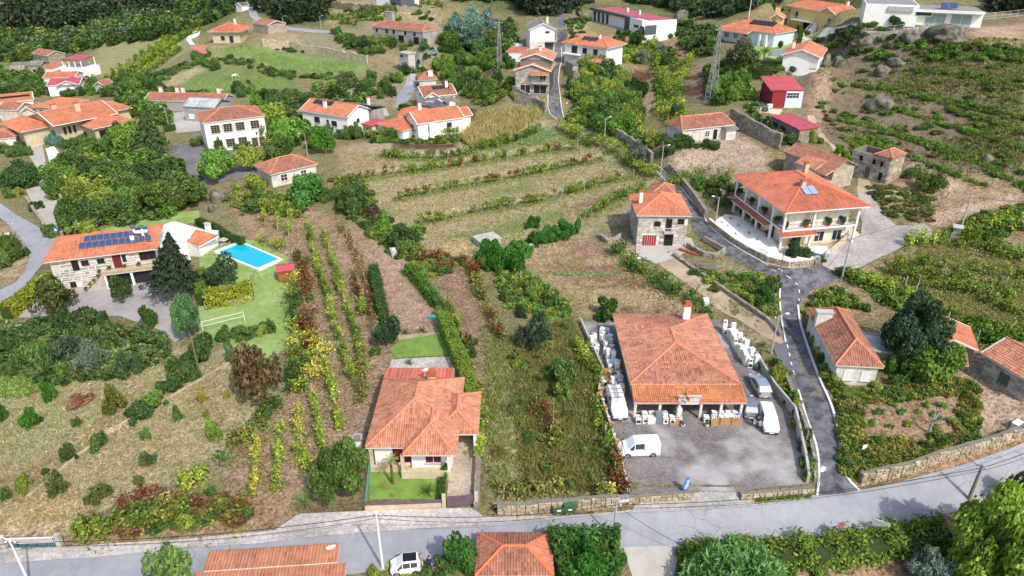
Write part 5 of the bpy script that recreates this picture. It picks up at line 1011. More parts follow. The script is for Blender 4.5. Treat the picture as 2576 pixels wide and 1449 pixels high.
H = House('crimson_roof_house', 'white house with crimson sheet gables below the coral one', (116,216), (200,212), (205,198), 3.6, (150,232), depth_=10); H.walls(WHITE, .3); H.gable(RSHEET, 1.2, 'x', pu=3, pv=4, fas=FRAMEW, capm=RSHEET); H.gable(RSHEET, 1.4, 'y', -2, 5, -H.d / 2 - 1, 3, 3.65, 3, 4, name='cross_roof', capm=RSHEET, fas=FRAMEW)
H = House('grey_cottage', 'small grey cottage with brown tiles between hedge and paddock', (234,216), (262,216), (268,207), 3.2, (245,232), depth_=6); H.walls(GREYR, .3); H.gable(T_OLD, 1.2, 'y', pu=.5, pv=.8, wallm=GREYR)
# ---- houses at the back
H = House('hill_villa', 'stone-clad villa with coral hip roof above the far vineyard', (520,80), (606,80), (612,66), 4.0, (560,100), depth_=12); H.walls(BEIGE, 1.2); H.hip(T_RED, 2.2, pu=.45, pv=.7, capm=CAPN); H.chimney(2, 1, 5, 7.6, .8, .7, OFFW); H.windows('F', [(3, 1, 1.2, 1.3), (6, .2, 1.2, 2.2)], FRAMED); H.box('garden_wall', mat('coral_wall', S('c98a7c'), .9), -H.w / 2 - 4, -H.w / 2 + 1, -H.d / 2 - 6, -H.d / 2 - 5.7, -2.5, .6)
H = House('roadside_ruin', 'small ruined house with red tiles by the hill road', (634,58), (672,64), (676,54), 3.2, (650,74), 'ruin', depth_=8); H.walls(STONED, .2); H.gable(T_OLD, 1.2, pu=.5, pv=.8, wallm=STONED)
H = House('white_hut', 'tiny white hut with dark roof beside the top road', (607,15), (628,13), (634,6), 2.6, (615,22), 'hut', depth_=5); H.walls(WHITE, .2); H.gable(T_SLATE2, 1, pu=.6, pv=2, capm=DGREY, fas=FRAMEW)
H = House('abandoned_farmhouse', 'long abandoned farmhouse with pinkish roof and gaping windows', (934,66), (1064,80), (1078,70), 4.3, (1000,98), depth_=8.5)
H.walls(GREYR, .25); H.hip(T_OLD, 1.5, pu=.45, pv=.7, pyr=2.5); H.windows('F', [(1.5, 2.6, 1, 1.2), (6, 2.6, 1, 1.2), (9, 2.6, 1, 1.2), (14, 2.6, 1, 1.2), (18, 2.6, 1, 1.2)], STONED, BLACKV); H.opening('F', 11.5, .1, 2.2, 2.3, 'doorway', STONED, BLACKV, (1, 1), .1, False); H.opening('F', 18, .1, 2.2, 2.3, 'doorway', STONED, BLACKV, (1, 1), .1, False); H.chimney(-H.w / 2 + 3, 2, 5, 8.4, 3, 1.5, GREYR, GREYR)
H = House('top_modern_house', 'white and grey cube house cut by the top edge', (946,-8), (1008,-2), (1012,-10), 3.6, (980,22), depth_=9); H.walls(WHITE, 0); H.box('grey_block', DGREY, 1.5, H.w / 2 + .4, -H.d / 2 - .5, 2, -1, 3.9); H.box('base_wall', STONEC, -H.w / 2 - 1, H.w / 2 + 3, -H.d / 2 - 1.2, -H.d / 2 - .51, -2, .3); H.r = (1.5, H.w / 2 + .4, -H.d / 2 - .5, 2); H.windows('F', [(1, .8, 2, 1.4)], BLACKM)
H = House('transformer_tower', 'tall slim concrete transformer tower beside far road', (1003,133), (1026,137), (1031,131), 5.4, (1018,170), 'tower', depth_=3.0); H.walls(mat('tower_render', S('c6bfb4'), .9, .3), .1); H.box('cap', CONCW, -H.w / 2 - .2, H.w / 2 + .2, -H.d / 2 - .2, H.d / 2 + .2, 5.4, 5.7); H.windows('F', [(.5, 4.2, 1.2, .7)], CONCW, BLACKV)
H = House('hill_shed', 'pale concrete block hut on the rock beside the lane', (1441,162), (1466,160), (1472,150), 3.4, (1450,195), 'hut', depth_=4.5); H.walls(GREYR, 0); H.mono(T_SLATE, -H.w / 2 - .3, H.w / 2 + .3, -H.d / 2 - .3, H.d / 2, 3.4, 3.7, 1, 2, GREYR, 'roof')
H = House('red_edge_house', 'white garage with red roof edge left of the stone chalet', (1272,130), (1320,132), (1325,122), 2.8, (1290,146), 'garage', depth_=7); H.walls(WHITE, .2); H.mono(T_RED, -H.w / 2, H.w / 2, -H.d / 2, H.d / 2, 2.8, 3.2, .6, 2, name='roof')
H = House('concrete_cistern', 'flat concrete cistern slab half hidden by green creepers', (1208,612), (1262,600), (1250,585), 1.0, (1210,620), 'cistern', depth_=3.2); H.walls(CONCW, .1); H.box('slab', CONCW, -H.w / 2, H.w / 2, -H.d / 2, H.d / 2, 1.0, 1.14)
H = House('well_tank', 'small concrete water tank with a hose coiled on top', (985,634), (1010,630), (1006,620), 1.1, (990,645), 'tank', depth_=1.8); H.walls(CONCW, 0); MB().lathe([(.5, 1.12), (.62, 1.14), (.62, 1.22), (.5, 1.24)], 14).build('hose', FRAMEW, H.t)
H = House('meter_hut', 'small rendered meter hut with slab roof beside a concrete pole', (2399,573), (2422,577), (2428,568), 2.0, (2403,600), 'hut', depth_=1.5); H.walls(GREYR, .15); H.box('slab', CONCW, -H.w / 2 - .1, H.w / 2 + .1, -H.d / 2 - .1, H.d / 2 + .1, 2.0, 2.16)
H = House('dog_kennel', 'white garden kennel with grey roof beside the bungalow fence', (888,1108), (909,1107), (911,1098), 1.2, (895,1116), 'kennel', depth_=.9); H.walls(WHITE, .08); H.gable(T_SLATE, .35, pu=.3, pv=1, fas=GREYR, capm=GREYR, verge=.1)
# ---------------------------------------------------------------- the land
ZONES = [  # (image outline, colour, share of green growth, feather in metres)
 ([(2020,170),(2110,110),(2576,40),(2576,620),(2400,590),(2350,570),(2200,440),(2060,360),(2020,300)],'80705a',.52,4),
 ([(0,0),(640,0),(560,60),(480,100),(300,130),(200,130),(0,200)],'4d5c34',.8,10),
 ([(0,-30),(2576,-30),(2576,-5),(0,-5)],'4d5c34',.8,10),
 ([(640,-10),(830,-10),(815,65),(640,40)],'4f5c36',.7,6),
 ([(640,70),(930,60),(1080,90),(1090,150),(900,160),(660,110)],'94886a',.55,5),
 ([(820,0),(1110,0),(1090,60),(930,60),(820,60)],'a08d6c',.35,4),
 ([(1420,70),(1480,30),(1480,80),(1560,110),(1420,110)],'a8926c',.3,3),
 ([(1540,80),(1680,85),(1720,90),(1540,130)],'a3906c',.25,3),
 ([(380,222),(430,195),(480,165),(600,168),(745,190),(735,225),(640,252),(560,240),(470,232)],'76904e',1.0,3),
 ([(530,128),(600,118),(660,116),(800,136),(925,158),(900,190),(735,185),(600,152)],'7da255',1.0,2),
 ([(385,225),(430,190),(500,165),(520,175),(450,215)],'a09a66',.5,3),
 ([(850,370),(950,350),(1160,330),(1370,300),(1460,330),(1600,395),(1665,470),(1560,560),(1440,620),(1180,650),(960,600),(900,470)],'a2966c',.46,3),
 ([(860,380),(1000,385),(1000,425),(870,440)],'a08c6c',.3,3),
 ([(985,360),(1150,360),(1155,378),(1060,386),(990,380)],'64493a',.0,1),
 ([(1250,378),(1320,345),(1375,318),(1445,352),(1400,372)],'76904e',.85,2),
 ([(1230,480),(1330,460),(1340,478),(1240,492)],'84945a',.8,3),
 ([(1120,600),(1280,560),(1400,530),(1420,545),(1250,590),(1150,618)],'7e9046',.9,3),
 ([(1095,620),(1150,600),(1180,610),(1180,640),(1100,645)],'c0a56c',.1,2),
 ([(1440,520),(1560,470),(1580,478),(1450,535)],'93735a',.1,2),
 ([(590,520),(790,530),(960,600),(1000,760),(950,1000),(900,1230),(760,1290),(640,1330),(560,1200),(720,1000),(735,700),(640,620)],'a3866a',.06,2),
 ([(0,850),(420,870),(700,900),(725,960),(560,1160),(300,1280),(150,1340),(0,1350)],'aca27a',.34,4),
 ([(0,1010),(300,1000),(340,1060),(100,1180),(0,1210)],'a0a27a',.5,5),
 ([(0,1180),(120,1150),(380,960),(470,930),(420,1000),(180,1195),(0,1320)],'a38c68',.15,2),
 ([(0,1290),(110,1235),(235,1255),(220,1300),(150,1345),(0,1350)],'c4a874',.06,3),
 ([(150,1360),(230,1320),(600,1250),(740,1240),(760,1290),(640,1335),(400,1362)],'a5845e',.15,2),
 ([(935,600),(1000,600),(1050,690),(1120,790),(1125,835),(1000,840),(965,760)],'ab8f73',.1,2),
 ([(1110,684),(1165,668),(1200,740),(1270,880),(1190,960),(1160,850)],'97775e',.12,2),
 ([(1210,820),(1440,790),(1500,960),(1560,1235),(1215,1240)],'7d7a48',.55,2),
 ([(1230,930),(1290,950),(1330,1160),(1260,1200),(1225,1100)],'98955f',.6,3),
 ([(1300,650),(1390,595),(1510,625),(1660,690),(1830,790),(1620,805),(1470,790)],'a28e60',.38,2),
 ([(1360,668),(1480,664),(1590,675),(1610,690),(1500,688),(1380,682)],'8c6d55',.0,.7),
 ([(1400,692),(1600,696),(1650,705),(1560,712),(1420,708)],'8c6d55',.0,.7),
 ([(1440,716),(1620,714),(1640,722),(1460,724)],'80623f',.1,.7),
 ([(1560,775),(1780,775),(1780,792),(1560,795)],'856b52',.1,1),
 ([(1440,600),(1520,620),(1500,650),(1400,650)],'997a60',.2,2),
 ([(1520,590),(1590,600),(1600,640),(1540,630)],'a89374',.1,2),
 ([(1820,660),(1960,720),(1960,800),(1940,840),(1830,770),(1750,690)],'93885c',.5,2),
 ([(1870,830),(1940,850),(1945,870),(1900,850)],'c0a878',.1,2),
 ([(2120,690),(2350,600),(2576,530),(2576,880),(2400,850),(2220,740)],'97845c',.35,2),
 ([(2000,720),(2110,700),(2200,740),(2200,800),(2040,790)],'9a8560',.3,2),
 ([(2110,960),(2440,980),(2460,1130),(2150,1160)],'a38560',.25,2),
 ([(2390,890),(2576,880),(2576,1070),(2440,1090)],'b59c80',.1,2),
 ([(2150,1215),(2300,1170),(2576,1085),(2576,1112),(2400,1178),(2160,1236)],'a5825a',.15,1),
 ([(1240,1262),(1600,1250),(1750,1240),(1560,1292),(1288,1315)],'a38a62',.25,1),
 ([(1980,1366),(2200,1338),(2390,1295),(2576,1230),(2576,1470),(1700,1470),(1760,1390)],'9c7a5c',.12,2),
 ([(1690,345),(1850,335),(1932,390),(1930,470),(1760,490),(1680,400)],'a3917a',.15,2),
 ([(1655,95),(1745,95),(1740,150),(1690,145)],'8f7059',.0,1),
 ([(1705,150),(1785,150),(1780,245),(1706,240)],'927860',.0,1),
 ([(1707,190),(1784,190),(1784,203),(1707,203)],'5d4636',.0,.5),
 ([(1707,215),(1780,215),(1780,245),(1706,240)],'5d4636',.0,.5),
 ([(1585,175),(1640,175),(1640,195),(1540,210),(1540,200)],'5d4636',.0,1),
 ([(1605,220),(1645,230),(1660,270),(1620,300)],'a08c6a',.1,1),
 ([(2040,190),(2085,180),(2080,260),(2050,330),(2030,330)],'a88f70',.1,3),
 ([(2170,470),(2350,430),(2480,440),(2576,480),(2576,530),(2350,580),(2210,500)],'a38a62',.25,3),
 ([(2290,560),(2420,520),(2576,480),(2576,500),(2440,545),(2310,585)],'b59d82',.02,1.5),
 ([(2290,410),(2340,430),(2430,480),(2390,480),(2300,440)],'c0aa88',.1,2),
 ([(2440,70),(2576,60),(2576,160),(2520,120),(2450,100)],'b39a78',.1,4),
 ([(880,225),(1010,200),(1040,190),(1000,270),(930,280),(850,250)],'9a8a6a',.4,3),
 ([(0,150),(100,170),(200,200),(100,230),(0,240)],'7e8a4e',.7,5),
 ([(245,80),(480,70),(500,110),(330,205),(240,190)],'93945a',.5,4),
 ([(120,470),(400,440),(500,470),(480,520),(300,560),(160,560)],'6f5f44',.3,3),
 ([(0,560),(55,600),(75,640),(60,690),(0,720)],'a89272',.25,2),
]
for pts in ([(949,386),(1102,394),(1195,373),(1311,343),(1368,323)], [(886,449),(1042,426),(1188,404),(1341,381),(1457,366)], [(989,496),(1112,472),(1281,443),(1454,406),(1520,393)], [(1052,555),(1168,532),(1334,506),(1467,469),(1600,433)], [(1464,542),(1567,486),(1627,469)]):
 ZONES.append(([(x, y - 14) for x, y in pts] + [(x, y - 2) for x, y in pts[::-1]], 'b2a67e', .3, 1.5)); ZONES.append(([(x, y + 1) for x, y in pts] + [(x, y + 13) for x, y in pts[::-1]], '76854a', .95, 1.0))
ZONES += [([(1300,880),(1340,870),(1330,940),(1290,950)], 'a5946c', .2, 2), ([(1420,1010),(1480,1000),(1500,1100),(1440,1120)], 'a08f68', .3, 3), ([(1240,1060),(1300,1050),(1310,1180),(1250,1190)], 'a59a70', .4, 3), ([(1380,1150),(1440,1140),(1470,1220),(1390,1225)], '9a8a64', .3, 2), ([(200,1130),(420,1060),(470,1130),(280,1230)], 'ac9c78', .25, 5), ([(430,950),(600,930),(560,1030),(440,1060)], 'a89a72', .3, 5)]
t = NT('land'); at = t.n('Attribute', attribute_name='gcol'); p = t.pos()
n0 = t.noise(p, .11, 3); n1 = t.noise(p, .55, 5, .65); n2 = t.noise(p, 2.6, 5, .7); n3 = t.noise(p, 9, 3, .7)
a = t.mix(1.0, at.outputs['Color'], t.ramp(n1, [(.3, (.66, .63, .58)), (.68, (1.18, 1.18, 1.15))]), 'MULTIPLY')
a = t.mix(1.0, a, t.ramp(n2, [(.36, (.46, .44, .41)), (.62, (1.24, 1.23, 1.2))]), 'MULTIPLY')
a = t.mix(1.0, a, t.ramp(n3, [(.36, (.55,) * 3), (.62, (1.28,) * 3)]), 'MULTIPLY')
g = t.math('ADD', t.math('MULTIPLY', n1, .6), t.math('MULTIPLY', n2, .55))
g = t.math('ADD', g, t.math('SUBTRACT', t.math('MULTIPLY', at.outputs['Alpha'], .55), .88))
gf = t.ramp(g, [(.0, (0,) * 3), (.16, (1,) * 3)])
gc = t.ramp(n0, [(.35, S('6a7a46')), (.6, S('83925a'))])
gc = t.mix(1.0, gc, t.ramp(n3, [(.3, (.6,) * 3), (.7, (1.2,) * 3)]), 'MULTIPLY')
a = t.mix(t.math('MULTIPLY', gf, .78), a, gc)
t.col(a); hh = t.math('ADD', n2, t.math('MULTIPLY', n3, .6)); t.bump(hh, 1.0, .3)
LAND = t.done(.95, 0, .1)
def axis(spec):
 out = []
 for a, b, s in spec: out += list(np.arange(a, b, s))
 return np.array(out + [spec[-1][1]])
gx = axis([(-428, -200, 6), (-200, -95, 2), (-95, 95, .9), (95, 200, 2), (200, 428, 6)])
gy = axis([(14, 40, 4), (40, 150, .9), (150, 300, 1.6), (300, 450, 4), (450, 806, 12)])
mx, my = np.meshgrid(gx, gy)
q = np.c_[mx.ravel(), my.ravel()]
gcol = np.tile(np.array([*S('857d5e', 1.3), .5]), (len(q), 1))
def DS(h, k):
 c = S(h, k); l = .35 * c[0] + .55 * c[1] + .1 * c[2]; return tuple((l + (v - l) * .74) * g for v, g in zip(c, (1.0, .965, 1.0)))
for poly, c, gr, fe in ZONES:
 P = np.array([(v.x, v.y) for v in pxpoly(poly)])
 lo, hi = P.min(0) - fe - 3, P.max(0) + fe + 3
 k = np.nonzero(((q > lo) & (q < hi)).all(1))[0]
 if not len(k): continue
 wob = NR.normal(0, fe * .12 + .12, len(k))
 w = np.clip((sdist(q[k], P) + wob) / max(fe, .3) + .5, 0, 1)[:, None]
 gcol[k] = gcol[k] * (1 - w) + np.array([*DS(c, 1.36), gr]) * w
ter_z = TZ(q[:, 0], q[:, 1])
nx_, ny_ = len(gx), len(gy)
ii = (np.arange(ny_ - 1)[:, None] * nx_ + np.arange(nx_ - 1)[None]).ravel()
me = mesh_np('ground', np.c_[q, ter_z], np.c_[ii, ii + 1, ii + nx_ + 1, ii + nx_], LAND, smooth=True)
ga = me.attributes.new('gcol', 'FLOAT_COLOR', 'POINT'); ga.data.foreach_set('color', gcol.astype(np.float32).ravel())
tag(link('ground', me), kind='structure')
# ---------------------------------------------------------------- roads and paved places
def asphalt(name, c, c2, patch=.5, crack=True, wear=None):
 t = NT(name); p = t.pos(); n1 = t.noise(p, .16, 4); n2 = t.noise(p, .9, 5, .7); n3 = t.noise(p, 22, 2)
 a = t.mix(t.ramp(n2, [(.5 - .1, (0,) * 3), (.5 + .12, (1,) * 3)]), c, c2)
 a = t.mix(patch, a, t.mix(t.ramp(n1, [(.42, (0,) * 3), (.6, (1,) * 3)]), c, c2))
 a = t.mix(1.0, a, t.ramp(n3, [(.3, (.86,) * 3), (.7, (1.06,) * 3)]), 'MULTIPLY')
 if crack:
  v = t.n('TexVoronoi', feature='DISTANCE_TO_EDGE'); v.inputs['Scale'].default_value = .55
  pw = t.n('VectorMath', operation='ADD'); t.l(p, pw.inputs[0]); nn = t.n('TexNoise'); nn.inputs['Scale'].default_value = .8; t.l(p, nn.inputs[0]); t.l(nn.outputs['Color'], pw.inputs[1]); t.l(pw.outputs[0], v.inputs['Vector'])
  f = t.ramp(v.outputs['Distance'], [(.006, (1,) * 3), (.022, (0,) * 3)])
  f = t.math('MULTIPLY', f, t.ramp(t.noise(p, .07, 2), [(.5, (0,) * 3), (.58, (1,) * 3)]))
  a = t.mix(t.math('MULTIPLY', f, .55), a, (.07, .07, .07))
 t.col(a); t.bump(n3, .25, .02); return t.done(.85, 0, .2)
ASPH = asphalt('old_asphalt', S('9b9ca1'), S('8a8b90'))
ASPHD = asphalt('patched_asphalt', S('7d7c80'), S('3d3c40'), .3, False)
ASPHM = asphalt('grey_asphalt', S('77767a'), S('6a696c'), .5, True)
YARD = asphalt('worn_yard_asphalt', S('a8a09c'), S('948c8a'), .6, False)
SCHY = asphalt('dark_yard_asphalt', S('807a7c'), S('65605f'), .6, False)
CONC = asphalt('poured_concrete', S('b5b0a8'), S('a39c92'), .5, False)
def setts(name, c, c2, cm, s=.22, rot=.4, wet=None, sx=2.0):
 t = NT(name); p = t.pos()
 mp = t.n('Mapping'); mp.inputs['Rotation'].default_value = (0, 0, rot); t.l(p, mp.inputs[0])
 b = t.n('TexBrick'); b.inputs['Scale'].default_value = 1 / s; b.inputs['Mortar Size'].default_value = .035; b.inputs['Brick Width'].default_value = sx * .5; b.inputs['Row Height'].default_value = .5
 b.inputs['Color1'].default_value = (*c, 1); b.inputs['Color2'].default_value = (*c2, 1); b.inputs['Mortar'].default_value = (*cm, 1)
 t.l(mp.outputs[0], b.inputs['Vector'])
 n1 = t.noise(p, .22, 4); n2 = t.noise(p, 2.2, 4)
 a = t.mix(1.0, b.outputs['Color'], t.ramp(n1, [(.3, (.72,) * 3), (.66, (1.14,) * 3)]), 'MULTIPLY')
 a = t.mix(1.0, a, t.ramp(n2, [(.3, (.78,) * 3), (.66, (1.1,) * 3)]), 'MULTIPLY')
 if wet: a = t.mix(t.ramp(t.noise(p, .13, 3), [(.5, (0,) * 3), (.62, (.6,) * 3)]), a, wet)
 t.col(a); t.bump(b.outputs['Fac'], -.3, .03); return t.done(.8, 0, .25)
LOTM = setts('herringbone_setts', S('8f8683'), S('716a68'), S('5c554f'), .24, .25, S('b4b0ae'))
WALKM = setts('granite_setts', S('c9c2bb'), S('aaa39d'), S('84796f'), .22, .5)
RAMPM = setts('ramp_setts', S('bab3ac'), S('a39c96'), S('827a72'), .2, -.3)
DRIVEM = setts('drive_setts', S('bfae9c'), S('a69582'), S('857767'), .2, .8)
DIRT = mat('packed_dirt', S('bda88f'), .95, .3, .5, c2=S('ab977d'), bump=.4)
t = NT('mown_lawn'); p = t.pos(); n1 = t.noise(p, .18, 3); n2 = t.noise(p, 1.3, 4); n3 = t.noise(p, 14, 3)
a = t.ramp(n1, [(.35, S('7d9a52')), (.62, S('97ac68'))]); a = t.mix(1.0, a, t.ramp(n2, [(.3, (.8,) * 3), (.7, (1.12,) * 3)]), 'MULTIPLY')
a = t.mix(1.0, a, t.ramp(n3, [(.3, (.72,) * 3), (.7, (1.15,) * 3)]), 'MULTIPLY'); t.col(a); t.bump(n3, .8, .06); LAWN = t.done(.9, 0, .1)
t = NT('lush_lawn'); p = t.pos(); n2 = t.noise(p, .8, 4); n3 = t.noise(p, 14, 3)
a = t.ramp(n2, [(.3, S('66843a')), (.68, S('7f9c4c'))]); a = t.mix(1.0, a, t.ramp(n3, [(.3, (.7,) * 3), (.7, (1.15,) * 3)]), 'MULTIPLY'); t.col(a); t.bump(n3, .8, .06); LUSH = t.done(.9, 0, .1)
WPAINT = mat('road_paint', (.78, .78, .76), .7, .25, 2.0, bump=.05)
WGRAV = mat('white_gravel', S('ece8e2'), .9, .12, 3.0, bump=.5)
UP = [(-60,1424),(0,1418),(233,1403),(467,1378),(644,1368),(804,1349),(961,1336),(1077,1329),(1288,1314),(1455,1299),(1588,1287),(1755,1281),(1932,1268),(2052,1249),(2155,1236),(2265,1213),(2399,1179),(2500,1143),(2576,1113),(2660,1080)]
LO = [(2660,1195),(2576,1225),(2500,1256),(2382,1294),(2265,1319),(2165,1333),(2049,1353),(1888,1364),(1761,1373),(1568,1379),(1395,1393),(1100,1420),(880,1446),(600,1480),(300,1500),(0,1520),(-60,1526)]
UPw = smooth_line(pxpoly(UP), 1); LOw = smooth_line(pxpoly(LO), 1)
sheet('main_road', None, ASPH, .05, 2.5, UPw + LOw)
sheet('setts_pavement', [(-60,1384),(0,1382),(160,1378),(300,1367),(430,1360),(600,1345),(690,1336),(738,1304),(754,1294),(917,1287),(1190,1279),(1215,1300),(1400,1300),(1540,1290),(1588,1284),(1588,1288),(1455,1300),(1288,1315),(1077,1330),(961,1337),(804,1350),(644,1369),(467,1379),(233,1404),(0,1419),(-60,1425)], WALKM, .10, 2.0)
sheet('apron_setts', [(1600,1270),(1740,1243),(1760,1238),(1858,1240),(1870,1252),(2050,1246),(2052,1250),(1932,1269),(1755,1282),(1588,1288)], setts('apron_setts', S('b7b2ad'), S('9c9792'), S('77706a'), .22, .1), .09, 2.0)
sheet('side_street', [(1568,1378),(1761,1372),(1735,1392),(1700,1420),(1695,1480),(1600,1480),(1580,1420)], CONC, .07, 2.0)
RR = [(2154,1234),(2132,1209),(2120,1179),(2115,1126),(2105,1066),(2089,1016),(2065,966),(2039,896),(2019,836),(2010,800),(2007,770),(2019,750),(2042,730),(2075,716),(2112,703)]
RL = [(1932,696),(1952,703),(1964,716),(1960,750),(1965,800),(1972,840),(1976,862),(1985,905),(1996,940),(2007,983),(2022,1033),(2049,1106),(2059,1153),(2060,1199),(2055,1249)]
UR = [(2068,668),(2030,674),(1985,678),(1932,668),(1881,640),(1841,616),(1808,590),(1781,566),(1765,533),(1738,503),(1721,483),(1695,450),(1665,427),(1621,400),(1568,373),(1500,338),(1440,312),(1418,297),(1410,253),(1405,213),(1405,187),(1414,157),(1412,120),(1428,93),(1420,60),(1424,30)]
UL = [(1404,30),(1404,75),(1393,123),(1386,150),(1383,187),(1378,227),(1378,283),(1400,300),(1440,326),(1535,362),(1581,393),(1638,423),(1668,450),(1690,470),(1720,520),(1742,575),(1768,606),(1801,626),(1835,650),(1875,670)]
sheet('village_lane', None, ASPHD, .05, 2.2, pxpoly(RR) + pxpoly([(2090,684)]) + pxpoly(UR) + pxpoly(UL) + pxpoly(RL))
sheet('old_lane_apron', [(1942,872),(1976,862),(1987,905),(1998,940),(2009,983),(2000,980),(1975,940)], ASPHM, .09, 2.0)
sheet('left_road', [(-60,470),(0,510),(40,540),(87,566),(113,580),(150,605),(140,640),(110,663),(67,716),(20,750),(0,763),(-60,790),(-60,755),(0,730),(40,710),(63,683),(75,650),(72,626),(53,600),(30,573),(0,548),(-60,515)], ASPH, .06, 2.0)
sheet('side_lane', [(150,604),(113,580),(98,545),(75,500),(62,470),(100,470),(98,430),(72,390),(62,335),(115,333),(108,370),(120,430),(125,455),(148,480),(155,520),(150,570)], CONC, .05, 2.0)
sheet('far_road', [(1094,120),(1112,130),(1080,142),(1058,175),(1045,225),(1022,258),(992,275),(1000,240),(1026,190),(1042,150),(1072,133)], ASPH, .07, 2.5)
sheet('hill_road', [(620,18),(640,18),(650,42),(700,62),(770,72),(850,77),(850,83),(760,80),(690,72),(640,52),(628,40)], ASPH, .07, 2.5)
sheet('track', [(1615,640),(1690,625),(1745,680),(1788,710),(1855,756),(1932,803),(1960,830),(1978,872),(1932,853),(1855,803),(1771,746),(1721,710),(1650,660)], DIRT, .05, 2.0)
sheet('ramp_setts', [(2068,668),(2112,690),(2165,673),(2209,650),(2249,633),(2285,613),(2349,593),(2332,568),(2255,568),(2225,543),(2212,523),(2199,503),(2195,478),(2155,478),(2168,560),(2165,592),(2135,602),(2072,650)], RAMPM, .09, 2.0)
sheet('hill_track', [(2195,480),(2188,455),(2165,425),(2140,415),(2100,385),(2060,345),(2040,318),(2030,290),(2048,290),(2060,320),(2090,360),(2120,390),(2150,410),(2160,440),(2155,480)], DIRT, .06, 2.0)
sheet('shop_forecourt', [(1460,812),(1560,800),(1800,800),(1850,860),(1898,910),(1945,985),(1995,1046),(2022,1166),(2030,1217),(1860,1238),(1745,1237),(1580,1242),(1565,1179),(1541,1099),(1507,990),(1516,930),(1490,880)], LOTM, .06, 2.0)
sheet('house_yard', [(1600,615),(1680,585),(1740,600),(1750,625),(1700,650),(1650,665),(1600,640)], CONC, .09, 1.5)
sheet('villa_yard', [(40,800),(75,765),(180,700),(250,705),(400,690),(480,740),(480,800),(478,840),(440,862),(400,830),(300,795),(120,800)], YARD, .06, 1.5)
sheet('villa_lawn', [(500,640),(540,608),(560,600),(640,605),(720,645),(740,690),(732,780),(730,870),(690,895),(560,870),(500,840),(500,760),(505,700)], LAWN, .05, 1.5)
sheet('upper_lawn', [(250,580),(380,540),(500,530),(505,556),(430,575),(300,590)], LAWN, .05, 1.5)
sheet('lower_lawn', [(560,880),(690,892),(650,910),(560,905)], LAWN, .05, 1.5)
sheet('school_yard', [(425,370),(445,365),(520,372),(700,370),(720,400),(670,440),(600,450),(520,465),(445,430)], SCHY, .05, 2.0)
sheet('stone_yard', [(410,290),(470,280),(505,285),(505,330),(445,335)], CONC, .06, 1.5)
sheet('front_lawn', [(932,1165),(1030,1160),(1035,1182),(1105,1185),(1112,1250),(1105,1258),(928,1258)], LUSH, .07, 1.0)
sheet('back_lawn', [(978,880),(1010,855),(1120,840),(1145,895),(1000,902)], LUSH, .07, 1.0)
sheet('house_drive', [(1140,1060),(1210,1060),(1205,1270),(1122,1270),(1135,1160)], DRIVEM, .06, 1.2)
sheet('house_terrace', [(920,1150),(985,905),(1143,898),(1165,960),(1180,1080),(1140,1190),(1030,1190),(930,1168)], WALKM, .05, 1.2)
sheet('bed_path', [(1000,845),(1120,835),(1120,840),(1005,860)], DIRT, .06, 1.2)
sheet('big_house_court', [(1800,580),(1840,560),(2040,560),(2130,560),(2165,592),(2072,652),(2030,672),(1985,676),(1932,664),(1880,636),(1835,608)], mat('pale_terrace', S('d2c4b0'), .8, .15, 1.0), .07, 1.5)
sheet('garden_gravel', [(1795,560),(1825,540),(1860,545),(1900,575),(1945,600),(1960,640),(1930,655),(1880,632),(1830,600)], WGRAV, .11, 1.2)
sheet('corner_gravel', [(1945,650),(1975,632),(2010,626),(2050,640),(2045,664),(2000,672),(1960,668)], WGRAV, .12, 1.2)
sheet('hill_lawn', [(1880,150),(1890,95),(1932,78),(2010,60),(2070,70),(2110,110),(2050,100),(1990,150),(1945,160)], LAWN, .06, 2.0)
sheet('villa_forecourt', [(2000,100),(2005,72),(2080,70),(2160,68),(2150,82),(2090,90),(2010,102)], mat('pale_paving', S('d8cfc0'), .8, .12, 1.0), .09, 2.0)
sheet('white_house_lawn', [(2270,66),(2280,54),(2365,56),(2360,66)], LAWN, .06, 1.5)
sheet('modern_drive', [(1650,72),(1700,68),(1715,85),(1660,88),(1640,80)], WGRAV, .07, 2.0)
sheet('shed_yard', [(1890,270),(1940,250),(1990,262),(1960,290),(1900,285)], mat('sandy_yard', S('c9b69c'), .9, .2, .8), .06, 1.5)
sheet('white_path', [(115,375),(135,368),(150,385),(172,400),(150,420),(128,418)], WGRAV, .08, 1.5)
sheet('far_drive', [(468,100),(480,80),(505,78),(500,90),(480,100),(505,125),(495,132)], WGRAV, .08, 2.5)
sheet('car_park', [(905,282),(970,272),(980,290),(915,305)], CONC, .07, 2.0)
# painted lines and kerbs along the lanes
def ribbon(name, pts, w, m, off, hgt=0, step=1.5):
 pts = dens(smooth_line(pts, 1), step); mb = MB(); n = len(pts)
 L = []
 for i, p in enumerate(pts):
  d = (pts[min(i + 1, n - 1)] - pts[max(i - 1, 0)]); d.z = 0; d.normalize(); s = Vector((-d.y, d.x, 0)) * (w / 2)
  z = float(TZ(p.x, p.y)); L.append((p - s, p + s, z))
 for (a0, b0, z0), (a1, b1, z1) in zip(L[:-1], L[1:]):
  q = lambda v, z: (v.x, v.y, z)
  if hgt:
   mb.add([q(a0, z0 - .1), q(b0, z0 - .1), q(b1, z1 - .1), q(a1, z1 - .1), q(a0, z0 + off + hgt), q(b0, z0 + off + hgt), q(b1, z1 + off + hgt), q(a1, z1 + off + hgt)],
                   [(4, 5, 6, 7), (0, 4, 7, 3), (1, 2, 6, 5), (0, 1, 5, 4), (3, 7, 6, 2)])
  else: mb.add([q(a0, z0 + off), q(b0, z0 + off), q(b1, z1 + off), q(a1, z1 + off)], [(0, 1, 2, 3)])
 return mb.build(name, m)
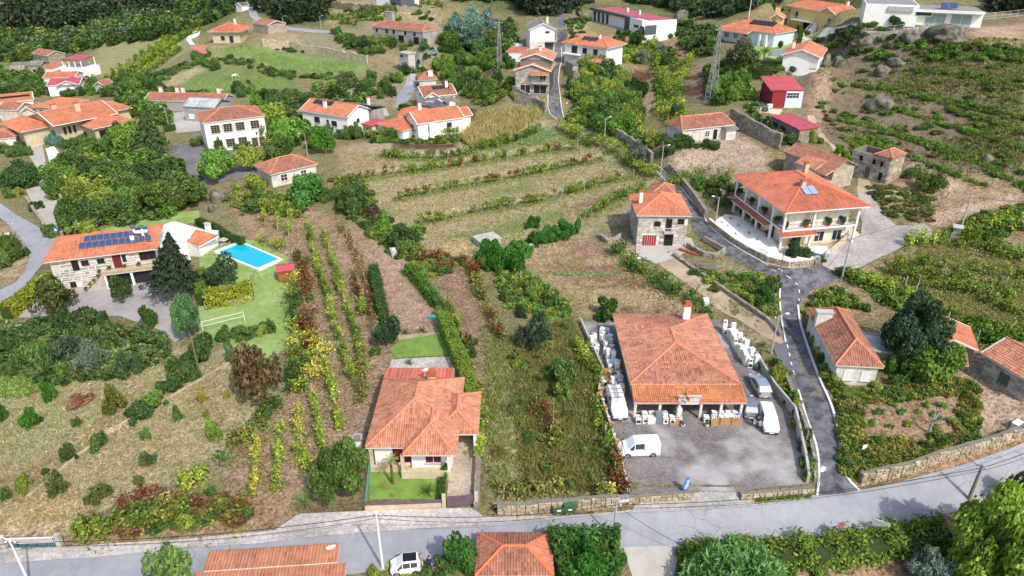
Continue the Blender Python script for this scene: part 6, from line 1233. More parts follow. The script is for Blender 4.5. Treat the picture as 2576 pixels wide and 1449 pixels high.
def kerb(name, pxs, w=.22, h=.12, m=None): return tag(ribbon(name, pxpoly(pxs), w, m or WKERB, .05, h), kind='structure')
WKERB = mat('whitewashed_kerb', S('dcd9d3'), .8, .2, 2.0)
kerb('kerb_east', [(2160,1236)] + RR[1:11], .25, .18)
kerb('kerb_west', RL[9:] , .22, .15)
kerb('kerb_lane_west', RL[2:7], .22, .12)
kerb('kerb_lane_north', UR[3:15], .2, .1)
kerb('kerb_lane_south', UL[8:14], .2, .1)
kerb('kerb_upper_east', UR[17:23], .2, .1)
kerb('kerb_upper_west', UL[2:8], .2, .1)
for i in range(9):   # dashes of the stop line and middle line at the junction
 a = [(1938,676),(1962,686),(1985,701),(2003,716),(2010,736),(2009,755)]
for (x0, y0, x1, y1) in [(1940,680,1952,684),(1966,682,1968,684),(1978,694,1990,702),(2000,712,2006,718),(2010,730,2011,738),(2009,752,2010,758),(1980,868,1982,877),(1985,889,1987,898),(1989,911,1992,920),(1995,933,1998,943),(1958,677,1966,682)]:
 tag(ribbon('road_marking', pxpoly([(x0, y0), (x1, y1)]), .16, WPAINT, .095), kind='structure')
# ---------------------------------------------------------------- walls, fences, poles, signs
def wall_line(name, label, pts, h, m, thick=.4, meshes=None, rh=.4, bw=.55, cat='wall', cap=300, rag=.0, flip=False, top=None, world=None):
 P = dens(world or pxpoly(pts), 1.6); o0 = P[0].copy(); t = thing(name, label, cat, o0); mb = MB(); n = len(P); cnt = 0
 hs = [h * (1 + R.uniform(-rag, rag)) for _ in P]; nr = []
 for i in range(n):
  d = P[min(i + 1, n - 1)] - P[max(i - 1, 0)]; d.z = 0; d.normalize(); nr.append(Vector((-d.y, d.x, 0)) * thick / 2)
 for i in range(n - 1):
  a, b = P[i] - o0, P[i + 1] - o0; c = [a - nr[i], a + nr[i], b + nr[i + 1], b - nr[i + 1]]; k = (hs[i], hs[i], hs[i + 1], hs[i + 1])
  F = [(4, 5, 6, 7), (0, 4, 7, 3), (1, 2, 6, 5)] + ([(0, 1, 5, 4)] if i == 0 else []) + ([(3, 7, 6, 2)] if i == n - 2 else [])
  mb.add([v - Vector((0, 0, .6)) for v in c] + [v + Vector((0, 0, z)) for v, z in zip(c, k)], F)
 mb.build('wall_core', m, t)
 if meshes:
  for i in range(n - 1):
   a, b = P[i] - o0, P[i + 1] - o0
   if flip: a, b = b, a
   d = b - a; L = Vector((d.x, d.y, 0)).length; out = Vector((d.y, -d.x, 0)).normalized() * (thick / 2); k = len(t.children)
   if k > cap: break
   zb = min(a.z, b.z); blocks(t, (a.x + out.x, a.y + out.y, 0), (d.x, d.y, 0), L, zb - .15, max(a.z, b.z) + min(hs[i], hs[i + 1]) - .02, meshes, rh, bw, (), .03, 'stone', .22, cap - k, .05)
 if top: MB().add([], []);
 return t
wall_line('stone_wall', 'dry-stone wall behind the two green waste bins', [(1250,1291),(1320,1287),(1450,1278),(1555,1269)], 1.25, MORTARD, .5, ST_W, .36, .6, rag=.1)
wall_line('stone_wall', 'low stone wall under the blue feather banner', [(1578,1264),(1660,1257),(1742,1250)], .75, MORTARD, .4, ST_W, .32, .6)
wall_line('stone_wall', 'low stone wall right of the forecourt entrance', [(1860,1254),(1950,1248),(2042,1240)], .75, MORTARD, .4, ST_W, .32, .6)
wall_line('stone_wall', 'long granite retaining wall along the main road at right', [(2160,1214),(2260,1193),(2380,1152),(2480,1124),(2590,1086)], 1.25, MORTARD, .5, ST_W, .34, .5, rag=.12)
wall_line('stone_wall', 'curved granite wall with pale coping below the big house', [(1783,562),(1812,586),(1845,611),(1884,635),(1934,660),(1985,672),(2030,668),(2058,658)], 1.0, MORTAR, .4, ST_W, .34, .6)
wall_line('stone_wall', 'tall roadside stone wall climbing beside the upper lane', [(1682,428),(1712,460),(1742,498),(1776,548)], 1.5, MORTARD, .5, ST_D, .45, .7)
wall_line('stone_wall', 'tall granite retaining wall right of the long cottage', [(1835,308),(1880,335),(1932,364),(1962,378)], 3.3, MORTARD, .5, ST_D, .55, .9, rag=.05)
wall_line('stone_wall', 'low stone edging wall along the dirt track', [(1694,644),(1760,690),(1840,745),(1938,812),(1968,848)], .6, MORTARD, .4, ST_D, .3, .6)
wall_line('stone_wall', 'beige court wall with iron gate beside the paved ramp', [(2072,652),(2100,630),(2134,601)], 1.1, BEIGE, .25)
wall_line('stone_wall', 'grey block wall edging the left of the shop yard', [(1460,812),(1490,880),(1516,935),(1506,988),(1541,1099),(1566,1182),(1579,1240)], .8, CONCW, .22)
wall_line('stone_wall', 'grey concrete wall between the forecourt and the steep lane', [(1900,905),(1945,983),(1997,1046),(2023,1166),(2030,1217)], 1.3, CONCW, .25)
wall_line('stone_wall', 'rough stone kerb wall on the west side of the lane', [(1975,945),(2005,1010),(2038,1106),(2050,1160),(2052,1215)], .6, MORTARD, .35, ST_D, .3, .6)
wall_line('stone_wall', 'long rubble terrace wall above the upper paddock', [(662,116),(730,124),(800,137),(870,150),(925,160)], 2.6, STONEW, .6, rag=.15)
wall_line('stone_wall', 'mossy stone wall beside the cobbled lane at left', [(70,508),(90,540),(110,566)], 1.2, STONED, .5, rag=.1)
wall_line('stone_wall', 'stone wall retaining the shrubs right of the cobbled lane', [(150,490),(165,530),(168,570),(158,600)], 1.2, STONED, .5, rag=.1)
wall_line('stone_wall', 'overgrown stone wall below the corn field by the lane', [(1372,283),(1340,270),(1295,258)], 2.6, STONED, .5, ST_D, .6, 1.0)
wall_line('stone_wall', 'stepped granite wall in front of the stone chalet', [(1290,235),(1340,262),(1376,280)], 2.2, STONED, .4, ST_D, .6, 1.0, rag=.1)
wall_line('stone_wall', 'stone bank wall on the inside of the lane bend', [(1542,345),(1575,362),(1610,385),(1640,410)], 2.2, STONED, .5, ST_D, .5, .9, rag=.1)
wall_line('stone_wall', 'concrete wall below the clipped yellow hedge', [(516,776),(570,768),(634,757)], .9, CONCW, .3)
wall_line('stone_wall', 'thin stone edging along the brown orchard path', [(630,885),(540,935),(430,1000),(310,1066),(200,1145),(70,1252)], .22, STONEW, .3, ST_W, .2, .7)
wall_line('stone_wall', 'hillside terrace wall under the white modern house', [(2172,96),(2220,98),(2275,92),(2340,80)], 1.6, STONEC, .5, ST_C, .6, 1.0)
wall_line('stone_wall', 'broken block walls of a roofless pen beside the lane', [(1728,622),(1770,646),(1800,650),(1822,636),(1770,606)], .9, STONED, .3, ST_D, .35, .6)
wall_line('stone_wall', 'stone wall holding the yard of the grey granite house', [(1505,595),(1530,612),(1560,600)], .8, STONED, .4, ST_D, .35, .6, rag=.3)
wall_line('stone_wall', 'far terrace wall behind the abandoned farmhouse', [(900,72),(930,66),(1085,66),(1110,55)], 1.8, STONEW, .5, rag=.2)
wall_line('stone_wall', 'stone terrace wall below the top-edge modern house', [(825,18),(900,26),(1000,30),(1100,35)], 2.2, STONEW, .6, rag=.2)
wall_line('stone_wall', 'rubble wall at the left edge of the weedy plot', [(1205,1130),(1203,1200),(1200,1285)], .9, MORTARD, .5, ST_D, .36, .5, rag=.2)
# bungalow front wall, gate and fences
t = wall_line('front_wall', 'beige front wall with purple metal panels before the bungalow lawn', [(920,1284),(1020,1280),(1118,1276)], .6, BEIGE, .25, cat='wall')
PURP = mat('purple_grey_sheet', S('7d6671'), .45, .3, 1.2, metal=.3)
for a, b in (((922,1283), (1019,1280)), ((1021,1280), (1114,1276))):
 p, q = G(*a), G(*b); d = q - p; MB().box(0, d.length, -.03, .03, .61, 1.05).build('metal_panel', PURP, t, p - t.location, math.atan2(d.y, d.x))
t = thing('driveway_gate', 'purple-grey double sheet gate across the bungalow driveway', 'gate', G(1124, 1277)); p, q = G(1124,1277), G(1192,1273); d = q - p
for i in range(2): MB().box(.02 + i * d.length / 2, d.length / 2 - .02 + i * d.length / 2, -.03, .03, .1, 1.5).build('leaf', PURP, t, (0, 0, 0), math.atan2(d.y, d.x))
for k in (-.25, d.length + .25): MB().box(k - .18, k + .18, -.18, .18, -.4, 1.75).build('gate_pillar', BEIGE, t, (0, 0, 0), math.atan2(d.y, d.x))
def fence(pts, h, label, m, step=2.0, rails=(.1, .9), mesh=None, name='fence', pr=.04, world=None):
 P = dens(world or pxpoly(pts), step); t = thing(name, label, 'fence', P[0]); o = P[0]
 for p in P: MB().bar((0, 0, -.2), (0, 0, h), pr, 5).build('post', m, t, p - o)
 for k in rails:
  mb = MB()
  for a, b in zip(P[:-1], P[1:]): mb.bar(a - o + Vector((0, 0, h * k)), b - o + Vector((0, 0, h * k)), pr * .6, 4)
  mb.build('rail', m, t)
 if mesh:
  mb = MB()
  for a, b in zip(P[:-1], P[1:]):
   kk = max(1, int((b - a).length / mesh))
   for i in range(kk): q = (a - o).lerp(b - o, i / kk); mb.bar(q + Vector((0, 0, .1)), q + Vector((0, 0, h * .95)), .012, 3)
  mb.build('bars', m, t)
 return t
GREENF = mat('green_mesh', S('6f9a8c'), .6, .1)
fence([(922,1280),(928,1220),(934,1165),(945,1120)], 1.5, 'pale green mesh fence on the left of the front lawn', GREENF, 1.2, (.1, .5, .95), .12)
fence([(754,1292),(820,1290),(918,1286)], 1.4, 'rusty mesh fence between yucca and bungalow wall', mat('rusty_mesh', S('7a6454'), .8), 2.2, (.05, .5, .95), .12)
fence([(2182,88),(2225,82),(2270,78),(2276,52)], 1.5, 'white wire fence along the boulders of the hilltop house', FRAMEW, 2.5, (.1, .5, .95), .35)
fence([(2440,52),(2500,48),(2576,40)], 1.6, 'white wire fence running off the right edge on the hilltop', FRAMEW, 3, (.1, .5, .95), .4)
fence([(600,152),(660,165),(735,186),(800,192),(870,195)], 1.1, 'post and wire fence between the two paddocks', POSTM, 5, (.5, .9))
fence([(330,215),(380,206),(430,190),(480,166),(505,152)], 1.1, 'wooden post fence below the far vineyard', WOODP, 4, (.5, .9))
fence([(690,905),(728,900)], 1.4, 'short wire fence closing the villa lawn', GREENF, 2, (.1, .9), .2)
fence([(1880,262),(1920,285),(1960,320)], 1.2, 'wire fence along the top of the retaining wall', GALV, 2.5, (.1, .9), .3)
fence([(1562,1150),(1581,1240)], 2.2, 'steel frame barrier at the forecourt corner', GALV, 3.2, (.3, .98), name='barrier', pr=.07)
fence([(2020,1090),(2024,1125)], 2.2, 'steel frame barrier on the lane side of forecourt', GALV, 2.4, (.5, .98), name='barrier', pr=.07)
t = thing('entrance_gate', 'white gate with dark glass panels at the bottom left corner', 'gate', G(25, 1382)); p, q = G(25,1382), G(146,1376); d = q - p; az = math.atan2(d.y, d.x)
for k in (-.3, d.length + .3): MB().box(k - .22, k + .22, -.22, .22, -.3, 1.7).build('gate_pillar', STONEC, t, (0, 0, 0), az)
for i in range(5): x = d.length * i / 5; MB().box(x + .06, x + d.length / 5 - .06, -.02, .02, .15, .75).build('pane', mat('teal_glass', S('3f6a70'), .2, .1), t, (0, 0, 0), az)
mb = MB().box(0, d.length, -.04, .04, .05, .14).box(0, d.length, -.04, .04, .76, .86).box(0, d.length, -.04, .04, 1.35, 1.42)
mb.build('frame', FRAMEW, t, (0, 0, 0), az)
for i in range(int(d.length / .16)): MB().box(i * .16, i * .16 + .05, -.02, .02, .87, 1.34).build('bar', FRAMEW, t, (0, 0, 0), az)
for (a, b, lab) in (((2050,668), (2072,655), 'grey sheet and bar gate at the corner of the big house'), ((2100,628), (2130,602), 'black wrought iron gate on the court wall'), ((1908,648), (1928,660), 'black scrolled garden gate below the big house'), ((92,448), (122,440), 'iron gate across the cobbled lane at left')):
 p, q = G(*a), G(*b); d = q - p; t = thing('gate', lab, 'gate', p); az = math.atan2(d.y, d.x); m = GALV if 'grey' in lab else BLACKM
 MB().box(0, d.length, -.02, .02, .1, .8).build('lower_panel', m, t, (0, 0, 0), az); MB().box(0, d.length, -.03, .03, 1.5, 1.56).build('top_rail', m, t, (0, 0, 0), az)
 for i in range(int(d.length / .18) + 1): MB().bar((i * .18, 0, .8), (i * .18, 0, 1.52), .015, 4).build('bar', m, t, (0, 0, 0), az)
# poles, lamps, pylons, cables
CPOLE = mat('concrete_pole', S('a9a8a4'), .9, .15, 1.5)
WPOLE = mat('white_pole', S('d9d8d4'), .8, .1, 1.5)
def pole(bx, by, ty, label, m=None, r=.13, lamp=0, name='utility_pole', arms=True, tx=None):
 b = G(bx, by); h = max(1.5, zcol(b.y, ty) - b.z); t = thing(name, label, 'pole' if not lamp else 'lamp', b); MB().bar((0, 0, -.3), (0, 0, h), r, 8, r * .6).build('pole', m or CPOLE, t)
 if arms: MB().box(-.5, .5, -.06, .06, h - .5, h - .4).build('cross_arm', GALV, t); [MB().lathe([(.05, h - .4), (.07, h - .3), (.04, h - .2)], 6, (x, 0)).build('insulator', FRAMEW, t) for x in (-.4, .4)]
 if lamp: MB().bar((0, 0, h - .1), (lamp, 0, h + .25), .035, 5).build('lamp_arm', GALV, t); MB().box(min(lamp, lamp + .5 * np.sign(lamp)), max(lamp, lamp + .5 * np.sign(lamp)), -.12, .12, h + .2, h + .32).build('lamp_head', FRAMEW, t)
 return b + Vector((0, 0, h))
PT = {}
for k, bx, by, ty, lab, m, r, lamp, arms in [
 ('a', 75, 1470, 1357, 'white lamp pole at the bottom left corner beside the gate', WPOLE, .13, -.5, True), ('b', 963, 1430, 1288, 'white concrete utility pole beside the parked car', WPOLE, .14, 0, True), ('c', 1542, 1360, 1263, 'grey concrete utility pole in front of the creeper thicket', CPOLE, .13, 0, True),
 ('d', 2437, 1256, 1170, 'dark utility pole with cable coils by the chestnut tree', WOODP, .2, 0, True), ('e', 2117, 702, 594, 'grey lamp pole beside the paved ramp', CPOLE, .15, -1.2, True), ('f', 2412, 590, 488, 'concrete pole standing behind the small meter hut', CPOLE, .17, 0, True),
 ('g', 55, 642, 558, 'notched concrete pole on the bend of left road', CPOLE, .16, 0, True), ('h', 1940, 888, 793, 'lamp pole at the mouth of the dirt track', CPOLE, .13, .8, True), ('i', 1957, 712, 618, 'thin dark pole at the big house corner', WOODP, .1, 0, True),
 ('j', 1661, 446, 368, 'lamp pole beside the bend of the lane', CPOLE, .13, .8, False), ('k', 1520, 356, 297, 'lamp pole above the roadside trellis', CPOLE, .13, .8, False), ('l', 1800, 560, 497, "lamp pole in the big house's gravel garden", CPOLE, .13, -.8, False), ('m', 774, 394, 338, 'lamp post between the small tiled house and bright tree', CPOLE, .11, -.9, False),
 ('n', 500, 928, 840, 'leaning wooden pole at the edge of the villa yard', WOODP, .1, 0, False), ('o', 1207, 536, 470, 'thin dark post standing in the dry field', WOODP, .09, 0, False), ('p', 1390, 1092, 1000, 'grey wooden post in the weedy meadow', WOODP, .08, 0, False), ('q', 1179, 880, 830, 'wooden post beside the tall clipped hedge', WOODP, .08, 0, False),
 ('r', 714, 72, 42, 'far lamp pole on the hill road', CPOLE, .12, .8, False), ('s', 808, 74, 41, 'far lamp pole right of the dark wood', CPOLE, .12, .8, False), ('t', 1047, 214, 190, 'lamp pole beside the far grey road', CPOLE, .1, -.7, False), ('u', 424, 316, 270, 'lamp pole in the workshop yard', CPOLE, .11, -.7, False), ('v', 1883, 48, -5, 'tall white pole behind the pool villa', WPOLE, .16, 0, False),
 ('w', 2298, 754, 690, 'slim concrete post among the right-hand vines', CPOLE, .09, 0, False), ('x', 1420, 170, 140, 'pole beside the white hip-roofed house', CPOLE, .1, 0, False), ('y', 1095, 165, 143, 'lamp pole by the parked silver car', CPOLE, .1, -.7, False), ('z', 1416, 280, 262, 'small lamp pole on the lane wall', CPOLE, .09, .7, False)]:
 PT[k] = pole(bx, by, ty, lab, m, r, lamp, 'street_lamp' if lamp else 'utility_pole', arms)
CABLE = mat('black_cable', S('2c2a28'), .7, .1)
def cable(a, b, sag, label, r=.022, dz=0):
 a, b = Vector(a) + Vector((0, 0, dz)), Vector(b) + Vector((0, 0, dz)); P = [a.lerp(b, i / 14) - Vector((0, 0, sag * 4 * (i / 14) * (1 - i / 14))) for i in range(15)]
 MB().path([p - a for p in P], r, 4).build('overhead_cable', CABLE, None, a)['label'] = label; bpy.data.objects[-1] if False else None
 o = COL.objects[-1]; o['category'] = 'cable'
OFFR = W(2700, 1085, PT['d'].z); OFFL = W(-250, 1395, PT['a'].z)
for nm, a, b, s in (('from the left edge to the corner lamp pole', OFFL, PT['a'], .4), ('between the corner lamp pole and white pole', PT['a'], PT['b'], .8), ('between white pole and grey pole along the road', PT['b'], PT['c'], .8), ('between the grey pole and the dark pole', PT['c'], PT['d'], 1.1), ('from the dark pole to the right edge', PT['d'], OFFR, .3)):
 cable(a, b, s, 'upper black cable ' + nm, .028, -.35); cable(a, b, s + .25, 'lower black cable ' + nm, .02, -.75)
for nm, a, b, s in (('from ramp lamp pole down to the track lamp pole', PT['e'], PT['h'], .5), ('from ramp lamp pole across to the meter hut pole', PT['e'], PT['f'], .5), ('from the meter hut pole to the right edge', PT['f'], W(2650, 500, PT['f'].z), .4), ('from thin dark pole to the ramp lamp pole', PT['i'], PT['e'], .3), ('from the left road pole to the left edge', PT['g'], W(-80, 500, PT['g'].z), .3), ('from the dark pole over the weedy terrace', PT['d'], G(2180, 1010) + Vector((0, 0, 5)), .5), ('from grey pole slanting to the side street', PT['c'], G(1730, 1415) + Vector((0, 0, 2.2)), .3)):
 cable(a, b, s, 'black cable ' + nm, .022, -.4)
def pylon(bx, by, ty, label, w=1.7):
 b = G(bx, by); h = zcol(b.y, ty) - b.z; t = thing('lattice_pylon', label, 'pylon', b, .3); n = 14; at = lambda z: w / 2 * (1 - .82 * z / h); co = [(-1, -1), (1, -1), (1, 1), (-1, 1)]
 for sx, sy in co: MB().bar((sx * w / 2, sy * w / 2, -.3), (sx * at(h), sy * at(h), h), .07, 4).build('leg', GALV, t)
 for i in range(4):
  mb = MB(); a, c = co[i], co[(i + 1) % 4]
  for k in range(n):
   z0, z1 = h * k / n, h * (k + 1) / n; p, q = (a, c) if k % 2 else (c, a); mb.bar((p[0] * at(z0), p[1] * at(z0), z0), (q[0] * at(z1), q[1] * at(z1), z1), .035, 3); mb.bar((a[0] * at(z0), a[1] * at(z0), z0), (c[0] * at(z0), c[1] * at(z0), z0), .03, 3)
  mb.build('bracing', GALV, t)
 MB().box(-1.3, 1.3, -.06, .06, h - .6, h - .48).build('cross_arm', GALV, t); MB().bar((0, 0, h), (0, 0, h + .8), .04, 4).build('mast_tip', GALV, t)
pylon(1787, 258, 68, 'tall steel lattice pylon beside the dug garden beds', 2.1); pylon(1256, 176, 52, 'slender lattice pylon left of the stone chalet', 1.6)
def text(s, m, parent, loc, rot, size, name='lettering'):
 me = TXT[s].copy(); me.materials.clear(); me.materials.append(m); o = link(name, me, parent, loc, None, (size,) * 3); o.rotation_euler = rot; return o
def sign(bx, by, ty, label, shape, m, face=0.0, w=.6, back=None, name='road_sign', tilt=0):
 b = G(bx, by); h = zcol(b.y, ty) - b.z; t = thing(name, label, 'sign', b, face); MB().bar((0, 0, -.2), (0, 0, h), .035, 6).build('post', GALV, t); z = h - w / 2
 n = {'round': 18, 'oct': 8, 'tri': 3}.get(shape)
 mb = MB()
 if n: P = [(w / 2 * math.sin(6.2832 * (i + (.5 if shape == 'oct' else 0)) / n), w / 2 * math.cos(6.2832 * (i + (.5 if shape == 'oct' else 0)) / n)) for i in range(n)]
 else: k = .62 if shape == 'wide' else 1; P = [(-w / 2, -w / 2 * k), (w / 2, -w / 2 * k), (w / 2, w / 2 * k), (-w / 2, w / 2 * k)]
 k = len(P); mb.add([(x, -.06, z + y) for x, y in P] + [(x, -.04, z + y) for x, y in P], [tuple(range(k)), tuple(range(2 * k - 1, k - 1, -1))] + [(i, i + k, (i + 1) % k + k, (i + 1) % k) for i in range(k)])
 mb.build('plate', m, t); return t, z
BLUE = mat('sign_blue', S('2f6fb5'), .5, .08); REDS = mat('sign_red', S('b8423c'), .5, .1); LTEXT = mat('white_lettering', S('f0efec'), .6, .03); DTEXT = mat('dark_lettering', S('33302e'), .6, .05)
t, z = sign(2104, 1360, 1312, 'traffic mirror with red-brown round back on a leaning post', 'round', mat('mirror_back', S('9c6a58'), .6), .2, .85, name='traffic_mirror')
t, z = sign(2206, 1348, 1304, 'white slatted place-name board seen from behind by main road', 'wide', FRAMEW, -.5, 1.5, name='place_sign')
for i in range(4): MB().box(-.7, .7, -.1, -.07, z - .36 + i * .22, z - .27 + i * .22).build('slat', GALV, t)
sign(2056, 1228, 1172, 'octagonal stop sign seen from behind at the lane mouth', 'oct', FRAMEW, .2, .75); sign(2442, 1135, 1114, 'grey back of a triangular sign on the right verge', 'tri', GALV, .4, .8); sign(2170, 1140, 1118, 'small white board standing in the weedy terrace', 'square', FRAMEW, .3, .6)
t, z = sign(151, 612, 572, 'blue pedestrian crossing sign beyond the granite villa roof', 'square', BLUE, .1, .8); MB().add([(-.28, -.066, z - .25), (.28, -.066, z - .25), (0, -.066, z + .26)], [(0, 1, 2)]).build('triangle', LTEXT, t); MB().bar((-.05, -.07, z - .2), (.02, -.07, z + .1), .03, 4).build('walker', DTEXT, t)
sign(48, 650, 605, 'round red no-entry style sign back by the left road pole', 'round', REDS, .2, .6); sign(22, 610, 583, 'white rectangular board beside the left road', 'wide', FRAMEW, .3, 1.3)
t, z = sign(1857, 1060, 1040, 'square blue parking sign with white P beside the shop pallets', 'square', BLUE, 0, .75); text('P', LTEXT, t, (0, -.068, z), (rad(90), 0, 0), .62)
t = thing('feather_banner', 'blue feather banner with white script lettering behind the low wall', 'banner', G(1724, 1240), .15); hb = 2.1
P = [(-.28, .25), (.26, .25), (.3, 1.5), (.24, 2.0), (.02, 2.12), (-.2, 1.95), (-.26, 1.5)]; MB().add([(x, 0, z) for x, z in P] + [(x, .02, z) for x, z in P], [tuple(range(7)), tuple(range(13, 6, -1))] + [(i, i + 7, (i + 1) % 7 + 7, (i + 1) % 7) for i in range(7)]).build('cloth', mat('banner_blue', S('4a7fb8'), .7, .1), t); text('nipon', LTEXT, t, (.02, -.012, 1.15), (rad(90), rad(-80), 0), .55); MB().bar((-.3, .02, 0), (-.3, .02, 2.0), .02, 5).build('pole', GALV, t)
t = thing('sale_board', 'black board with white lettering hung on the wire gate beside bins', 'sign', G(1252, 1290)); MB().box(-.42, .42, -.05, 0, .35, 1.0).build('board', mat('board_black', S('23211f'), .6), t); text('VENDA', LTEXT, t, (-.05, -.056, .86), (rad(90), 0, 0), .17); text('21', LTEXT, t, (.3, -.056, .88), (rad(90), 0, 0), .12); MB().path([(.3 + .12 * math.cos(a * .5), -.056, .88 + .12 * math.sin(a * .5)) for a in range(2, 12)], .012, 4).build('emblem_ring', LTEXT, t)
# shop banner, flag
H = SHOP; PYf = -H.d / 2 - 2.55; c = H.loc(1734, 1002, 2.7)
t = thing('shop_banner', 'white shop banner with black lettering over the porch entrance', 'banner', H.o + H.ux * c.x + H.uy * (PYf - .1) + Vector((0, 0, 2.35)), H.t.rotation_euler.z); BRED = mat('banner_red', S('c9685c'), .7)
o = MB().add([(-1.35, 0, 0), (1.35, 0, 0), (1.35, .5, .95), (-1.35, .5, .95)], [(0, 1, 2, 3), (3, 2, 1, 0)]).build('cloth', FRAMEW, t)
tl = math.atan2(.95, .5); text('CASA SANTOS', DTEXT, t, (-.1, .35, .7), (tl, 0, 0), .36); MB().add([(.95, .0, .02), (1.33, .0, .02), (1.33, .49, .95), (1.1, .25, .5)], [(0, 1, 2, 3)]).build('red_corner', BRED, t, (0, -.012, .006)); MB().add([(-1.33, 0, .02), (-.9, 0, .02), (-1.33, .2, .4)], [(0, 1, 2)]).build('red_corner', BRED, t, (0, -.012, .006))
t = thing('national_flag', 'green and red flag on a slanted staff above the shop porch', 'flag', H.o + H.ux * (c.x - .75) + H.uy * PYf + Vector((0, 0, 2.5)), H.t.rotation_euler.z); MB().bar((0, .3, 0), (-.25, -.4, 2.0), .025, 5).build('staff', GALV, t)
for nm, m, a, b in (('green_field', mat('flag_green', S('3f8a4c'), .7), 0, .4), ('red_field', mat('flag_red', S('c43a3c'), .7), .4, 1.0)):
 mb = MB(); f = lambda s_, e_: Vector((-.25 + s_ * .75 + .06 * math.sin(s_ * 9), -.4 + .1 * math.sin(s_ * 7) - .05, 1.95 - s_ * 1.0 - e_ * .55)); n = 5
 for i in range(n): s0, s1 = a + (b - a) * i / n, a + (b - a) * (i + 1) / n; mb.add([f(s0, 0), f(s1, 0), f(s1, 1), f(s0, 1)], [(0, 1, 2, 3)])
 mb.build(nm, m, t)
MB().lathe([(.1, -.005), (.1, .005)], 10).build('emblem', mat('flag_yellow', S('e0c04a'), .7), t, f(.4, .5) + Vector((0, -.03, 0))).rotation_euler = (rad(80), 0, 0)
# waste bins, post boxes
GREENB = mat('bin_green', S('3f6b47'), .5, .15)
for i, (x, y, lab) in enumerate(((1404, 1289, 'green wheeled waste bin with open lid, left of the pair'), (1432, 1287, 'green wheeled waste bin with closed lid, right of the pair'))):
 b = G(x, y); t = thing('waste_bin', lab, 'bin', b, .12); mb = MB(); mb.add([(-.5, -.38, .15), (.5, -.38, .15), (.5, .38, .15), (-.5, .38, .15), (-.62, -.48, 1.1), (.62, -.48, 1.1), (.62, .48, 1.1), (-.62, .48, 1.1)], [(0, 3, 2, 1), (0, 1, 5, 4), (1, 2, 6, 5), (2, 3, 7, 6), (3, 0, 4, 7)] + ([(4, 5, 6, 7)] if i else [])); mb.build('body', GREENB, t)
 o = MB().box(-.64, .64, -.98 if i else -.02, .0, 0, .07).build('lid', GREENB, t, (0, .5, 1.12)); o.rotation_euler = (rad(-3) if i else rad(-100), 0, 0)
 for sx in (-.45, .45):
  for sy in (-.3, .3): MB().bar((sx - .03, sy, .09), (sx + .03, sy, .09), .09, 8).build('wheel', BLACKM, t)
 MB().box(-.2, .2, -.46, -.44, .55, .75).build('sticker', LTEXT, t)
t = thing('mailbox_bank', 'bank of grey and cream post boxes beside the stone wall', 'mailbox', G(1566, 1270), .1)
for i in range(3):
 for j in range(2): MB().box(-.62 + i * .41, -.24 + i * .41, -.15, .15, .45 + j * .42, .84 + j * .42).build('mailbox', OFFW if j == 0 else GALV, t)
for x in (-.6, .6): MB().box(x - .03, x + .03, -.05, .05, -.2, .45).build('leg', BLACKM, t)
# rocks
def _rock():
 bm = bmesh.new(); bmesh.ops.create_icosphere(bm, subdivisions=3, radius=1)
 ph = [R.uniform(0, 6) for _ in range(6)]
 for v in bm.verts:
  p = v.co; k = 1 + .16 * math.sin(p.x * 2.3 + ph[0]) * math.cos(p.y * 2.1 + ph[1]) + .1 * math.sin(p.z * 4 + p.x * 3 + ph[2]) + .05 * math.sin(p.y * 7 + ph[3]); v.co = p * k; v.co.z = max(v.co.z, -.45)
 me = bpy.data.meshes.new('rock'); bm.to_mesh(me); bm.free(); t = MC.get('rock_stone')
 if not t:
  n = NT('rock_stone'); p = n.pos(); a = n.ramp(n.noise(p, .7, 5), [(.38, S('3f3c37')), (.6, S('7d776d'))]); n1 = n.noise(p, 1.3, 4); a = n.mix(n.ramp(n1, [(.5, (0,) * 3), (.66, (.8,) * 3)]), a, S('77703a')); n.col(a); n.bump(n.noise(p, 5, 4), .5, .1); t = n.done(.95); MC['rock_stone'] = t
 me.materials.append(t); me.polygons.foreach_set('use_smooth', [True] * len(me.polygons)); return me
ROCKS = [_rock() for _ in range(4)]
for x, yb, w, h, wh in [(2182,118,42,30,'on the hilltop slope'),(2295,114,50,42,'on the hilltop slope'),(2395,102,105,46,'on the hilltop slope'),(2224,190,44,30,'on the hilltop slope'),(2262,166,46,22,'on the hilltop slope'),(2114,168,38,30,'on the hilltop slope'),(2080,170,26,34,'on the hilltop slope'),(2222,278,76,36,'on the hilltop slope'),(2172,90,22,28,'on the hilltop slope'),(2410,108,90,20,'on the hilltop slope'),
   (545,512,44,34,'beside the round bush above the pool'),(575,500,40,26,'beside the round bush above the pool'),(530,535,20,22,'beside the round bush above the pool'),(1714,58,42,38,'behind the modern bungalow'),(1448,228,54,46,'under the concrete hut by the lane'),(895,32,40,20,'on the far terraces'),(920,26,30,16,'on the far terraces'),(1345,30,0,0,''),(2490,410,30,22,'on the hilltop slope')]:
 if w: b = G(x, yb); k = w / 2 * mpp(b); hh = zcol(b.y, yb - h) - b.z; reg(link('boulder', R.choice(ROCKS), None, b + Vector((0, k * .6, hh * .2)), R.uniform(0, 6), (k * .9, k * .75, max(hh * .68, .35))), 'grey mossy boulder', wh, x, 'boulder')
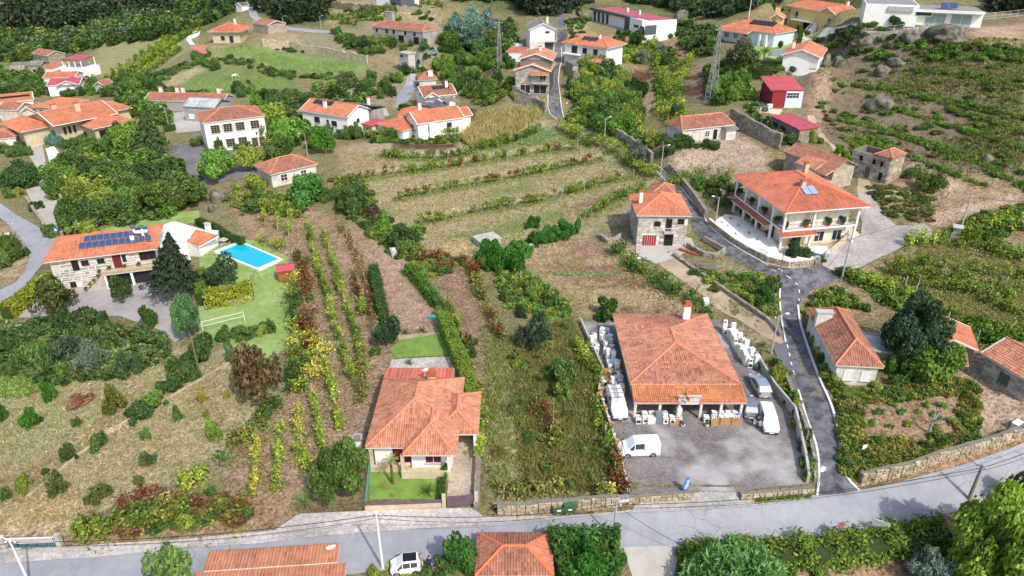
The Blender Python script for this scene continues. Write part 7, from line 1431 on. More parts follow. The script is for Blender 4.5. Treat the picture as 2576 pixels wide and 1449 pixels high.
# ---------------------------------------------------------------- vines and other rows
wf = 'in the dry centre field'
for pts, pal, pal2, kw in [
 ([(949,386),(1022,391),(1102,394),(1155,389),(1195,373),(1251,360),(1311,343),(1368,323)], 'green', 'dark', dict(w=1.6, h=1.9, dens_=95, gaps=.03)),
 ([(913,341),(969,341),(1036,346),(1089,341),(1159,336)], 'green', 'mix', dict(w=1.8, h=2.4, dens_=70, low=1.4)),
 ([(886,449),(933,436),(1042,426),(1115,413),(1188,404),(1258,393),(1341,381),(1418,370),(1457,366)], 'green', 'red', dict(gaps=.3, w=1.0)),
 ([(989,496),(1036,486),(1112,472),(1142,463),(1215,456),(1281,443),(1341,431),(1401,419),(1454,406),(1520,393)], 'green', 'red', dict(gaps=.28, w=1.1, low=.9)),
 ([(1052,555),(1129,545),(1168,532),(1248,516),(1334,506),(1394,489),(1467,469),(1534,449),(1600,433)], 'green', 'mix', dict(gaps=.22, w=1.2, low=.8)),
 ([(1464,542),(1520,512),(1567,486),(1627,469)], 'green', None, dict(w=1.6, dens_=70, gaps=.15, h=1.9))]:
 vine_row(pts, wf, pal, pal2=pal2, kind='ragged trellised vine row', **kw)
vine_row([(1400,314),(1440,332),(1477,346),(1520,360),(1563,384),(1600,418),(1647,441)], 'along the lane', 'lime', w=1.8, h=2.2, dens_=95, low=1.0, gaps=.05, pal2='green', kind='leafy roadside trellis', post=4)
wl = 'between the pool villa lawn and bungalow'
for pts, pal, pal2, kw in [
 ([(770,560),(789,617),(808,698),(828,760),(842,822),(868,893),(884,963)], 'lime', 'green', {}), ([(816,584),(837,651),(856,722),(880,789),(904,870),(919,925)], 'lime', 'green', {}), ([(885,674),(899,722),(915,790)], 'lime', 'red', dict(gaps=.25)),
 ([(815,903),(837,978),(856,1072)], 'lime', None, {}), ([(783,972),(802,1054),(812,1122)], 'lime', None, {}), ([(749,1029),(758,1117),(774,1190)], 'lime', 'yellow', dict(w=1.0)), ([(702,1066),(702,1135),(695,1229)], 'lime', 'green', {}), ([(642,1098),(645,1173),(635,1248)], 'yellow', 'lime', dict(w=.6)),
 ([(663,535),(661,565)], 'lime', None, {}), ([(699,540),(697,570)], 'lime', None, {}), ([(732,531),(725,589)], 'lime', None, {}), ([(647,598),(680,608),(718,622)], 'lime', None, dict(w=1.3)),
 ([(850,560),(880,600),(900,640),(930,760),(945,850)], 'red', 'mix', dict(gaps=.4, dens_=26, w=1.0)), ([(905,880),(915,950),(900,1010)], 'mix', 'green', dict(w=1.4))]:
 kw = {**dict(h=1.7, dens_=72, w=.75, gaps=.06, low=.25, leaf=.16), **kw}; vine_row(pts, wl, pal, pal2=pal2, kind='yellow-green vine row', **kw)
for pts, pal, pal2, w in [([(752,640),(768,695),(765,760),(772,825),(778,875)], 'red', 'dark', 1.7), ([(742,700),(740,770),(745,850),(738,930),(725,985)], 'dark', 'yellow', 1.5), ([(790,840),(800,900),(770,960)], 'yellow', 'mix', 2.2), ([(770,900),(765,940),(750,980)], 'lime', 'dark', 1.2)]:
 vine_row(pts, 'beside the villa lawn', pal, pal2=pal2, w=w, dens_=80, h=1.9, low=.2, gaps=.05, kind='tangled red and green vine band', wood=True)
for pts, pal, pal2 in [([(190,1342),(260,1325),(340,1305),(420,1300),(500,1302),(630,1290)], 'mix', 'green'), ([(225,1310),(330,1270),(410,1240),(470,1210),(530,1175)], 'red', 'lime'), ([(540,1168),(580,1130),(640,1075),(700,1010)], 'dark', 'mix')]:
 vine_row(pts, 'at the foot of the orchard', pal, pal2=pal2, w=1.7, dens_=75, h=1.8, low=.2, gaps=.08, kind='sprawling vine row', wood=True)
for pts, pal, pal2, w, g in [([(1049,648),(1090,645),(1135,642)], 'mix', 'red', 1.2, .1), ([(1165,648),(1188,675),(1212,741),(1235,780),(1255,850)], 'mix', 'red', 1.3, .2), ([(1305,690),(1330,730),(1385,745),(1430,780)], 'green', 'mix', 1.3, .2), ([(1120,760),(1165,860),(1190,930)], 'mix', 'green', 1.0, .3), ([(1450,855),(1480,905),(1512,965)], 'lime', 'green', 1.3, .05), ([(1492,1000),(1512,1060),(1535,1120),(1552,1200),(1560,1235)], 'green', 'red', 1.2, .15), ([(1255,1240),(1340,1232),(1440,1222)], 'mix', 'red', 1.0, .1), ([(1500,1232),(1555,1228)], 'mix', 'yellow', 1.2, .1), ([(1205,960),(1212,1060),(1206,1150)], 'lime', 'mix', .9, .3), ([(1345,1010),(1375,1060),(1400,1120)], 'mix', 'red', 1.4, .5)]:
 vine_row(pts, 'around the weedy meadow', pal, pal2=pal2, w=w, gaps=g, dens_=62, kind='straggling vine row', low=.2)
vine_row([(1545,622),(1590,655),(1640,692),(1720,742),(1790,792)], 'beside the dirt track', 'deep', pal2='green', w=1.8, dens_=105, h=1.7, low=.1, gaps=.02, kind='leafy creeper row')
wr = 'in the right-hand vineyard'
for pts, pal, pal2, w in [([(2275,604),(2330,596),(2420,605),(2500,622),(2590,645)], 'green', 'lime', 2.6), ([(2400,580),(2460,570),(2530,560),(2600,560)], 'green', 'lime', 2.4), ([(2250,657),(2330,662),(2420,670),(2590,692)], 'green', 'mix', 1.2), ([(2230,670),(2280,690),(2360,695),(2460,705),(2590,720)], 'green', 'mix', 1.0), ([(2275,707),(2350,718),(2450,726),(2570,740)], 'green', 'mix', 1.2), ([(2130,684),(2180,704),(2260,740),(2330,770),(2392,805)], 'green', 'lime', 2.0), ([(2480,745),(2540,770),(2600,800)], 'mix', 'green', 1.2), ([(2380,800),(2450,820),(2520,835),(2600,850)], 'green', 'lime', 3.2), ([(2440,845),(2520,860),(2600,880)], 'deep', 'green', 3.0)]:
 vine_row(pts, wr, pal, pal2=pal2, w=w, dens_=48 + w * 26, h=1.8, low=.35, gaps=.07, kind='broad vine row', leaf=.19)
for i in range(9):
 f = i / 8; vine_row([(262 + 150 * f, 190 - 95 * f), (300 + 120 * f, 198 - 85 * f + 4), (345 + 110 * f, 205 - 80 * f)], 'in the far vineyard', 'green', pal2='lime', w=1.4, dens_=22, leaf=.32, post=0, kind='far vine row', stems=False)
for i in range(7):
 x = 395 + i * 13; vine_row([(x - 30, 160 - i * 9), (x, 120 - i * 6), (x + 25, 95 - i * 3)], 'on the far vineyard slope', 'green', pal2='lime', w=1.3, dens_=20, leaf=.34, post=0, kind='far vine row', stems=False)
for pts in ([(1645,140),(1668,190),(1690,245),(1715,300)], [(1740,140),(1712,190),(1690,240)], [(1560,150),(1610,135),(1655,100)], [(1520,130),(1580,140),(1620,128)], [(1655,262),(1690,290),(1725,318)]):
 vine_row(pts, 'in the gardens below the modern bungalow', 'lime', pal2='green', w=2.2, dens_=70, h=2.0, low=.2, gaps=.04, kind='lush bean row', leaf=.24, post=8)
for pts in ([(820,42),(900,40),(1000,28)], [(850,52),(930,56),(1010,52)], [(1040,8),(1120,16)], [(1030,130),(990,112),(900,110)]): vine_row(pts, 'on the far terraces', 'green', w=1.6, dens_=30, leaf=.32, post=0, kind='far vine row', stems=False)
vine_row([(1660,475),(1720,445),(1790,432),(1845,440)], 'above the big house', 'green', w=1.8, dens_=80, h=1.8, low=.2, kind='leafy trellis')
vine_row([(1425,325),(1450,345),(1490,365)], 'inside the lane bend', 'green', w=1.4, dens_=60, kind='leafy trellis')
# ---------------------------------------------------------------- hedges
hedge([(1112,782),(1150,870),(1180,950),(1207,1040)], 2.3, 1.6, 'tall clipped green hedge behind the bungalow', '8aa23a', 80, .11)
hedge([(8,772),(70,722),(128,688)], 2.2, 2.2, 'yellow-green conifer hedge left of the granite villa', 'a3a435', 60, .17, ragged=.3)
hedge([(512,735),(570,725),(632,712)], 2.6, 1.8, 'bright yellow conifer hedge beside the volleyball lawn', 'aaab38', 65, .17, ragged=.3)
hedge([(502,672),(500,700),(504,735)], 2.4, 1.2, 'green conifer hedge between dark spruce and lawn', '7f9a3c', 60, .15, ragged=.2)
hedge([(495,548),(540,565),(575,590),(610,600)], 1.4, 1.2, 'dark clipped hedge above the swimming pool', '46672c', 60, .12)
hedge([(45,322),(85,316),(122,312)], 2.6, 2.0, 'tall square-cut hedge left of the sprawling villa', '4d7a2c', 45, .18)
hedge([(1112,1198),(1110,1230),(1108,1256)], .9, .6, 'low box hedge along the driveway', '4d6a2c', 90, .09)
hedge([(1882,168),(1915,172),(1945,175)], 1.8, 1.5, 'clipped hedge below the palm lawn', '4a6f2c', 50, .18)
hedge([(2012,95),(2018,75),(2010,62)], 1.8, .9, 'tall narrow hedge beside the hill pool', '52742c', 50, .16)
hedge([(938,664),(948,716),(962,778)], 1.9, 1.4, 'dark green hedge row between vines and dirt strip', '4f6f34', 60, .14, ragged=.25)
hedge([(1024,664),(1054,694),(1104,756)], 1.5, 1.3, 'ragged green hedge along the sandy plot', '64902f', 55, .15, ragged=.35)
hedge([(1005,262),(1060,268),(1090,262)], 1.6, 1.0, 'clipped hedge in front of the far road', '4d7428', 50, .16)
hedge([(410,318),(440,312)], 1.5, 1.2, 'clipped hedge beside the workshop yard', '4a6a2c', 50, .16)
hedge([(1735,1400),(1830,1388),(1950,1388),(2080,1378),(2200,1360),(2300,1345),(2385,1330)], 1.1, 2.6, 'overgrown vine hedge along the lower side of main road', pal='green', n_m2=55, leaf=.2, ragged=.5)
hedge([(1395,1400),(1450,1390),(1500,1385),(1560,1395)], 2.2, 5.5, 'dense creeper thicket beside the bottom hip roof', pal='deep', n_m2=60, leaf=.2, ragged=.5)
# ---------------------------------------------------------------- trees and bushes, one by one
D_, M_, L_, Y_, O_ = '4f6838', '617d3c', '74963f', '939c44', '7c8b72'
def T(where, rows):
 for cx, yt, yb, w, c, *k in rows: tree(cx, yt, yb, w, where, c, *(k or ['round']))
def B(where, rows, kind='green bush'):
 for cx, yt, yb, w, c, *k in rows: bush(cx, yt, yb, w, where, c, kind, *(k or ['bush']))
T('below the sprawling villa', [(385,270,395,80,'566b3c','conifer'),(330,300,385,75,L_),(305,300,350,45,D_),(160,405,475,75,L_),(232,392,452,62,D_),(290,398,472,95,M_),(212,440,515,85,Y_),(272,468,532,85,Y_),(332,428,505,85,M_),(392,398,475,95,D_),(420,440,528,110,'6b7d38'),(462,430,520,105,'66783a'),(182,488,560,75,M_),(243,498,562,92,D_),(312,486,548,84,M_),(350,455,520,80,L_),(140,440,500,60,M_)])
B('above the granite villa', [(205,545,592,75,Y_),(170,540,592,44,M_),(130,560,600,40,M_)])
T('around the schoolhouse', [(549,368,452,95,L_,'dense'),(632,362,432,62,Y_),(692,252,335,78,Y_),(725,288,365,92,L_),(708,340,405,62,M_),(552,333,380,28,D_,'conifer'),(818,312,388,64,'5f8a2c','dense'),(665,300,360,50,M_),(770,300,345,50,M_)])
B('around the schoolhouse', [(605,355,378,50,M_),(490,345,368,34,M_),(780,350,375,36,M_),(675,375,410,45,Y_),(740,330,365,60,M_),(860,320,350,60,M_),(890,315,345,60,M_),(930,325,350,50,M_)])
B('around the small tiled house', [(770,425,522,112,'5c863c','dense'),(890,457,540,98,D_,'dense'),(865,470,520,70,D_),(930,513,548,52,'5f4a40'),(640,430,482,62,Y_),(700,478,532,85,Y_),(662,488,524,75,M_),(625,500,540,60,M_),(600,480,515,50,Y_),(740,500,540,60,M_),(690,400,440,40,Y_),(820,470,510,50,M_)])
T('in the granite villa grounds', [(447,578,748,104,'3f5033','conifer'),(560,640,718,88,'44583a','loose'),(475,744,852,64,'5f8050','dense'),(310,690,758,52,'4d6332','loose'),(140,698,792,102,'5c6533','loose')])
B('in the granite villa grounds', [(372,768,826,42,'4a6830'),(595,860,920,52,'6a7a55','loose'),(640,815,850,60,M_),(600,820,855,70,M_),(680,800,840,36,M_),(560,825,860,60,M_),(660,812,845,40,Y_)])
wo = 'in the scrub below the villa yard'
B(wo, [(90,790,842,85,D_),(150,780,838,85,D_),(210,775,832,82,D_),(252,780,828,52,D_),(28,840,905,85,D_),(172,838,932,108,'66785c','olive'),(236,862,948,98,'768062','olive'),(325,878,948,68,'5c774e','olive'),(90,850,925,75,M_),(298,808,892,112,'6f7d46'),(350,818,884,92,'5c7040'),(150,908,956,42,L_),(25,900,950,60,M_),(205,820,860,60,M_),(400,835,880,50,M_),(60,810,860,60,D_),(270,850,900,60,M_),(120,870,930,60,M_)], 'scrubby green bush')
B('along the hedge path', [(508,833,884,64,D_),(482,868,932,72,D_),(456,908,972,72,D_),(420,948,992,62,D_),(384,983,1032,62,L_),(345,1008,1058,64,D_),(240,1086,1132,66,M_),(170,1116,1164,42,D_),(113,1176,1194,22,D_),(440,890,940,50,M_)], 'dense green shrub')
B('in the dry orchard', [(122,963,1012,42,'4f7c2c'),(78,1026,1078,46,'4f7c2c'),(2,1018,1062,24,'4f7c2c'),(285,976,1038,70,'7d8238'),(52,1198,1242,42,Y_),(140,1184,1246,46,'6f7d46','loose'),(240,1213,1264,62,'6f7538','loose'),(350,1188,1222,34,'747838','loose'),(367,1133,1172,40,'637444','loose'),(535,1053,1110,46,'7f9c42','loose'),(450,1018,1056,26,M_,'loose'),(365,1073,1108,30,M_,'loose'),(510,973,1012,22,'a08f40','loose'),(10,1225,1260,24,M_,'loose'),(515,1030,1050,16,Y_),(190,1050,1075,24,M_,'loose'),(570,985,1005,16,'a08f40')], 'orchard bush')
T('at the edge of the villa lawn', [(650,862,1008,112,'7d6443','loose')])
T('in front of the bungalow', [(862,1108,1248,132,'5f7434','big')])
B('in the bungalow garden', [(1120,1166,1200,36,'5a8a36','dense'),(1013,1152,1170,26,'8fa87c'),(1180,848,892,58,D_),(945,870,895,30,M_),(1105,770,800,34,L_)])
T('behind the bungalow', [(975,788,862,72,'455f38'),(969,525,595,34,'6f9a34','cypress'),(1010,560,620,70,D_),(1025,600,640,60,M_),(1140,545,575,0,M_)][:4])
palm(989, 1153, 1218, 44, 'on the front lawn', 'tree fern with thin dark trunk', col='9a9a5c', n=16, name='palm_tree')
cycad(768, 1276, 84, 'beside the rusty fence', 'bushy green yucca', '7d9a4c', 'yucca', (.1, 1.4), 70, .05, .5); cycad(1075, 1240, 50, 'on the front lawn', 'spiky feathery cycad', '55702f')
for x, y, w in ((1030,916,32),(1020,840,28),(1063,835,28)): cycad(x, y, w, 'behind the bungalow')
for x, y, w in ((1860,720,38),(1918,872,30)): cycad(x, y, w, 'beside the dirt track')
for x, y, w, a in ((1925,915,30,0),(1913,890,24,0),(1775,520,46,0),(2140,1000,56,0),(1000,830,36,0),(1758,372,26,0),(2038,1095,22,0)): cycad(x, y, w, 'in the gardens', 'pale spiky yucca', '82a04e', 'yucca', (.1, 1.4), 40, .05, .6)
for x, y, w in ((1838,552,20),(1858,570,18),(1884,590,20),(1850,590,14),(1905,605,16),(1830,570,12),(1815,560,14)): cycad(x, y, w, 'in the white gravel garden', 'small rosette plant', '6a7f4a', 'rosette_plant', (.2, 1.3), 20, .1)
B('in the weedy meadow', [(1290,1010,1040,40,'7f8a4c','loose'),(1330,1080,1115,44,M_,'loose'),(1255,1120,1150,36,'8f7a48','loose'),(1470,1120,1150,40,'7f8a4c','loose'),(1300,900,925,34,Y_,'loose'),(1340,772,882,92,'4f6045','loose'),(1357,843,878,62,'8a8440'),(1405,898,958,62,'6f8c4c'),(1420,928,1003,84,'627c3c'),(1268,733,757,28,M_),(1527,748,810,74,'4d6c38'),(1385,735,775,44,M_),(1340,720,760,50,L_),(1310,700,735,36,M_),(1310,770,800,30,'44553c'),(1420,770,795,40,L_)])
wc = 'over the concrete cistern'
B(wc, [(1225,600,668,70,'4a7d2e','dense'),(1260,605,685,75,'4f8230','dense'),(1295,620,690,60,'4a7d2e'),(1310,600,650,60,'5c8c34'),(1345,575,620,55,'44752c','dense'),(1385,565,612,60,'4a7d2e','dense'),(1425,555,600,55,'4f8230'),(1340,540,575,36,'4a7d2e'),(1450,550,590,30,'4f8230'),(1215,640,680,40,L_)], 'lush creeper clump')
B('beside the dirt track and lane', [(1920,723,768,52,'547a34'),(1945,690,735,40,M_),(1890,740,770,30,Y_),(1960,918,965,38,'9aa03c'),(2005,998,1032,30,'96a03a'),(2030,1072,1112,30,M_),(2035,1140,1175,42,'66785c','olive'),(2030,1185,1212,26,Y_),(1800,712,735,30,M_),(1945,690,715,30,Y_)])
wd = 'around the derelict house'
mass('scrambling_vines', [(2028,770),(2058,750),(2100,735),(2150,760),(2190,790),(2160,770),(2060,780),(2075,860),(2105,950),(2115,1010),(2090,985),(2060,905)], 60, .8, (.8, 1.6), (.7, 1.2), [M_, L_, Y_, '7f8f3c'])
T('beside the derelict house', [(2285,742,905,145,'435a3a','big'),(2350,870,958,112,'6f8c36')])
B(wd, [(2300,900,960,70,M_),(2240,890,940,50,L_),(2210,960,990,50,Y_),(2270,940,975,50,M_)], 'low leafy bush')
ww = 'on the weedy roadside terrace'
for poly, n in (([(2115,1080),(2160,1120),(2300,1110),(2300,1165),(2160,1200),(2125,1190)], 90), ([(2110,985),(2440,960),(2460,990),(2120,1010)], 60), ([(2420,1000),(2460,1000),(2460,1110),(2300,1160),(2300,1130),(2410,1090)], 60), ([(2115,1010),(2160,1010),(2160,1110),(2120,1100)], 34)):
 mass('terrace_vines', poly, n, .55, (.4, 1.0), (.5, .95), ['8a9440', '7f8a3c', M_, '6f8038', 'a09a48', '9a8a4a'])
scatter([(2170,1020),(2400,1010),(2400,1080),(2180,1110)], 14, lambda b, px: bush_at(b, R.uniform(.3, .7), R.uniform(.4, .8), ww, R.choice([L_, Y_]), 'small bright fern clump', px), 1.5)
T('at the bottom right corner', [(2482,1222,1490,236,'86a03f','big'),(2548,1178,1275,90,'4a583c','loose')])
T('on the bottom edge', [(1835,1400,1530,220,'729a58','pine'),(2330,1393,1480,104,'82927c','olive'),(1165,1335,1428,72,'54803a'),(440,1385,1500,116,'7c9850','loose'),(1480,1366,1460,100,'4a7a2e','dense')])
B('on the bottom edge', [(1000,1420,1455,80,Y_),(1060,1425,1460,70,M_),(1120,1405,1450,80,M_),(1180,1400,1450,60,'4a7a2e'),(940,1430,1460,60,Y_),(1210,1380,1420,30,M_),(1400,1390,1430,60,'4a7a2e'),(1550,1400,1450,60,'4a7a2e'),(1760,1400,1440,60,M_),(2060,1420,1460,40,L_),(2250,1380,1410,60,M_),(2420,1410,1460,70,M_)])
B('around the big house', [(1770,440,478,38,L_),(1812,438,482,62,M_),(1745,450,480,36,M_),(2003,603,648,40,'44603a','dense'),(2030,618,650,32,M_),(1985,612,645,24,'3f5a34'),(1850,455,490,40,M_),(1790,470,500,40,D_),(1825,490,520,40,M_),(2070,640,660,20,M_)])
B('in front of the long cottage', [(1725,335,378,62,'52703a'),(1790,345,380,58,'49663a','dense'),(1690,350,385,40,M_),(1645,330,370,50,Y_),(1610,355,420,46,'82917a','olive')])
wg = 'in the green gully inside the lane bend'
scatter([(1475,165),(1560,205),(1600,280),(1600,345),(1540,340),(1490,290),(1445,250),(1440,215)], 46, lambda b, px: tree_at(b, R.uniform(3, 5.5), R.uniform(1.8, 3.0), wg, R.choice([M_, M_, L_, '537a3a', Y_, '7d9440']), R.choice(['round', 'loose', 'dense']), 'leafy gully tree', .15, px), 2.6)
T('in the gardens below the modern bungalow', [(1605,68,114,46,'54742f','dense'),(1672,128,170,34,'4a6a30','dense'),(1597,192,252,58,'3f5a30','dense'),(1612,118,158,38,'8a967a','olive'),(1560,168,200,48,Y_),(1700,255,300,40,'4f6f38'),(1515,128,160,28,M_),(1575,115,150,34,L_),(1660,105,135,30,'8a967a','olive')])
scatter([(1810,180),(1870,165),(1885,215),(1850,258),(1800,250)], 12, lambda b, px: tree_at(b, R.uniform(3, 4.5), R.uniform(1.6, 2.4), 'below the palm lawn', R.choice([M_, '4f7038', L_]), 'round', 'leafy tree', .12, px), 2.2)
T('on the palm lawn', [(1868,86,170,78,'626a42','loose'),(1873,50,94,13,'3f5530','cypress'),(1962,100,122,18,M_),(2045,100,115,16,M_),(2030,74,92,16,M_)])
palm(1920, 122, 160, 46, 'on the palm lawn', 'feathery palm'); palm(1938, 48, 108, 26, 'beside the pool villa', 'feathery palm')
B('beside the hill villas', [(2095,82,98,26,'5c8a34','dense'),(2258,38,70,36,'4a6a38'),(2140,60,100,40,D_),(2060,55,70,16,L_),(1690,70,95,40,M_),(1760,85,110,40,M_),(1800,95,115,40,M_),(1995,158,185,40,'4a6838'),(1960,160,185,34,M_),(1990,330,375,66,'5f6a3f'),(2040,320,360,30,Y_),(2065,345,362,20,M_),(1950,330,350,30,M_)])
T('by the granite ruin', [(2318,425,475,50,'66783c','loose'),(2345,428,480,54,'5f753a','loose'),(2290,410,450,36,M_,'loose')])
# ivy on the ruins
for i, (x, y, z, r) in enumerate(((2150,368,4.2,1.2),(2165,352,4.4,1.2),(2185,348,4.3,1.1),(2145,385,3.2,1.1),(2210,362,4.4,1.0),(2225,372,4.3,.9),(2150,395,2.4,.8),(2200,395,2.4,.7))): p = W(x, y, RUIN.zb + z); bush_at(p - Vector((0, 0, .6)), 1.2, r, 'on the granite ruin', '7a962e', 'ivy clump', x, name='ivy', cat='ivy')
for x, y in ((2112,372),(2130,388),(2100,395)): p = W(x, y, RUIN.zb + 3.5); bush_at(p - Vector((0, 0, 1)), 1.6, 1.1, 'on the old farm block', '7a962e', 'ivy clump', x, name='ivy', cat='ivy')
# hillside scrub, far woods
wh = 'on the brown hillside'
mass('hillside_scrub', [(2060,190),(2250,130),(2576,120),(2576,470),(2300,400),(2150,330),(2060,320)], 120, 1.4, (.3, .9), (.4, 1.3), [M_, L_, '6a8040', '748a46', '8a8a50', '7d7048'])
mass('hilltop_scrub', [(2080,120),(2340,95),(2576,130),(2576,170),(2200,150)], 50, 1.4, (.7, 1.4), (.8, 1.7), [M_, L_, '6a8040'])
wfr = 'in the far dark wood'
mass('far_wood', [(-40,-14),(430,-14),(410,45),(300,62),(200,70),(-40,62)], 230, 4.0, (8, 13), (3.6, 5.8), ['46573a', '4f603c', '5a6a40', '3e4f34', '5f6b45'])
mass('hill_road_wood', [(640,-14),(830,-14),(815,60),(730,62),(660,30)], 60, 3.4, (7, 11), (3.2, 4.8), ['46573a', '3e4f34', '526240'])
mass('valley_scrub', [(-40,60),(300,66),(480,45),(580,35),(500,76),(420,92),(300,112),(200,128),(-40,155)], 330, 2.3, (3, 7), (1.8, 3.8), [M_, '5f7a44', '6a8048', '53703c', Y_, '6f8468', '4c6338'])
mass('village_scrub', [(-20,165),(30,190),(110,185),(100,232),(-20,240)], 40, 2.4, (2, 4), (1.5, 2.6), [M_, '5f7a44', L_])
mass('top_scrub', [(430,-14),(640,-14),(600,15),(570,40),(430,40)], 90, 3.0, (3, 8), (2.2, 4), [M_, '53703c', '46573a'])
mass('pine_wood', [(1280,-16),(1480,-16),(1475,12),(1400,40),(1330,36)], 70, 2.8, (9, 14), (2.4, 3.8), ['3c4c33', '465840', '4f5f48'])
mass('top_wood', [(1100,-16),(1290,-16),(1270,5),(1120,-4)], 40, 3.4, (8, 12), (2.6, 4), ['3c4c33', '465840'])
T('above the silver car', [(1180,12,118,92,'86a08c','olive'),(1148,30,112,72,'7d9884','olive'),(1222,18,95,72,'7a9580','olive'),(1200,60,125,60,'6f8a74','olive'),(1130,70,130,60,M_),(1240,70,110,50,'6f7f3c')])
scatter([(1100,125),(1180,118),(1240,150),(1245,205),(1190,245),(1120,240),(1090,160)], 26, lambda b, px: tree_at(b, R.uniform(2.5, 5), R.uniform(1.5, 2.8), 'right of the far grey road', R.choice([M_, '4f7038', L_, D_]), 'round', 'garden tree', .15, px), 3.2)
mass('slope_scrub', [(1480,-16),(1990,-16),(1960,8),(1890,28),(1730,44),(1680,20),(1560,-2)], 150, 2.6, (2.5, 6), (1.8, 3.2), ['4c5f40', '53703c', '5f7a4a', '3f5036'])
mass('corner_wood', [(2490,-16),(2640,-16),(2640,36),(2510,34)], 30, 2.6, (4, 7), (2.4, 3.6), ['3c4c33', '465840'])
for poly, n, wh2, lo, hi in (([(270,205),(345,205),(430,255),(370,300),(330,255)], 14, 'beside the far vineyard and villa', 2.5, 5), ([(60,200),(105,205),(100,235),(10,235)], 7, 'among the far left houses', 2, 4), ([(210,190),(240,205),(225,240),(205,235)], 6, 'behind the grey cottage', 2, 4), ([(920,205),(1035,180),(1005,245),(925,260)], 12, 'left of the far grey road', 2, 4), ([(640,262),(755,240),(735,290),(655,300)], 8, 'left of the long white house', 2.5, 4.5), ([(840,80),(930,100),(1000,108),(1080,120),(1060,150),(930,140),(860,110)], 18, 'below the abandoned farmhouse', 1.6, 3.6), ([(490,150),(560,160),(560,180),(500,175)], 6, 'between the paddocks', 2, 4), ([(700,318),(760,300),(900,325),(1000,335),(990,355),(850,350),(720,365)], 18, 'before the long white house', 2, 4), ([(0,355),(55,360),(75,395),(0,400)], 10, 'left of the cobbled lane', 1.5, 3), ([(580,220),(640,225),(640,262),(590,262)], 4, 'behind the schoolhouse', 2.5, 4), ([(480,72),(500,75),(470,105),(440,110)], 5, 'below the hill villa', 2, 3.5), ([(620,150),(740,190),(890,195),(900,205),(700,200)], 10, 'along the paddock fence', 1, 2.6), ([(860,25),(1000,22),(1090,40),(1080,55),(860,58)], 10, 'on the far terraces', 1, 2.5), ([(1080,300),(1180,320),(1250,270),(1240,240),(1190,265)], 10, 'around the white gabled house', 1.2, 3), ([(1230,225),(1290,180),(1290,150),(1245,170)], 8, 'left of the stone chalet', 2, 3.5)):
 scatter(poly, n, lambda b, px: tree_at(b, R.uniform(lo, hi), R.uniform(lo * .6, hi * .6), wh2, R.choice([M_, M_, L_, D_, '5f7a44']), R.choice(['round', 'loose']), 'leafy tree', .12, px), 2.4)
B("in the sprawling villa's garden", [(138,325,365,44,'6f9c84','dense'),(180,345,372,36,M_),(165,350,375,30,D_),(200,362,395,34,M_),(225,360,395,30,L_),(262,340,380,36,M_),(200,340,358,30,'5f7a44'),(240,385,410,40,M_),(280,350,385,26,M_),(150,400,420,24,M_),(190,385,402,20,D_)], 'clipped garden bush')
B('beside the cobbled lane', [(45,398,472,102,D_,'dense'),(20,470,500,36,M_),(25,590,660,60,M_),(10,620,680,40,M_),(42,470,495,26,Y_),(85,505,530,34,D_)])
# dead and pruned trees
for x, yt, yb, n, lab, m in ((2335,1010,1090,2,'pruned bare tree with stub limbs on the weedy terrace', PALEBARK), (2365,468,520,3,'pale dead tree with a crown of bare twigs', PALEBARK)):
 b = G(x, yb); h = zcol(b.y, yt) - b.z; t = thing('bare_tree', lab, 'tree', b); o = crown_bare(n).build('branches', m, t); o.scale = (h * 1.1, h * 1.1, h * 1.05)
# ---------------------------------------------------------------- ground cover
tufts('tall_weeds', [(1300,840),(1440,800),(1500,960),(1556,1230),(1320,1235),(1290,1000)], 12000, .5, ['86824a', '979054', '7a7c40', 'a3965c', '7f8c48', '8a7a50'], None, 3, .45, .06, .45)
tufts('meadow_herbs', [(1220,860),(1430,820),(1490,960),(1545,1220),(1225,1225)], 5500, .3, ['7f8c48', '8f9a50', '94885a'], None, 4, .7, .08)
tufts('corn', [(1160,352),(1200,302),(1270,279),(1340,281),(1362,294),(1300,332),(1250,367),(1180,373)], 5200, 1.9, ['bfab78', 'b09c6c', 'c9b888', '969c5c'], None, 4, .3, .09)
tufts('dry_grass', [(860,380),(1160,400),(1370,330),(1600,400),(1650,470),(1500,560),(1180,640),(960,600),(900,480)], 12000, .28, ['b0a164', 'c0b076', '9c9654', '8c9450'], None, 3, .5, .06)
tufts('dry_grass', [(0,930),(420,890),(700,910),(560,1150),(180,1310),(0,1330)], 14000, .2, ['b8ab7c', 'c6ba8c', '9c9c64', '8a9458', 'a89468'], None, 3, .5, .06)
tufts('hillside_bracken', [(2040,180),(2250,110),(2576,100),(2576,520),(2350,440),(2150,350),(2050,330)], 15000, .5, ['7f9048', '6f8540', '97a055', '8a7a55', '6f5f48'], None, 4, .5, .1, .16)
tufts('upper_paddock_grass', [(545,130),(660,118),(905,157),(880,188),(735,184)], 3500, .22, ['85a858', '95b468', '7d9c50'], None, 3, .5, .12)
tufts('paddock_grass', [(400,222),(490,170),(740,192),(640,248)], 3500, .25, ['85a04a', '95ac58', '7d9444'], None, 3, .5, .12, .2)
tufts('garden_weeds', [(1310,655),(1400,600),(1510,630),(1830,792),(1620,803),(1475,790)], 1800, .25, ['a59858', '8f9850', 'b8a868'], None, 3, .5, .06, .5)
tufts('vine_weeds', [(600,530),(790,540),(960,610),(990,780),(940,1000),(890,1220),(640,1320),(580,1190),(730,990),(740,700)], 5000, .22, ['98905a', '7f8a48', 'a5875c'], None, 3, .6, .05, .4)
tufts('vineyard_weeds', [(2200,700),(2350,600),(2576,560),(2576,860),(2300,760)], 5000, .35, ['8f8f4c', 'a09458', '7f8a44'], None, 3, .5, .07, .3)
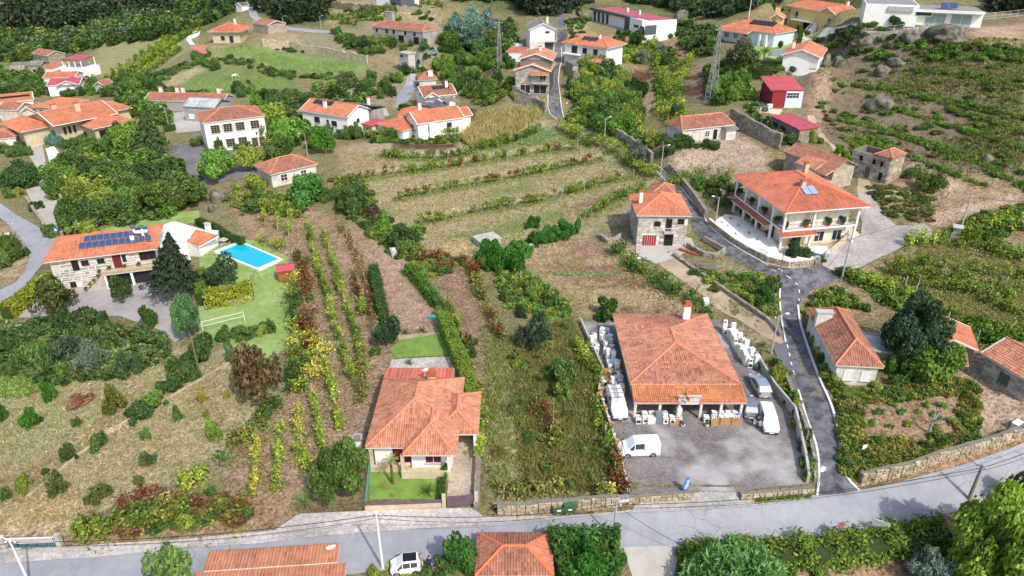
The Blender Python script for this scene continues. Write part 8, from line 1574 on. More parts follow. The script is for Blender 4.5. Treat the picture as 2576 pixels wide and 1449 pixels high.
tufts('slope_weeds', [(1590,560),(1700,700),(1950,830),(1960,760),(1760,660)], 1800, .35, ['8f9450', '7d8c44'], None, 3, .5, .06, .4)
tufts('verge_grass', [(1900,1256),(2045,1243),(2040,1250),(1900,1264)], 500, .35, ['7f9a3c', '8fa648'], None, 4, .4, .05)
for i in range(6): tufts('cabbage_row', [(1380 + i * 6, 684 + i * 5), (1560, 686 + i * 5), (1560, 689 + i * 5), (1384 + i * 6, 687 + i * 5)], 60, .3, ['9aab8a', '86a06a'], None, 6, .9, .09) if i in (0, 1) else None
tufts('pumpkin_leaves', [(0,930),(100,915),(160,960),(60,1000),(0,1000)], 1500, .35, ['7f9a48', '93a85a', '6f8a44'], None, 4, .8, .14)
tufts('cabbage_bed', [(1300,360),(1370,325),(1400,340),(1330,368)], 900, .4, ['8fae6a', '9fb090', '7d9a4c'], None, 5, .8, .12)
mass('meadow_scrub', [(1290,860),(1440,810),(1495,960),(1550,1220),(1380,1225),(1300,1040)], 80, 1.2, (.3, 1.0), (.4, .9), ['7f8448', '8a7f4a', M_, '6f7a40'])
# undergrowth that fills the gaps between the trees
for nm, poly, n, gap, hr, rr, cc in (
 ('scrub_undergrowth', [(-20,830),(200,845),(330,865),(430,890),(300,950),(100,960),(-20,930)], 150, .9, (.7, 2.2), (.8, 1.8), [M_, D_, '6f7d46', '7a8a50']), ('wood_edge', [(130,400),(330,385),(440,420),(510,470),(430,545),(250,572),(160,560)], 120, 1.3, (1.5, 4), (1.2, 2.4), [M_, L_, Y_, '5f7a3c']), ('garden_undergrowth', [(120,330),(170,325),(300,350),(310,395),(180,405)], 60, 1.2, (.6, 1.8), (.8, 1.6), [M_, L_, '5f7a44']),
 ('village_greenery', [(240,235),(360,235),(440,290),(440,330),(345,300),(300,250)], 50, 2, (1.5, 4), (1.2, 2.4), [M_, L_, '5f7a44']), ('bank_growth', [(590,480),(760,510),(750,545),(640,530),(590,520)], 70, 1, (.6, 1.8), (.7, 1.5), [M_, Y_, L_]), ('bank_growth', [(830,450),(900,450),(1000,580),(960,610),(880,560)], 90, .9, (.4, 1.5), (.6, 1.3), [M_, Y_, '7f8a44', '5f6f3c']), ('bank_growth', [(940,590),(1060,580),(1060,640),(1000,650)], 40, .9, (.4, 1.4), (.6, 1.2), [M_, Y_, L_]),
 ('lane_growth', [(1430,300),(1560,350),(1680,400),(1660,370),(1600,330),(1560,320),(1450,270)], 90, 1.1, (.8, 2.4), (.9, 1.9), [M_, L_, Y_]), ('gully_growth', [(1475,165),(1560,205),(1605,280),(1600,340),(1540,345),(1480,290),(1440,240)], 110, 1.5, (1.5, 4.0), (1.2, 2.4), [M_, L_, '537a3a', Y_]), ('garden_growth', [(1640,110),(1700,130),(1720,200),(1700,300),(1660,260)], 60, 1.4, (.6, 1.6), (.8, 1.6), [L_, Y_, M_]), ('garden_growth', [(1780,180),(1870,160),(1890,250),(1800,265)], 45, 1.5, (1, 3), (1, 2), [M_, L_]),
 ('yard_growth', [(1160,230),(1290,200),(1295,255),(1200,262)], 50, 1.5, (.8, 2.4), (.9, 1.8), [M_, L_, Y_]), ('yard_growth', [(930,345),(1160,345),(1160,358),(940,362)], 60, 1, (.6, 1.6), (.7, 1.4), [M_, L_, Y_]), ('yard_growth', [(640,290),(760,270),(750,340),(690,400),(660,380)], 50, 1.6, (1, 3), (1, 2), [M_, Y_]), ('track_growth', [(1740,690),(1840,740),(1940,790),(1950,720),(1900,690)], 45, 1.1, (.4, 1.2), (.6, 1.2), [M_, L_, Y_]), ('lane_side', [(1935,905),(1958,905),(2008,1040),(2040,1180),(2034,1205),(2000,1060)], 45, .7, (.4, 1.2), (.4, .8), [M_, L_, Y_]),
 ('vineyard_edge', [(2120,690),(2180,700),(2400,800),(2576,850),(2576,890),(2380,830),(2200,745)], 130, 1, (.6, 1.6), (.8, 1.5), [M_, L_, Y_, '7f8f3c']), ('vineyard_top', [(2400,590),(2440,560),(2600,520),(2600,570),(2450,600)], 60, 1.1, (.8, 1.8), (.9, 1.7), [M_, L_, Y_]), ('plot_edge', [(1030,650),(1120,640),(1160,660),(1130,690),(1060,700)], 40, .8, (.4, 1.2), (.5, 1.1), [M_, Y_, '8a6a44']), ('plot_edge', [(1240,680),(1330,690),(1440,790),(1380,800),(1280,770)], 90, .8, (.3, 1.2), (.5, 1.2), [M_, Y_, L_]), ('orchard_growth', [(180,1335),(330,1290),(520,1240),(640,1270),(620,1310),(300,1345)], 80, .8, (.3, 1.0), (.5, 1.1), [M_, Y_, '8a6a44']),
 ('corner_growth', [(1720,1395),(1960,1395),(1950,1470),(1720,1470)], 60, .9, (.6, 1.6), (.8, 1.4), [M_, L_]), ('slope_growth', [(2180,470),(2340,480),(2350,560),(2230,545)], 60, 1.2, (.2, .7), (.5, 1.2), ['8a8a50', '7d7048', M_])):
 mass(nm, poly, n, gap, hr, rr, cc)
for i, (a, b) in enumerate((([(2290,238),(2420,262),(2590,300)], 14), ([(2300,178),(2430,192),(2590,222)], 10), ([(2240,332),(2380,375),(2480,420),(2590,480)], 16), ([(2110,300),(2200,320),(2300,352),(2400,395)], 10), ([(2420,330),(2500,350),(2590,380)], 10), ([(2150,215),(2250,225),(2300,240)], 8), ([(2380,270),(2480,300),(2590,340)], 10), ([(2120,350),(2250,375),(2400,440),(2480,470)], 10), ([(2200,262),(2330,300),(2450,330)], 8))):
 poly = [(x, y - b / 2) for x, y in a] + [(x, y + b / 2) for x, y in a[::-1]]; tufts('bracken_band', poly, 900, .55, ['86994c', '75893f', '98a658', '6a8040'], None, 5, .55, .1); mass('scrub_band', poly, 30, .9, (.3, .8), (.4, 1.0), [M_, L_, '748a46'])
for poly, n, gap, hr, rr in (([(640,245),(900,202),(935,262),(760,292),(650,302)], 45, 2.4, (1, 3.5), (1, 2.2)), ([(370,228),(520,236),(560,250),(380,262)], 26, 2, (1, 3), (1, 2)), ([(-20,222),(240,222),(240,240),(-20,250)], 40, 2.2, (1.5, 3.5), (1.2, 2.2)), ([(840,78),(930,100),(930,150),(860,120)], 30, 2.2, (.8, 2.5), (.9, 2)), ([(1150,60),(1290,60),(1290,140),(1200,130)], 60, 2.2, (1.5, 4), (1.2, 2.6)), ([(1420,55),(1478,50),(1478,80),(1430,112)], 18, 2, (.5, 1.5), (.8, 1.6)), ([(1690,60),(1800,70),(1800,140),(1745,140)], 55, 2, (1, 3), (1, 2.2)), ([(1540,88),(1650,92),(1650,125),(1560,130)], 40, 1.8, (.6, 2), (.8, 1.7)), ([(2050,105),(2170,95),(2160,125),(2110,165),(2090,150)], 45, 1.6, (.5, 1.6), (.7, 1.6)), ([(500,130),(620,150),(740,186),(900,190),(900,198),(720,196),(600,165),(500,145)], 60, 1.8, (.6, 1.8), (.8, 1.5)), ([(560,100),(660,112),(800,132),(925,156),(920,150),(800,124),(660,104)], 45, 1.8, (.5, 1.5), (.7, 1.3)), ([(330,205),(480,160),(500,165),(360,222)], 40, 1.8, (.6, 2), (.8, 1.6)), ([(860,25),(1100,30),(1110,60),(930,58)], 50, 2, (.4, 1.4), (.8, 1.6)), ([(1890,265),(1940,300),(1990,360),(1960,370),(1890,320)], 30, 1.4, (.6, 1.8), (.7, 1.5)), ([(1060,120),(1100,150),(1060,230),(1040,170)], 24, 1.8, (.8, 2), (.8, 1.6))):
 mass('hedgerow_growth', poly, n, gap, hr, rr, [M_, L_, D_, '5f7a44', '748050'])
# ---------------------------------------------------------------- vehicles
TYRE = mat('tyre_rubber', S('26262a'), .9, .1); RIM = mat('wheel_rim', S('a5a8ad'), .35, .1, metal=.6); LAMPC = mat('headlamp', S('d5dbe0'), .15, .05); LAMPR = mat('tail_lamp', S('a02428'), .3, .05); BUMP = mat('dark_bumper', S('3a3b3d'), .7, .1)
CG = NT('car_glass'); CG.col(S('39444e')); CG = CG.done(.08, 0, .7)
def paint(name, c, metal=0.0):
 if name in MC: return MC[name]
 t = NT(name); p = t.pos(); t.col(t.mix(1.0, c, t.ramp(t.noise(p, 1.2, 3), [(.3, (.93,) * 3), (.7, (1.02,) * 3)]), 'MULTIPLY')); t.b.inputs['Coat Weight'].default_value = .5; MC[name] = t.done(.35, metal, .5); return MC[name]
CW, CS, CGR, CBK = paint('white_paint', S('e9e9e7')), paint('silver_paint', S('a9b2b8'), .5), paint('grey_paint', S('8f979c'), .5), paint('black_paint', S('2c3038'))
SHAPES = {  # stations front to rear: x fraction, belt height, roof height (fractions of H); windscreen i->i+1; window bays
 'van': ([(0, .36, .36), (.04, .46, .47), (.17, .54, .56), (.23, .58, .62), (.38, .6, .97), (.6, .6, 1.0), (.95, .6, .98), (.99, .56, .9), (1, .4, .42)], (3, 4), [(4, 5)], (7, 8)),
 'panel': ([(0, .36, .36), (.04, .44, .45), (.15, .52, .54), (.2, .56, .6), (.35, .58, .97), (.6, .58, 1.0), (.96, .58, .98), (.99, .56, .9), (1, .36, .38)], (3, 4), [(4, 5)], (7, 8)),
 'hatch': ([(0, .36, .36), (.05, .46, .47), (.24, .58, .6), (.27, .6, .63), (.44, .62, .97), (.68, .63, 1.0), (.84, .64, .95), (.97, .62, .68), (1, .4, .44)], (3, 4), [(4, 5), (5, 6)], (6, 7)),
 'city': ([(0, .36, .36), (.05, .46, .47), (.16, .56, .58), (.2, .58, .62), (.4, .6, .97), (.66, .6, 1.0), (.9, .6, .96), (.98, .58, .64), (1, .36, .42)], (3, 4), [(4, 5), (5, 6)], (6, 7))}
def car(fr, re_, shape, m, L, Wd, Ht, label, cat='car', name='car', roofm=None, rack=False, opendoor=False, letter=None, detail=True):
 a_, b_ = G(*re_), G(*fr); b = (a_ + b_) / 2; d_ = b_ - a_; head = math.atan2(d_.y, d_.x); t = thing(name, label, cat, Vector((b.x, b.y, float(TZ(b.x, b.y)) + .09)), head); st, ws, bays, rear = SHAPES[shape]; hw = Wd / 2; V = []; rings = []
 for i, (x, be, ro) in enumerate(st):
  X = L / 2 - x * L; nar = .82 if i in (0, len(st) - 1) else (.93 if i in (1, len(st) - 2) else 1); zb, zr = be * Ht, ro * Ht; tw = hw * (.99 if zr - zb < .1 else .8) * nar; bw = hw * nar
  rings.append([(X, -bw * .96, .2), (X, -bw, .45), (X, -bw * .97, zb), (X, -tw, max(zr - .06, zb + .01)), (X, -tw * .85, zr), (X, tw * .85, zr), (X, tw, max(zr - .06, zb + .01)), (X, bw * .97, zb), (X, bw, .45), (X, bw * .96, .2)])
 n = 10; V = [p for r in rings for p in r]; F = [(i * n + j, i * n + (j + 1) % n, (i + 1) * n + (j + 1) % n, (i + 1) * n + j) for i in range(len(rings) - 1) for j in range(n)] + [tuple(range(n)), tuple(range((len(rings) - 1) * n + n - 1, (len(rings) - 1) * n - 1, -1))]
 MB().add(V, F).build('body', m, t, bevel=.03)
 def quad(nm, pts, mm, k=.012):
  q = [Vector(p) for p in pts]; c = sum(q, Vector()) / 4; nn = (q[1] - q[0]).cross(q[2] - q[0]).normalized(); ctr = Vector((0, 0, Ht * .5)); nn = nn if (c - ctr).dot(nn) > 0 else -nn; q = [c + (p - c) * .9 + nn * k for p in q]; MB().add([p for p in q] + [p - nn * .01 for p in q], [(0, 1, 2, 3), (3, 2, 1, 0), (0, 4, 5, 1), (1, 5, 6, 2), (2, 6, 7, 3), (3, 7, 4, 0)]).build(nm, mm, t)
 a, c = rings[ws[0]], rings[ws[1]]; quad('windscreen', [a[3], a[6], c[6], c[3]], CG); a, c = rings[rear[0]], rings[rear[1]]; quad('rear_window', [a[3], a[6], c[6], c[3]], CG) if shape in ('hatch', 'city') else None
 for s0, s1 in bays + [(3, 4)]:
  for j, k in ((2, 3), (7, 6)): a, c = rings[s0], rings[s1]; quad('side_window', [a[j], c[j], c[k], a[k]], CG)
 if roofm: a, c = rings[4], rings[6]; quad('roof_panel', [a[4], a[5], c[5], c[4]], roofm, .07)
 for x in (.19, .81):
  for sy in (-1, 1):
   w_ = MB().bar((0, -.1, 0), (0, .1, 0), .32 if Ht < 1.7 else .34, 16).build('wheel', TYRE, t, (L / 2 - x * L, sy * (hw - .1), .26)); MB().bar((0, sy * .08, 0), (0, sy * .115, 0), .2, 12).build('rim', RIM, w_)
 MB().box(L / 2 - .1, L / 2 + .04, -hw * .85, hw * .85, .2, .45).build('front_bumper', BUMP if shape != 'hatch' else m, t, bevel=.03); MB().box(-L / 2 - .04, -L / 2 + .1, -hw * .85, hw * .85, .22, .5).build('rear_bumper', BUMP if shape != 'hatch' else m, t, bevel=.03)
 for sy in (-1, 1):
  MB().box(L / 2 - .2, L / 2 + .01, sy * hw * .62 - .16, sy * hw * .62 + .16, .34 * Ht + .02, .34 * Ht + .18).build('headlight', LAMPC, t); MB().box(-L / 2 - .015, -L / 2 + .1, sy * hw * .74 - .07, sy * hw * .74 + .07, .42 * Ht, .42 * Ht + .28).build('tail_light', LAMPR, t); MB().box(L * .2, L * .2 + .12, sy * (hw + .02) - .1, sy * (hw + .02) + .1, .58 * Ht, .58 * Ht + .16).build('mirror', BUMP, t)
 MB().box(L / 2 + .041, L / 2 + .05, -.26, .26, .3, .41).build('number_plate', LTEXT, t); MB().box(-L / 2 - .05, -L / 2 - .041, -.26, .26, .3, .41).build('number_plate', LTEXT, t)
 if rack:
  for i in range(5): MB().box(-L * .4 + i * L * .17, -L * .4 + i * L * .17 + .06, -hw * .7, hw * .7, Ht + .08, Ht + .14).build('roof_rack_bar', GALV, t)
  mb = MB().box(-L * .42, L * .3, -.3, -.24, Ht + .15, Ht + .2).box(-L * .42, L * .3, .08, .14, Ht + .15, Ht + .2)
  for i in range(10): mb.box(-L * .4 + i * .34, -L * .4 + i * .34 + .05, -.24, .08, Ht + .15, Ht + .19)
  mb.build('ladder', GALV, t)
 if opendoor: o = MB().box(-.95, 0, -.04, .04, .3, 1.0).build('door', m, t, (L * .22, -hw, 0)); o.rotation_euler = (0, 0, rad(62)); MB().box(-.85, -.1, -.015, .015, 1.01, 1.4).build('door_window', CG, o)
 if letter: text(letter, mat('faint_lettering', S('9a9c9c'), .7), t, (-L * .18, hw + .014, .62 * Ht), (rad(90), 0, rad(180)), .26)
 return t
car((1560,1060), (1541,998), 'van', CW, 4.9, 1.9, 1.95, 'white van with a ladder roof rack beside the cardboard pile', 'van', 'van', rack=True)
car((1566,1140), (1646,1137), 'panel', CW, 4.4, 1.85, 1.85, 'white panel van parked sideways at the left of the forecourt', 'van', 'van', letter='CASA SANTOS')
car((1938,1092), (1922,1045), 'panel', CW, 4.1, 1.75, 1.8, 'white small van with its driver door open', 'van', 'van', opendoor=True)
car((1878,1012), (1887,1053), 'hatch', CGR, 4.0, 1.75, 1.5, 'grey hatchback parked nose to the shop porch'); car((1898,958), (1921,1000), 'hatch', CS, 4.3, 1.78, 1.48, 'silver hatchback parked against the concrete wall')
car((1004,1436), (1040,1432), 'city', CW, 2.7, 1.55, 1.55, 'tiny white city car with black roof on main road', roofm=CBK)
car((1078,142), (1094,138), 'hatch', CS, 4.2, 1.75, 1.5, 'silver car at the top of the far grey road'); car((1368,117), (1390,113), 'hatch', CBK, 4.2, 1.75, 1.5, 'dark car in front of the grey-roofed house'); car((1290,125), (1306,124), 'van', CW, 4.4, 1.8, 1.7, 'white car left of the grey-roofed house'); car((916,290), (940,291), 'hatch', CW, 4.2, 1.75, 1.5, 'white car in the courtyard behind the long white house')
car((1455,33), (1457,39), 'hatch', CBK, 4.0, 1.7, 1.5, 'dark car at the top end of the lane')
# tractor
t = thing('tractor', 'small orange tractor beside the abandoned farmhouse', 'tractor', G(886, 96), .3); TO = mat('tractor_orange', S('d8572c'), .5, .1)
MB().box(.1, 1.5, -.35, .35, .7, 1.2).build('bonnet', TO, t, bevel=.05); MB().box(-.6, .1, -.4, .4, .6, .9).build('chassis', BLACKM, t); MB().box(-.5, -.1, -.25, .25, .9, 1.3).build('seat', BLACKM, t)
for x, r in ((-.5, .62), (1.2, .38)):
 for y in (-.6, .6): MB().bar((x, y - .14, r), (x, y + .14, r), r, 14).build('wheel', TYRE, t)
t = thing('farm_trailer', 'red farm trailer among rubble below the abandoned farmhouse', 'trailer', G(978, 103), .1); MB().box(-1.6, 1.6, -.8, .8, .6, 1.1).build('tray', mat('trailer_red', S('a83a3c'), .7), t); [MB().bar((.2, y - .1, .35), (.2, y + .1, .35), .35, 12).build('wheel', TYRE, t) for y in (-.7, .7)]
# ---------------------------------------------------------------- appliances, crates and boxes round the shop
APW, APG, APD = mat('enamel_white', S('e8e8e6'), .4, .08), mat('appliance_grey', S('7f8a90'), .45, .15, metal=.2), mat('appliance_dark', S('35373b'), .5, .15)
CARD = mat('cardboard', S('b58a5c'), .9, .2); PALW = mat('pallet_wood', S('b08a5c'), .9, .25)
def goods(p, rz, kind, where, px, z=0.0, s=1.0):
 g = {'washer': (.6, .58, .85), 'fridge': (.6, .62, 1.5), 'cooker': (.58, .58, .85), 'oven': (.5, .4, .38), 'freezer': (1.1, .6, .88), 'dryer': (.6, .56, .82), 'carton': (.7, .6, .6), 'steel_fridge': (.8, .75, 1.45)}[kind]; w, d, h = [v * s for v in g]
 m = CARD if kind == 'carton' else APG if kind == 'steel_fridge' else R.choice([APW, APW, APW, APW, MC.get('offwhite_render', APW)]); nm = {'washer': 'washing_machine', 'steel_fridge': 'fridge', 'carton': 'cardboard_box', 'dryer': 'tumble_dryer', 'oven': 'microwave'}.get(kind, kind)
 t = thing(nm, None, None, p + Vector((0, 0, z)), rz)
 if kind == 'carton':
  MB().add([(-w / 2, -d / 2, 0), (w / 2, -d / 2, 0), (w / 2, d / 2, 0), (-w / 2, d / 2, 0), (-w / 2, -d / 2, h), (w / 2, -d / 2, h), (w / 2, d / 2, h), (-w / 2, d / 2, h)], [(0, 1, 5, 4), (1, 2, 6, 5), (2, 3, 7, 6), (3, 0, 4, 7), (0, 3, 2, 1)]).build('box', CARD, t)
  for a in (0, 1): o = MB().box(-w / 2, w / 2, 0, d * .45, -.005, .005).build('flap', CARD, t, (0, (-d / 2 if a == 0 else d / 2), h + .006), None); o.rotation_euler = (rad(R.uniform(100, 150)), 0, 0 if a == 0 else math.pi)
  reg(t, 'brown cardboard box', where, px, 'box'); return t
 MB().box(-w / 2, w / 2, -d / 2, d / 2, .02, h).build('body', m, t, bevel=.02)
 if kind in ('washer', 'dryer'): MB().lathe([(.19, 0), (.19, .02), (.13, .035)], 14).build('porthole', APD, t, (0, -d / 2, h * .47)).rotation_euler = (rad(90), 0, 0); MB().box(-w / 2 + .03, w / 2 - .03, -d / 2 - .015, -d / 2 - .001, h - .13, h - .03).build('control_panel', GALV, t)
 elif kind == 'cooker': MB().box(-w * .4, w * .4, -d / 2 - .02, -d / 2 - .001, .2, .6).build('oven_door', APD, t); [MB().lathe([(.08, h + .001), (.08, h + .02)], 10, (x * .14, y * .13)).build('hob', APD, t) for x in (-1, 1) for y in (-1, 1)]
 elif kind == 'oven': MB().box(-w * .42, w * .2, -d / 2 - .012, -d / 2 - .001, .07, h - .05).build('door', APD, t)
 elif kind == 'freezer': MB().box(-w / 2 - .01, w / 2 + .01, -d / 2 - .01, d / 2 + .01, h + .001, h + .06).build('lid', m, t)
 else: MB().box(-w / 2 + .01, w / 2 - .01, -d / 2 - .03, -d / 2 - .001, h * .36, h - .02).build('upper_door', m, t); MB().box(-w / 2 + .01, w / 2 - .01, -d / 2 - .03, -d / 2 - .001, .06, h * .34).build('lower_door', m, t); MB().box(w * .34, w * .38, -d / 2 - .06, -d / 2 - .03, h * .5, h * .75).build('handle', GALV, t)
 reg(t, ('grey steel ' if kind == 'steel_fridge' else 'discarded white ') + nm.replace('_', ' '), where, px, 'appliance'); return t
H = SHOP
def place(x, y): p = H.o + H.ux * x + H.uy * y; return Vector((p.x, p.y, float(TZ(p.x, p.y)) + .06))
def pxof(p): return 1288 + FPX * p.x / depth(p)
w, d = H.w / 2, H.d / 2
for i in range(34):   # left side heap
 y = d - .5 - i // 2 * .88; x = -w - (.35 + (i % 2) * .78) - R.uniform(0, .25); p = place(x, y + R.uniform(-.15, .15)); goods(p, R.uniform(-.6, .6) + (math.pi / 2 if R.random() < .3 else 0), R.choice(['washer', 'fridge', 'cooker', 'dryer', 'freezer']), 'in the heap left of the shop', pxof(p))
 if i % 3 == 0: goods(p, R.uniform(0, 3), 'oven', 'on the heap left of the shop', pxof(p), .9)
for i in range(5): p = place(-w - 2.6 + R.uniform(-.4, .4), d - 1.0 - i * .9); goods(p, R.uniform(-.4, .4), R.choice(['fridge', 'washer', 'cooker']), 'in the back left corner of the shop yard', pxof(p))
for i in range(30):   # right side rows
 f, k = (i // 2) / 14, i % 2; q = (1822 + 60 * f + k * 17 + R.uniform(-3, 3), 836 + 88 * f - k * 5); p = G(*q); p.z += .06; goods(p, R.uniform(-.25, .25), R.choice(['fridge', 'washer', 'fridge', 'cooker', 'dryer']), 'in the rows right of the shop', q[0])
 if i % 4 == 0: goods(p, .3, 'oven', 'on the rows right of the shop', q[0], .9 if i else 1.52)
fy = -d - 3.0
for i, k in enumerate(['cooker', 'washer', 'freezer', 'steel_fridge', 'dryer', 'washer', 'cooker']): p = place(-w + .7 + i * .78, fy + R.uniform(-.1, .1)); goods(p, R.uniform(-.08, .08), k, 'left of the shop entrance', pxof(p))
for i in range(7): p = place(-w + .8 + i * .78, fy + .85); goods(p, R.uniform(-.15, .15), R.choice(['oven', 'cooker', 'fridge', 'washer']), 'under the porch left of the entrance', pxof(p), .0)
for i, k in enumerate(['washer', 'cooker', 'dryer', 'freezer', 'cooker']): p = place(2.1 + i * .85, fy + R.uniform(-.1, .1) + .1); goods(p, R.uniform(-.1, .1), k, 'right of the shop entrance', pxof(p))
for i in range(4): p = place(3.2 + i * .8, fy + .95); goods(p, R.uniform(-.15, .15), R.choice(['fridge', 'washer', 'cooker']), 'under the porch right of the entrance', pxof(p))
for i in range(14): q = [(1512,955),(1524,950),(1540,955),(1518,968),(1533,972),(1546,962),(1514,985),(1530,990),(1544,982),(1520,1000),(1512,1008),(1552,950),(1548,992),(1538,1003)][i]; p = G(*q); p.z += .06; goods(p, R.uniform(-.7, .7), 'carton' if i % 3 else 'oven', 'in the pile behind the ladder van', q[0], 0, R.uniform(.9, 1.4))
for i in range(9): f = i / 8; p = G(1509 + 55 * f, 1000 + 175 * f); p.z += .82; goods(p, R.uniform(-.5, .5), 'oven' if i % 2 else 'carton', 'on the wall left of the forecourt', 1509 + 55 * f, 0, .6)
def pallet(p, rz, tilt, label):
 t = thing('wooden_pallet', label, 'pallet', p, rz); t.rotation_euler = (tilt, 0, rz)
 for i in range(7): MB().box(-.6, .6, -.02, 0, i * .14, i * .14 + .1).build('slat', PALW, t)
 for x in (-.55, 0, .55): MB().box(x - .05, x + .05, .001, .1, 0, .94).build('bearer', PALW, t)
pallet(place(-1.6, fy - .45), 0, rad(-14), 'slatted pallet leaning left of the shop entrance'); pallet(place(4.2, fy - .5), .1, rad(-14), 'slatted pallet leaning beside the parking sign'); pallet(place(3.1, fy - .55), .3, rad(-16), 'dark pallet leaning right of the shop entrance'); pallet(place(5.5, fy - .45), 0, rad(-12), 'pale board pallet nearest the parking sign')
for x in (-.75, 2.0): o = MB().lathe([(.16, 0), (.26, .3), (.24, .36)], 10).build('flower_pot', OFFW, None, place(x, fy - .7)); c = link('plant', R.choice(PROTO['bush']), o, (0, 0, .3), None, (.25, .25, .3)); tint(c, '6f8a3c'); reg(o, 'pale planter', 'beside the shop entrance', pxof(o.location), 'flower pot')
# covered scooter
t = thing('covered_scooter', 'scooter under a dark green cover against the yard wall', 'scooter', G(1905, 925), 1.0); MB().add([(-.9, -.25, 0), (.9, -.25, 0), (.9, .25, 0), (-.9, .25, 0), (-.6, -.12, .8), (.3, -.15, .75), (.6, -.3, 1.15), (.6, .3, 1.15), (.3, .15, .75), (-.6, .12, .8)], [(0, 1, 6, 5), (0, 5, 4), (1, 2, 7, 6), (2, 3, 8, 7), (3, 9, 8), (3, 0, 4, 9), (4, 5, 8, 9), (5, 6, 7, 8)]).build('cover', mat('tarpaulin', S('4d5a55'), .8, .2), t); [MB().bar((x, -.05, .25), (x, .05, .25), .25, 12).build('wheel', TYRE, t) for x in (-.75, .75)]
# ---------------------------------------------------------------- pools and lawn things
def waterm(name, c):
 t = NT(name); p = t.pos(); n = t.noise(p, 2.5, 3); t.col(t.ramp(n, [(.3, c), (.7, tuple(min(1, v * 1.15) for v in c))])); t.bump(n, .08, .05); return t.done(.08, 0, .5)
def pool(px, label, water, cop=.7, h=.22):
 Q = pxpoly(px); z = max(q.z for q in Q) + .06; c = sum(Q, Vector()) / len(Q); t = thing('swimming_pool', label, 'pool', Vector((c.x, c.y, z))); n = len(Q); O = [Vector((q.x - c.x, q.y - c.y, 0)) for q in Q]; I = [o * (1 - cop / o.length) for o in O]
 for i in range(n):
  j = (i + 1) % n; MB().add([O[i] - Vector((0, 0, 1.5)), O[j] - Vector((0, 0, 1.5)), O[j] + Vector((0, 0, h)), O[i] + Vector((0, 0, h)), I[j] + Vector((0, 0, h)), I[i] + Vector((0, 0, h)), I[j], I[i]], [(0, 1, 2, 3), (3, 2, 4, 5), (5, 4, 6, 7)]).build('coping', WHITE, t)
 MB().poly([v + Vector((0, 0, .08)) for v in I]).build('water', water, t)
pool([(538,638),(605,610),(712,655),(652,683)], 'turquoise swimming pool with white coping on the villa lawn', waterm('pool_water', S('16a5bb'))); pool([(1932,109),(1945,89),(1992,91),(1987,111)], 'small teal pool with white surround on the hill lawn', waterm('teal_water', S('2c9a9c')), .6)
t = thing('paddling_pool', 'round blue inflatable pool in the big house court', 'pool', G(2058, 640)); MB().lathe([(1.5, 0), (1.6, .3), (1.5, .75), (1.42, .8)], 20).build('wall', mat('pool_blue', S('3f8fd0'), .5, .1), t); MB().lathe([(1.4, .6), (1.41, .7)], 20).build('water', waterm('pale_water', S('bfe6e6')), t); MB().lathe([(1.42, .78), (1.6, .84), (1.42, .88), (1.3, .84)], 20).build('rim', FRAMEW, t)
t = thing('volleyball_net', 'white framed volleyball net on the villa lawn', 'net', G(512, 838)); q = G(617, 812) - G(512, 838)
for p in (Vector((0, 0, 0)), q): MB().bar(p, p + Vector((0, 0, 1.9)), .05, 6).build('post', FRAMEW, t)
for z in (1.15, 1.85): MB().bar(Vector((0, 0, z)), q + Vector((0, 0, z)), .04, 4).build('tape', FRAMEW, t)
t = thing('swing_frame', 'green metal swing frame beside the yellow hedge', 'swing', G(636, 722)); SG = mat('swing_green', S('3f7058'), .5)
for y in (0, 2.2):
 for x in (-.7, .7): MB().bar((x, y, 0), (0, y, 2.0), .04, 5).build('leg', SG, t)
MB().bar((0, 0, 2), (0, 2.2, 2), .04, 5).build('top_bar', SG, t)
t = thing('stone_table', 'granite slab table with stools on the villa lawn', 'table', G(565, 612)); MB().lathe([(.3, 0), (.3, .7)], 8).build('foot', STONEC, t); MB().lathe([(.8, .7), (.85, .78), (.8, .84)], 10).build('slab', STONEC, t); [MB().box(x - .25, x + .25, y - .2, y + .2, 0, .45).build('stool', STONEC, t) for x, y in ((1.2, 0), (-1.2, 0), (0, -1.1))]
for x, y, c in ((965,1230,'pink-leaved'),(986,1252,'cream-leaved')): o = bush(x, y - 6, y, 13, 'on the front lawn', 'c08a6c' if 'pink' in c else 'c0a878', c + ' low shrub')
for x, y in ((945,1160),(1122,1172)): o = MB().lathe([(.15, 0), (.24, .3), (.24, .4)], 10).build('flower_pot', TERRA, None, G(x, y) + Vector((0, 0, .1))); c = link('plant', PROTO['bush'][0], o, (0, 0, .35), None, (.3, .3, .8)); tint(c, '6f8a3c'); reg(o, 'terracotta pot', 'on the bungalow porch', x, 'flower pot')
for i in range(8): o = MB().lathe([(.13, 0), (.15, .3), (.1, .42), (.05, .5)], 8).build('gas_bottle', mat('turquoise_plastic', S('35a8b0'), .5), None, G(1080 + (i % 4) * 6, 803) + Vector((0, (i // 4) * .35, 0))); reg(o, 'turquoise gas bottle', 'by the vegetable trellis', 1080 + i, 'gas bottle')
o = bush(195, 990, 1022, 72, 'in the dry orchard', 'a8765a', 'rust-brown compost heap', name='compost_heap', cat='compost heap')
t = thing('firewood_pile', 'pile of split firewood beside the orchard path', 'firewood', G(268, 1090), .55); LOGM = mat('split_log', S('c9ae8c'), .9, .25)
for i in range(46): o = MB().bar((-.2, 0, 0), (.2, 0, 0), .075, 5).build('log', LOGM, t, (R.gauss(0, 1.3), R.gauss(0, .4), R.uniform(.08, .35))); o.rotation_euler = (0, R.uniform(-.4, .4), R.uniform(0, 3))
t = thing('brick_stack', 'long stack of old red tiles beside the roofless pen', 'tiles', G(1745, 640), -.75)
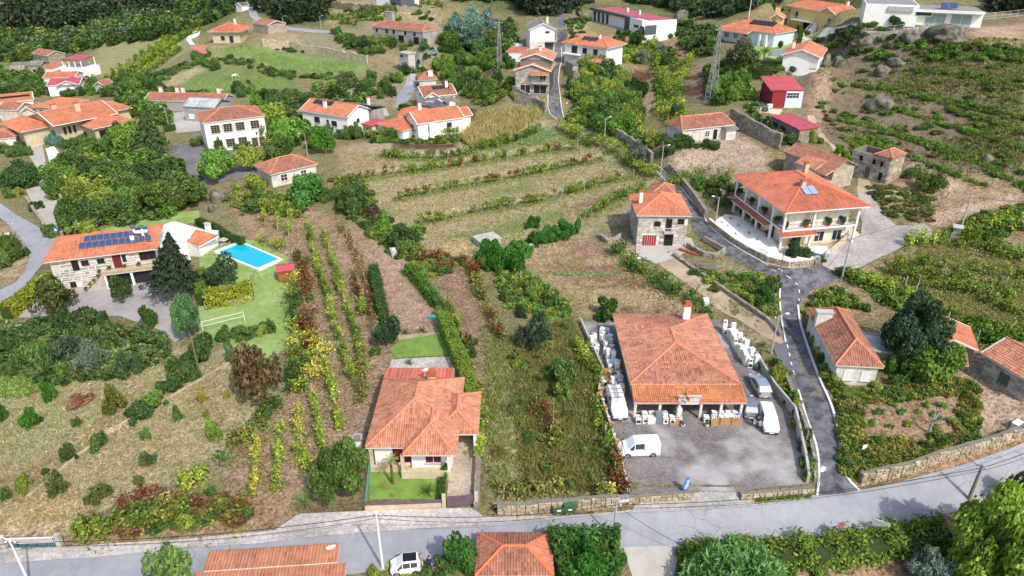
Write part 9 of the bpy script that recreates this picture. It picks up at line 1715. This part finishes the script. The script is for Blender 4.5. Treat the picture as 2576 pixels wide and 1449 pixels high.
for i in range(40): MB().box(-.1, .1, -.2, .2, 0, .3).build('tile', TERRA, t, (i * .13 - 2.6, R.uniform(-.05, .05), (i % 2) * .02 + .02))
t = thing('pole_pile', 'heap of weathered poles beside the track wall', 'timber', G(1775, 672), -.3)
for i in range(26): o = MB().bar((-1.3, 0, 0), (1.3, 0, 0), .06, 5).build('pole', WOODP, t, (R.uniform(-.3, .3), R.gauss(0, .4), R.uniform(.06, .5))); o.rotation_euler = (0, R.uniform(-.05, .05), R.uniform(-.25, .25))
for px, py, lab in ((1590,655,'white chest dumped in the creepers beside the track'),(1600,660,'pale upturned tub dumped in the creepers'),(1775,766,'white box hidden in creepers above the shop'),(1335,628,'white panel among the cistern creepers'),(2555,1078,'white scrap heap by the right edge wall'),(1908,278,'white scrap parts in the red shed yard'),(1935,272,'scrap panels beside the red shed')): b = G(px, py); t = thing('scrap_box', lab, 'scrap', b, R.uniform(0, 3)); MB().box(-.6, .6, -.35, .35, 0, .8).build('box', APW, t, bevel=.04); MB().box(-.62, .62, -.37, .37, .801, .86).build('lid', APW, t)
# ---------------------------------------------------------------- people and animals
SKINM = mat('skin', S('c99a80'), .6, .05); HAIR = mat('dark_hair', S('3a2f28'), .8, .1)
def person(px, py, rz, shirt, pants, label, hair='3a2f28', pose=0, z=.06, base=None):
 b = (base or G(px, py)) + Vector((0, 0, z)); t = thing('person', label, 'person', b, rz)
 sk = lambda c: 0 if c.z > 1.5 or (abs(c.x) > .15 and c.y < -.06 and .8 < c.z < 1.25) else 1 if c.z > .95 else 2 if c.z > .12 else 3
 me = BODY[pose].copy(); [me.materials.append(m) for m in (SKINM, mat('shirt_' + shirt, S(shirt), .8, .1), mat('trousers_' + pants, S(pants), .8, .1), BLACKM)]; link('body', me, t)
 for p in me.polygons: p.material_index = sk(p.center)
 MB().lathe([(.03, 1.60), (.098, 1.68), (.098, 1.78), (.06, 1.84), (.01, 1.85)], 10, (0, .012)).build('hair', mat('hair_' + hair, S(hair), .8), t, smooth=True)
 for sx in (-.035, .035): MB().box(sx - .012, sx + .012, -.115, -.1, 1.69, 1.71).build('eye', BLACKM, t)
 MB().box(-.012, .012, -.13, -.1, 1.64, 1.69).build('nose', SKINM, t); MB().box(-.03, .03, -.108, -.095, 1.605, 1.617).build('mouth', SHUTR, t); [MB().box(sx - .012, sx + .012, -.03, .03, 1.64, 1.71).build('ear', SKINM, t) for sx in (-.1, .1)]
 return t
person(1061, 1428, 2.6, '8a7a6c', 'c4bcae', 'person in taupe shirt and pale trousers, standing by the parked car', '6a5444'); person(1081, 1434, 2.9, '27303f', '3a3a40', 'person in dark navy top standing beside the roadside shrubs'); person(1903, 1078, .4, '2c2a2a', '3a3c44', 'person in black leaning at the open van door', pose=1); person(1783, 336, .2, '3a6f9c', '44464c', 'person in blue standing in the cottage doorway')
def beast(px, py, rz, col, label, name, s=1.0):
 t = thing(name, label, name, G(px, py) + Vector((0, 0, .02)), rz); t.scale = (s, s, s)
 me = BEAST.copy(); me.materials.append(mat('coat_' + col, S(col), .8, .2)); link('body', me, t); [MB().bar((1.0, sy, 1.25), (.98, sy * 1.3, 1.45), .05, 5, .01).build('ear', mat('coat_' + col, S(col)), t) for sy in (-.08, .08)]
beast(590, 198, .4, 'e0dcd2', 'white horse grazing in the lower paddock', 'horse'); beast(627, 213, 2.6, '5a4030', 'brown horse grazing in the lower paddock', 'horse'); beast(556, 232, .2, 'd8d2c4', 'pale goat beside the long farm row', 'goat', .6)
o = MB().bar((0, -.6, .6), (0, .6, .6), .62, 18).build('hay_bale', mat('hay', S('b58f5c'), .95, .3, 4, bump=.6), None, G(669, 166), .5); tag(o, 'round hay bale lying in the upper paddock', 'hay bale')
label_all()
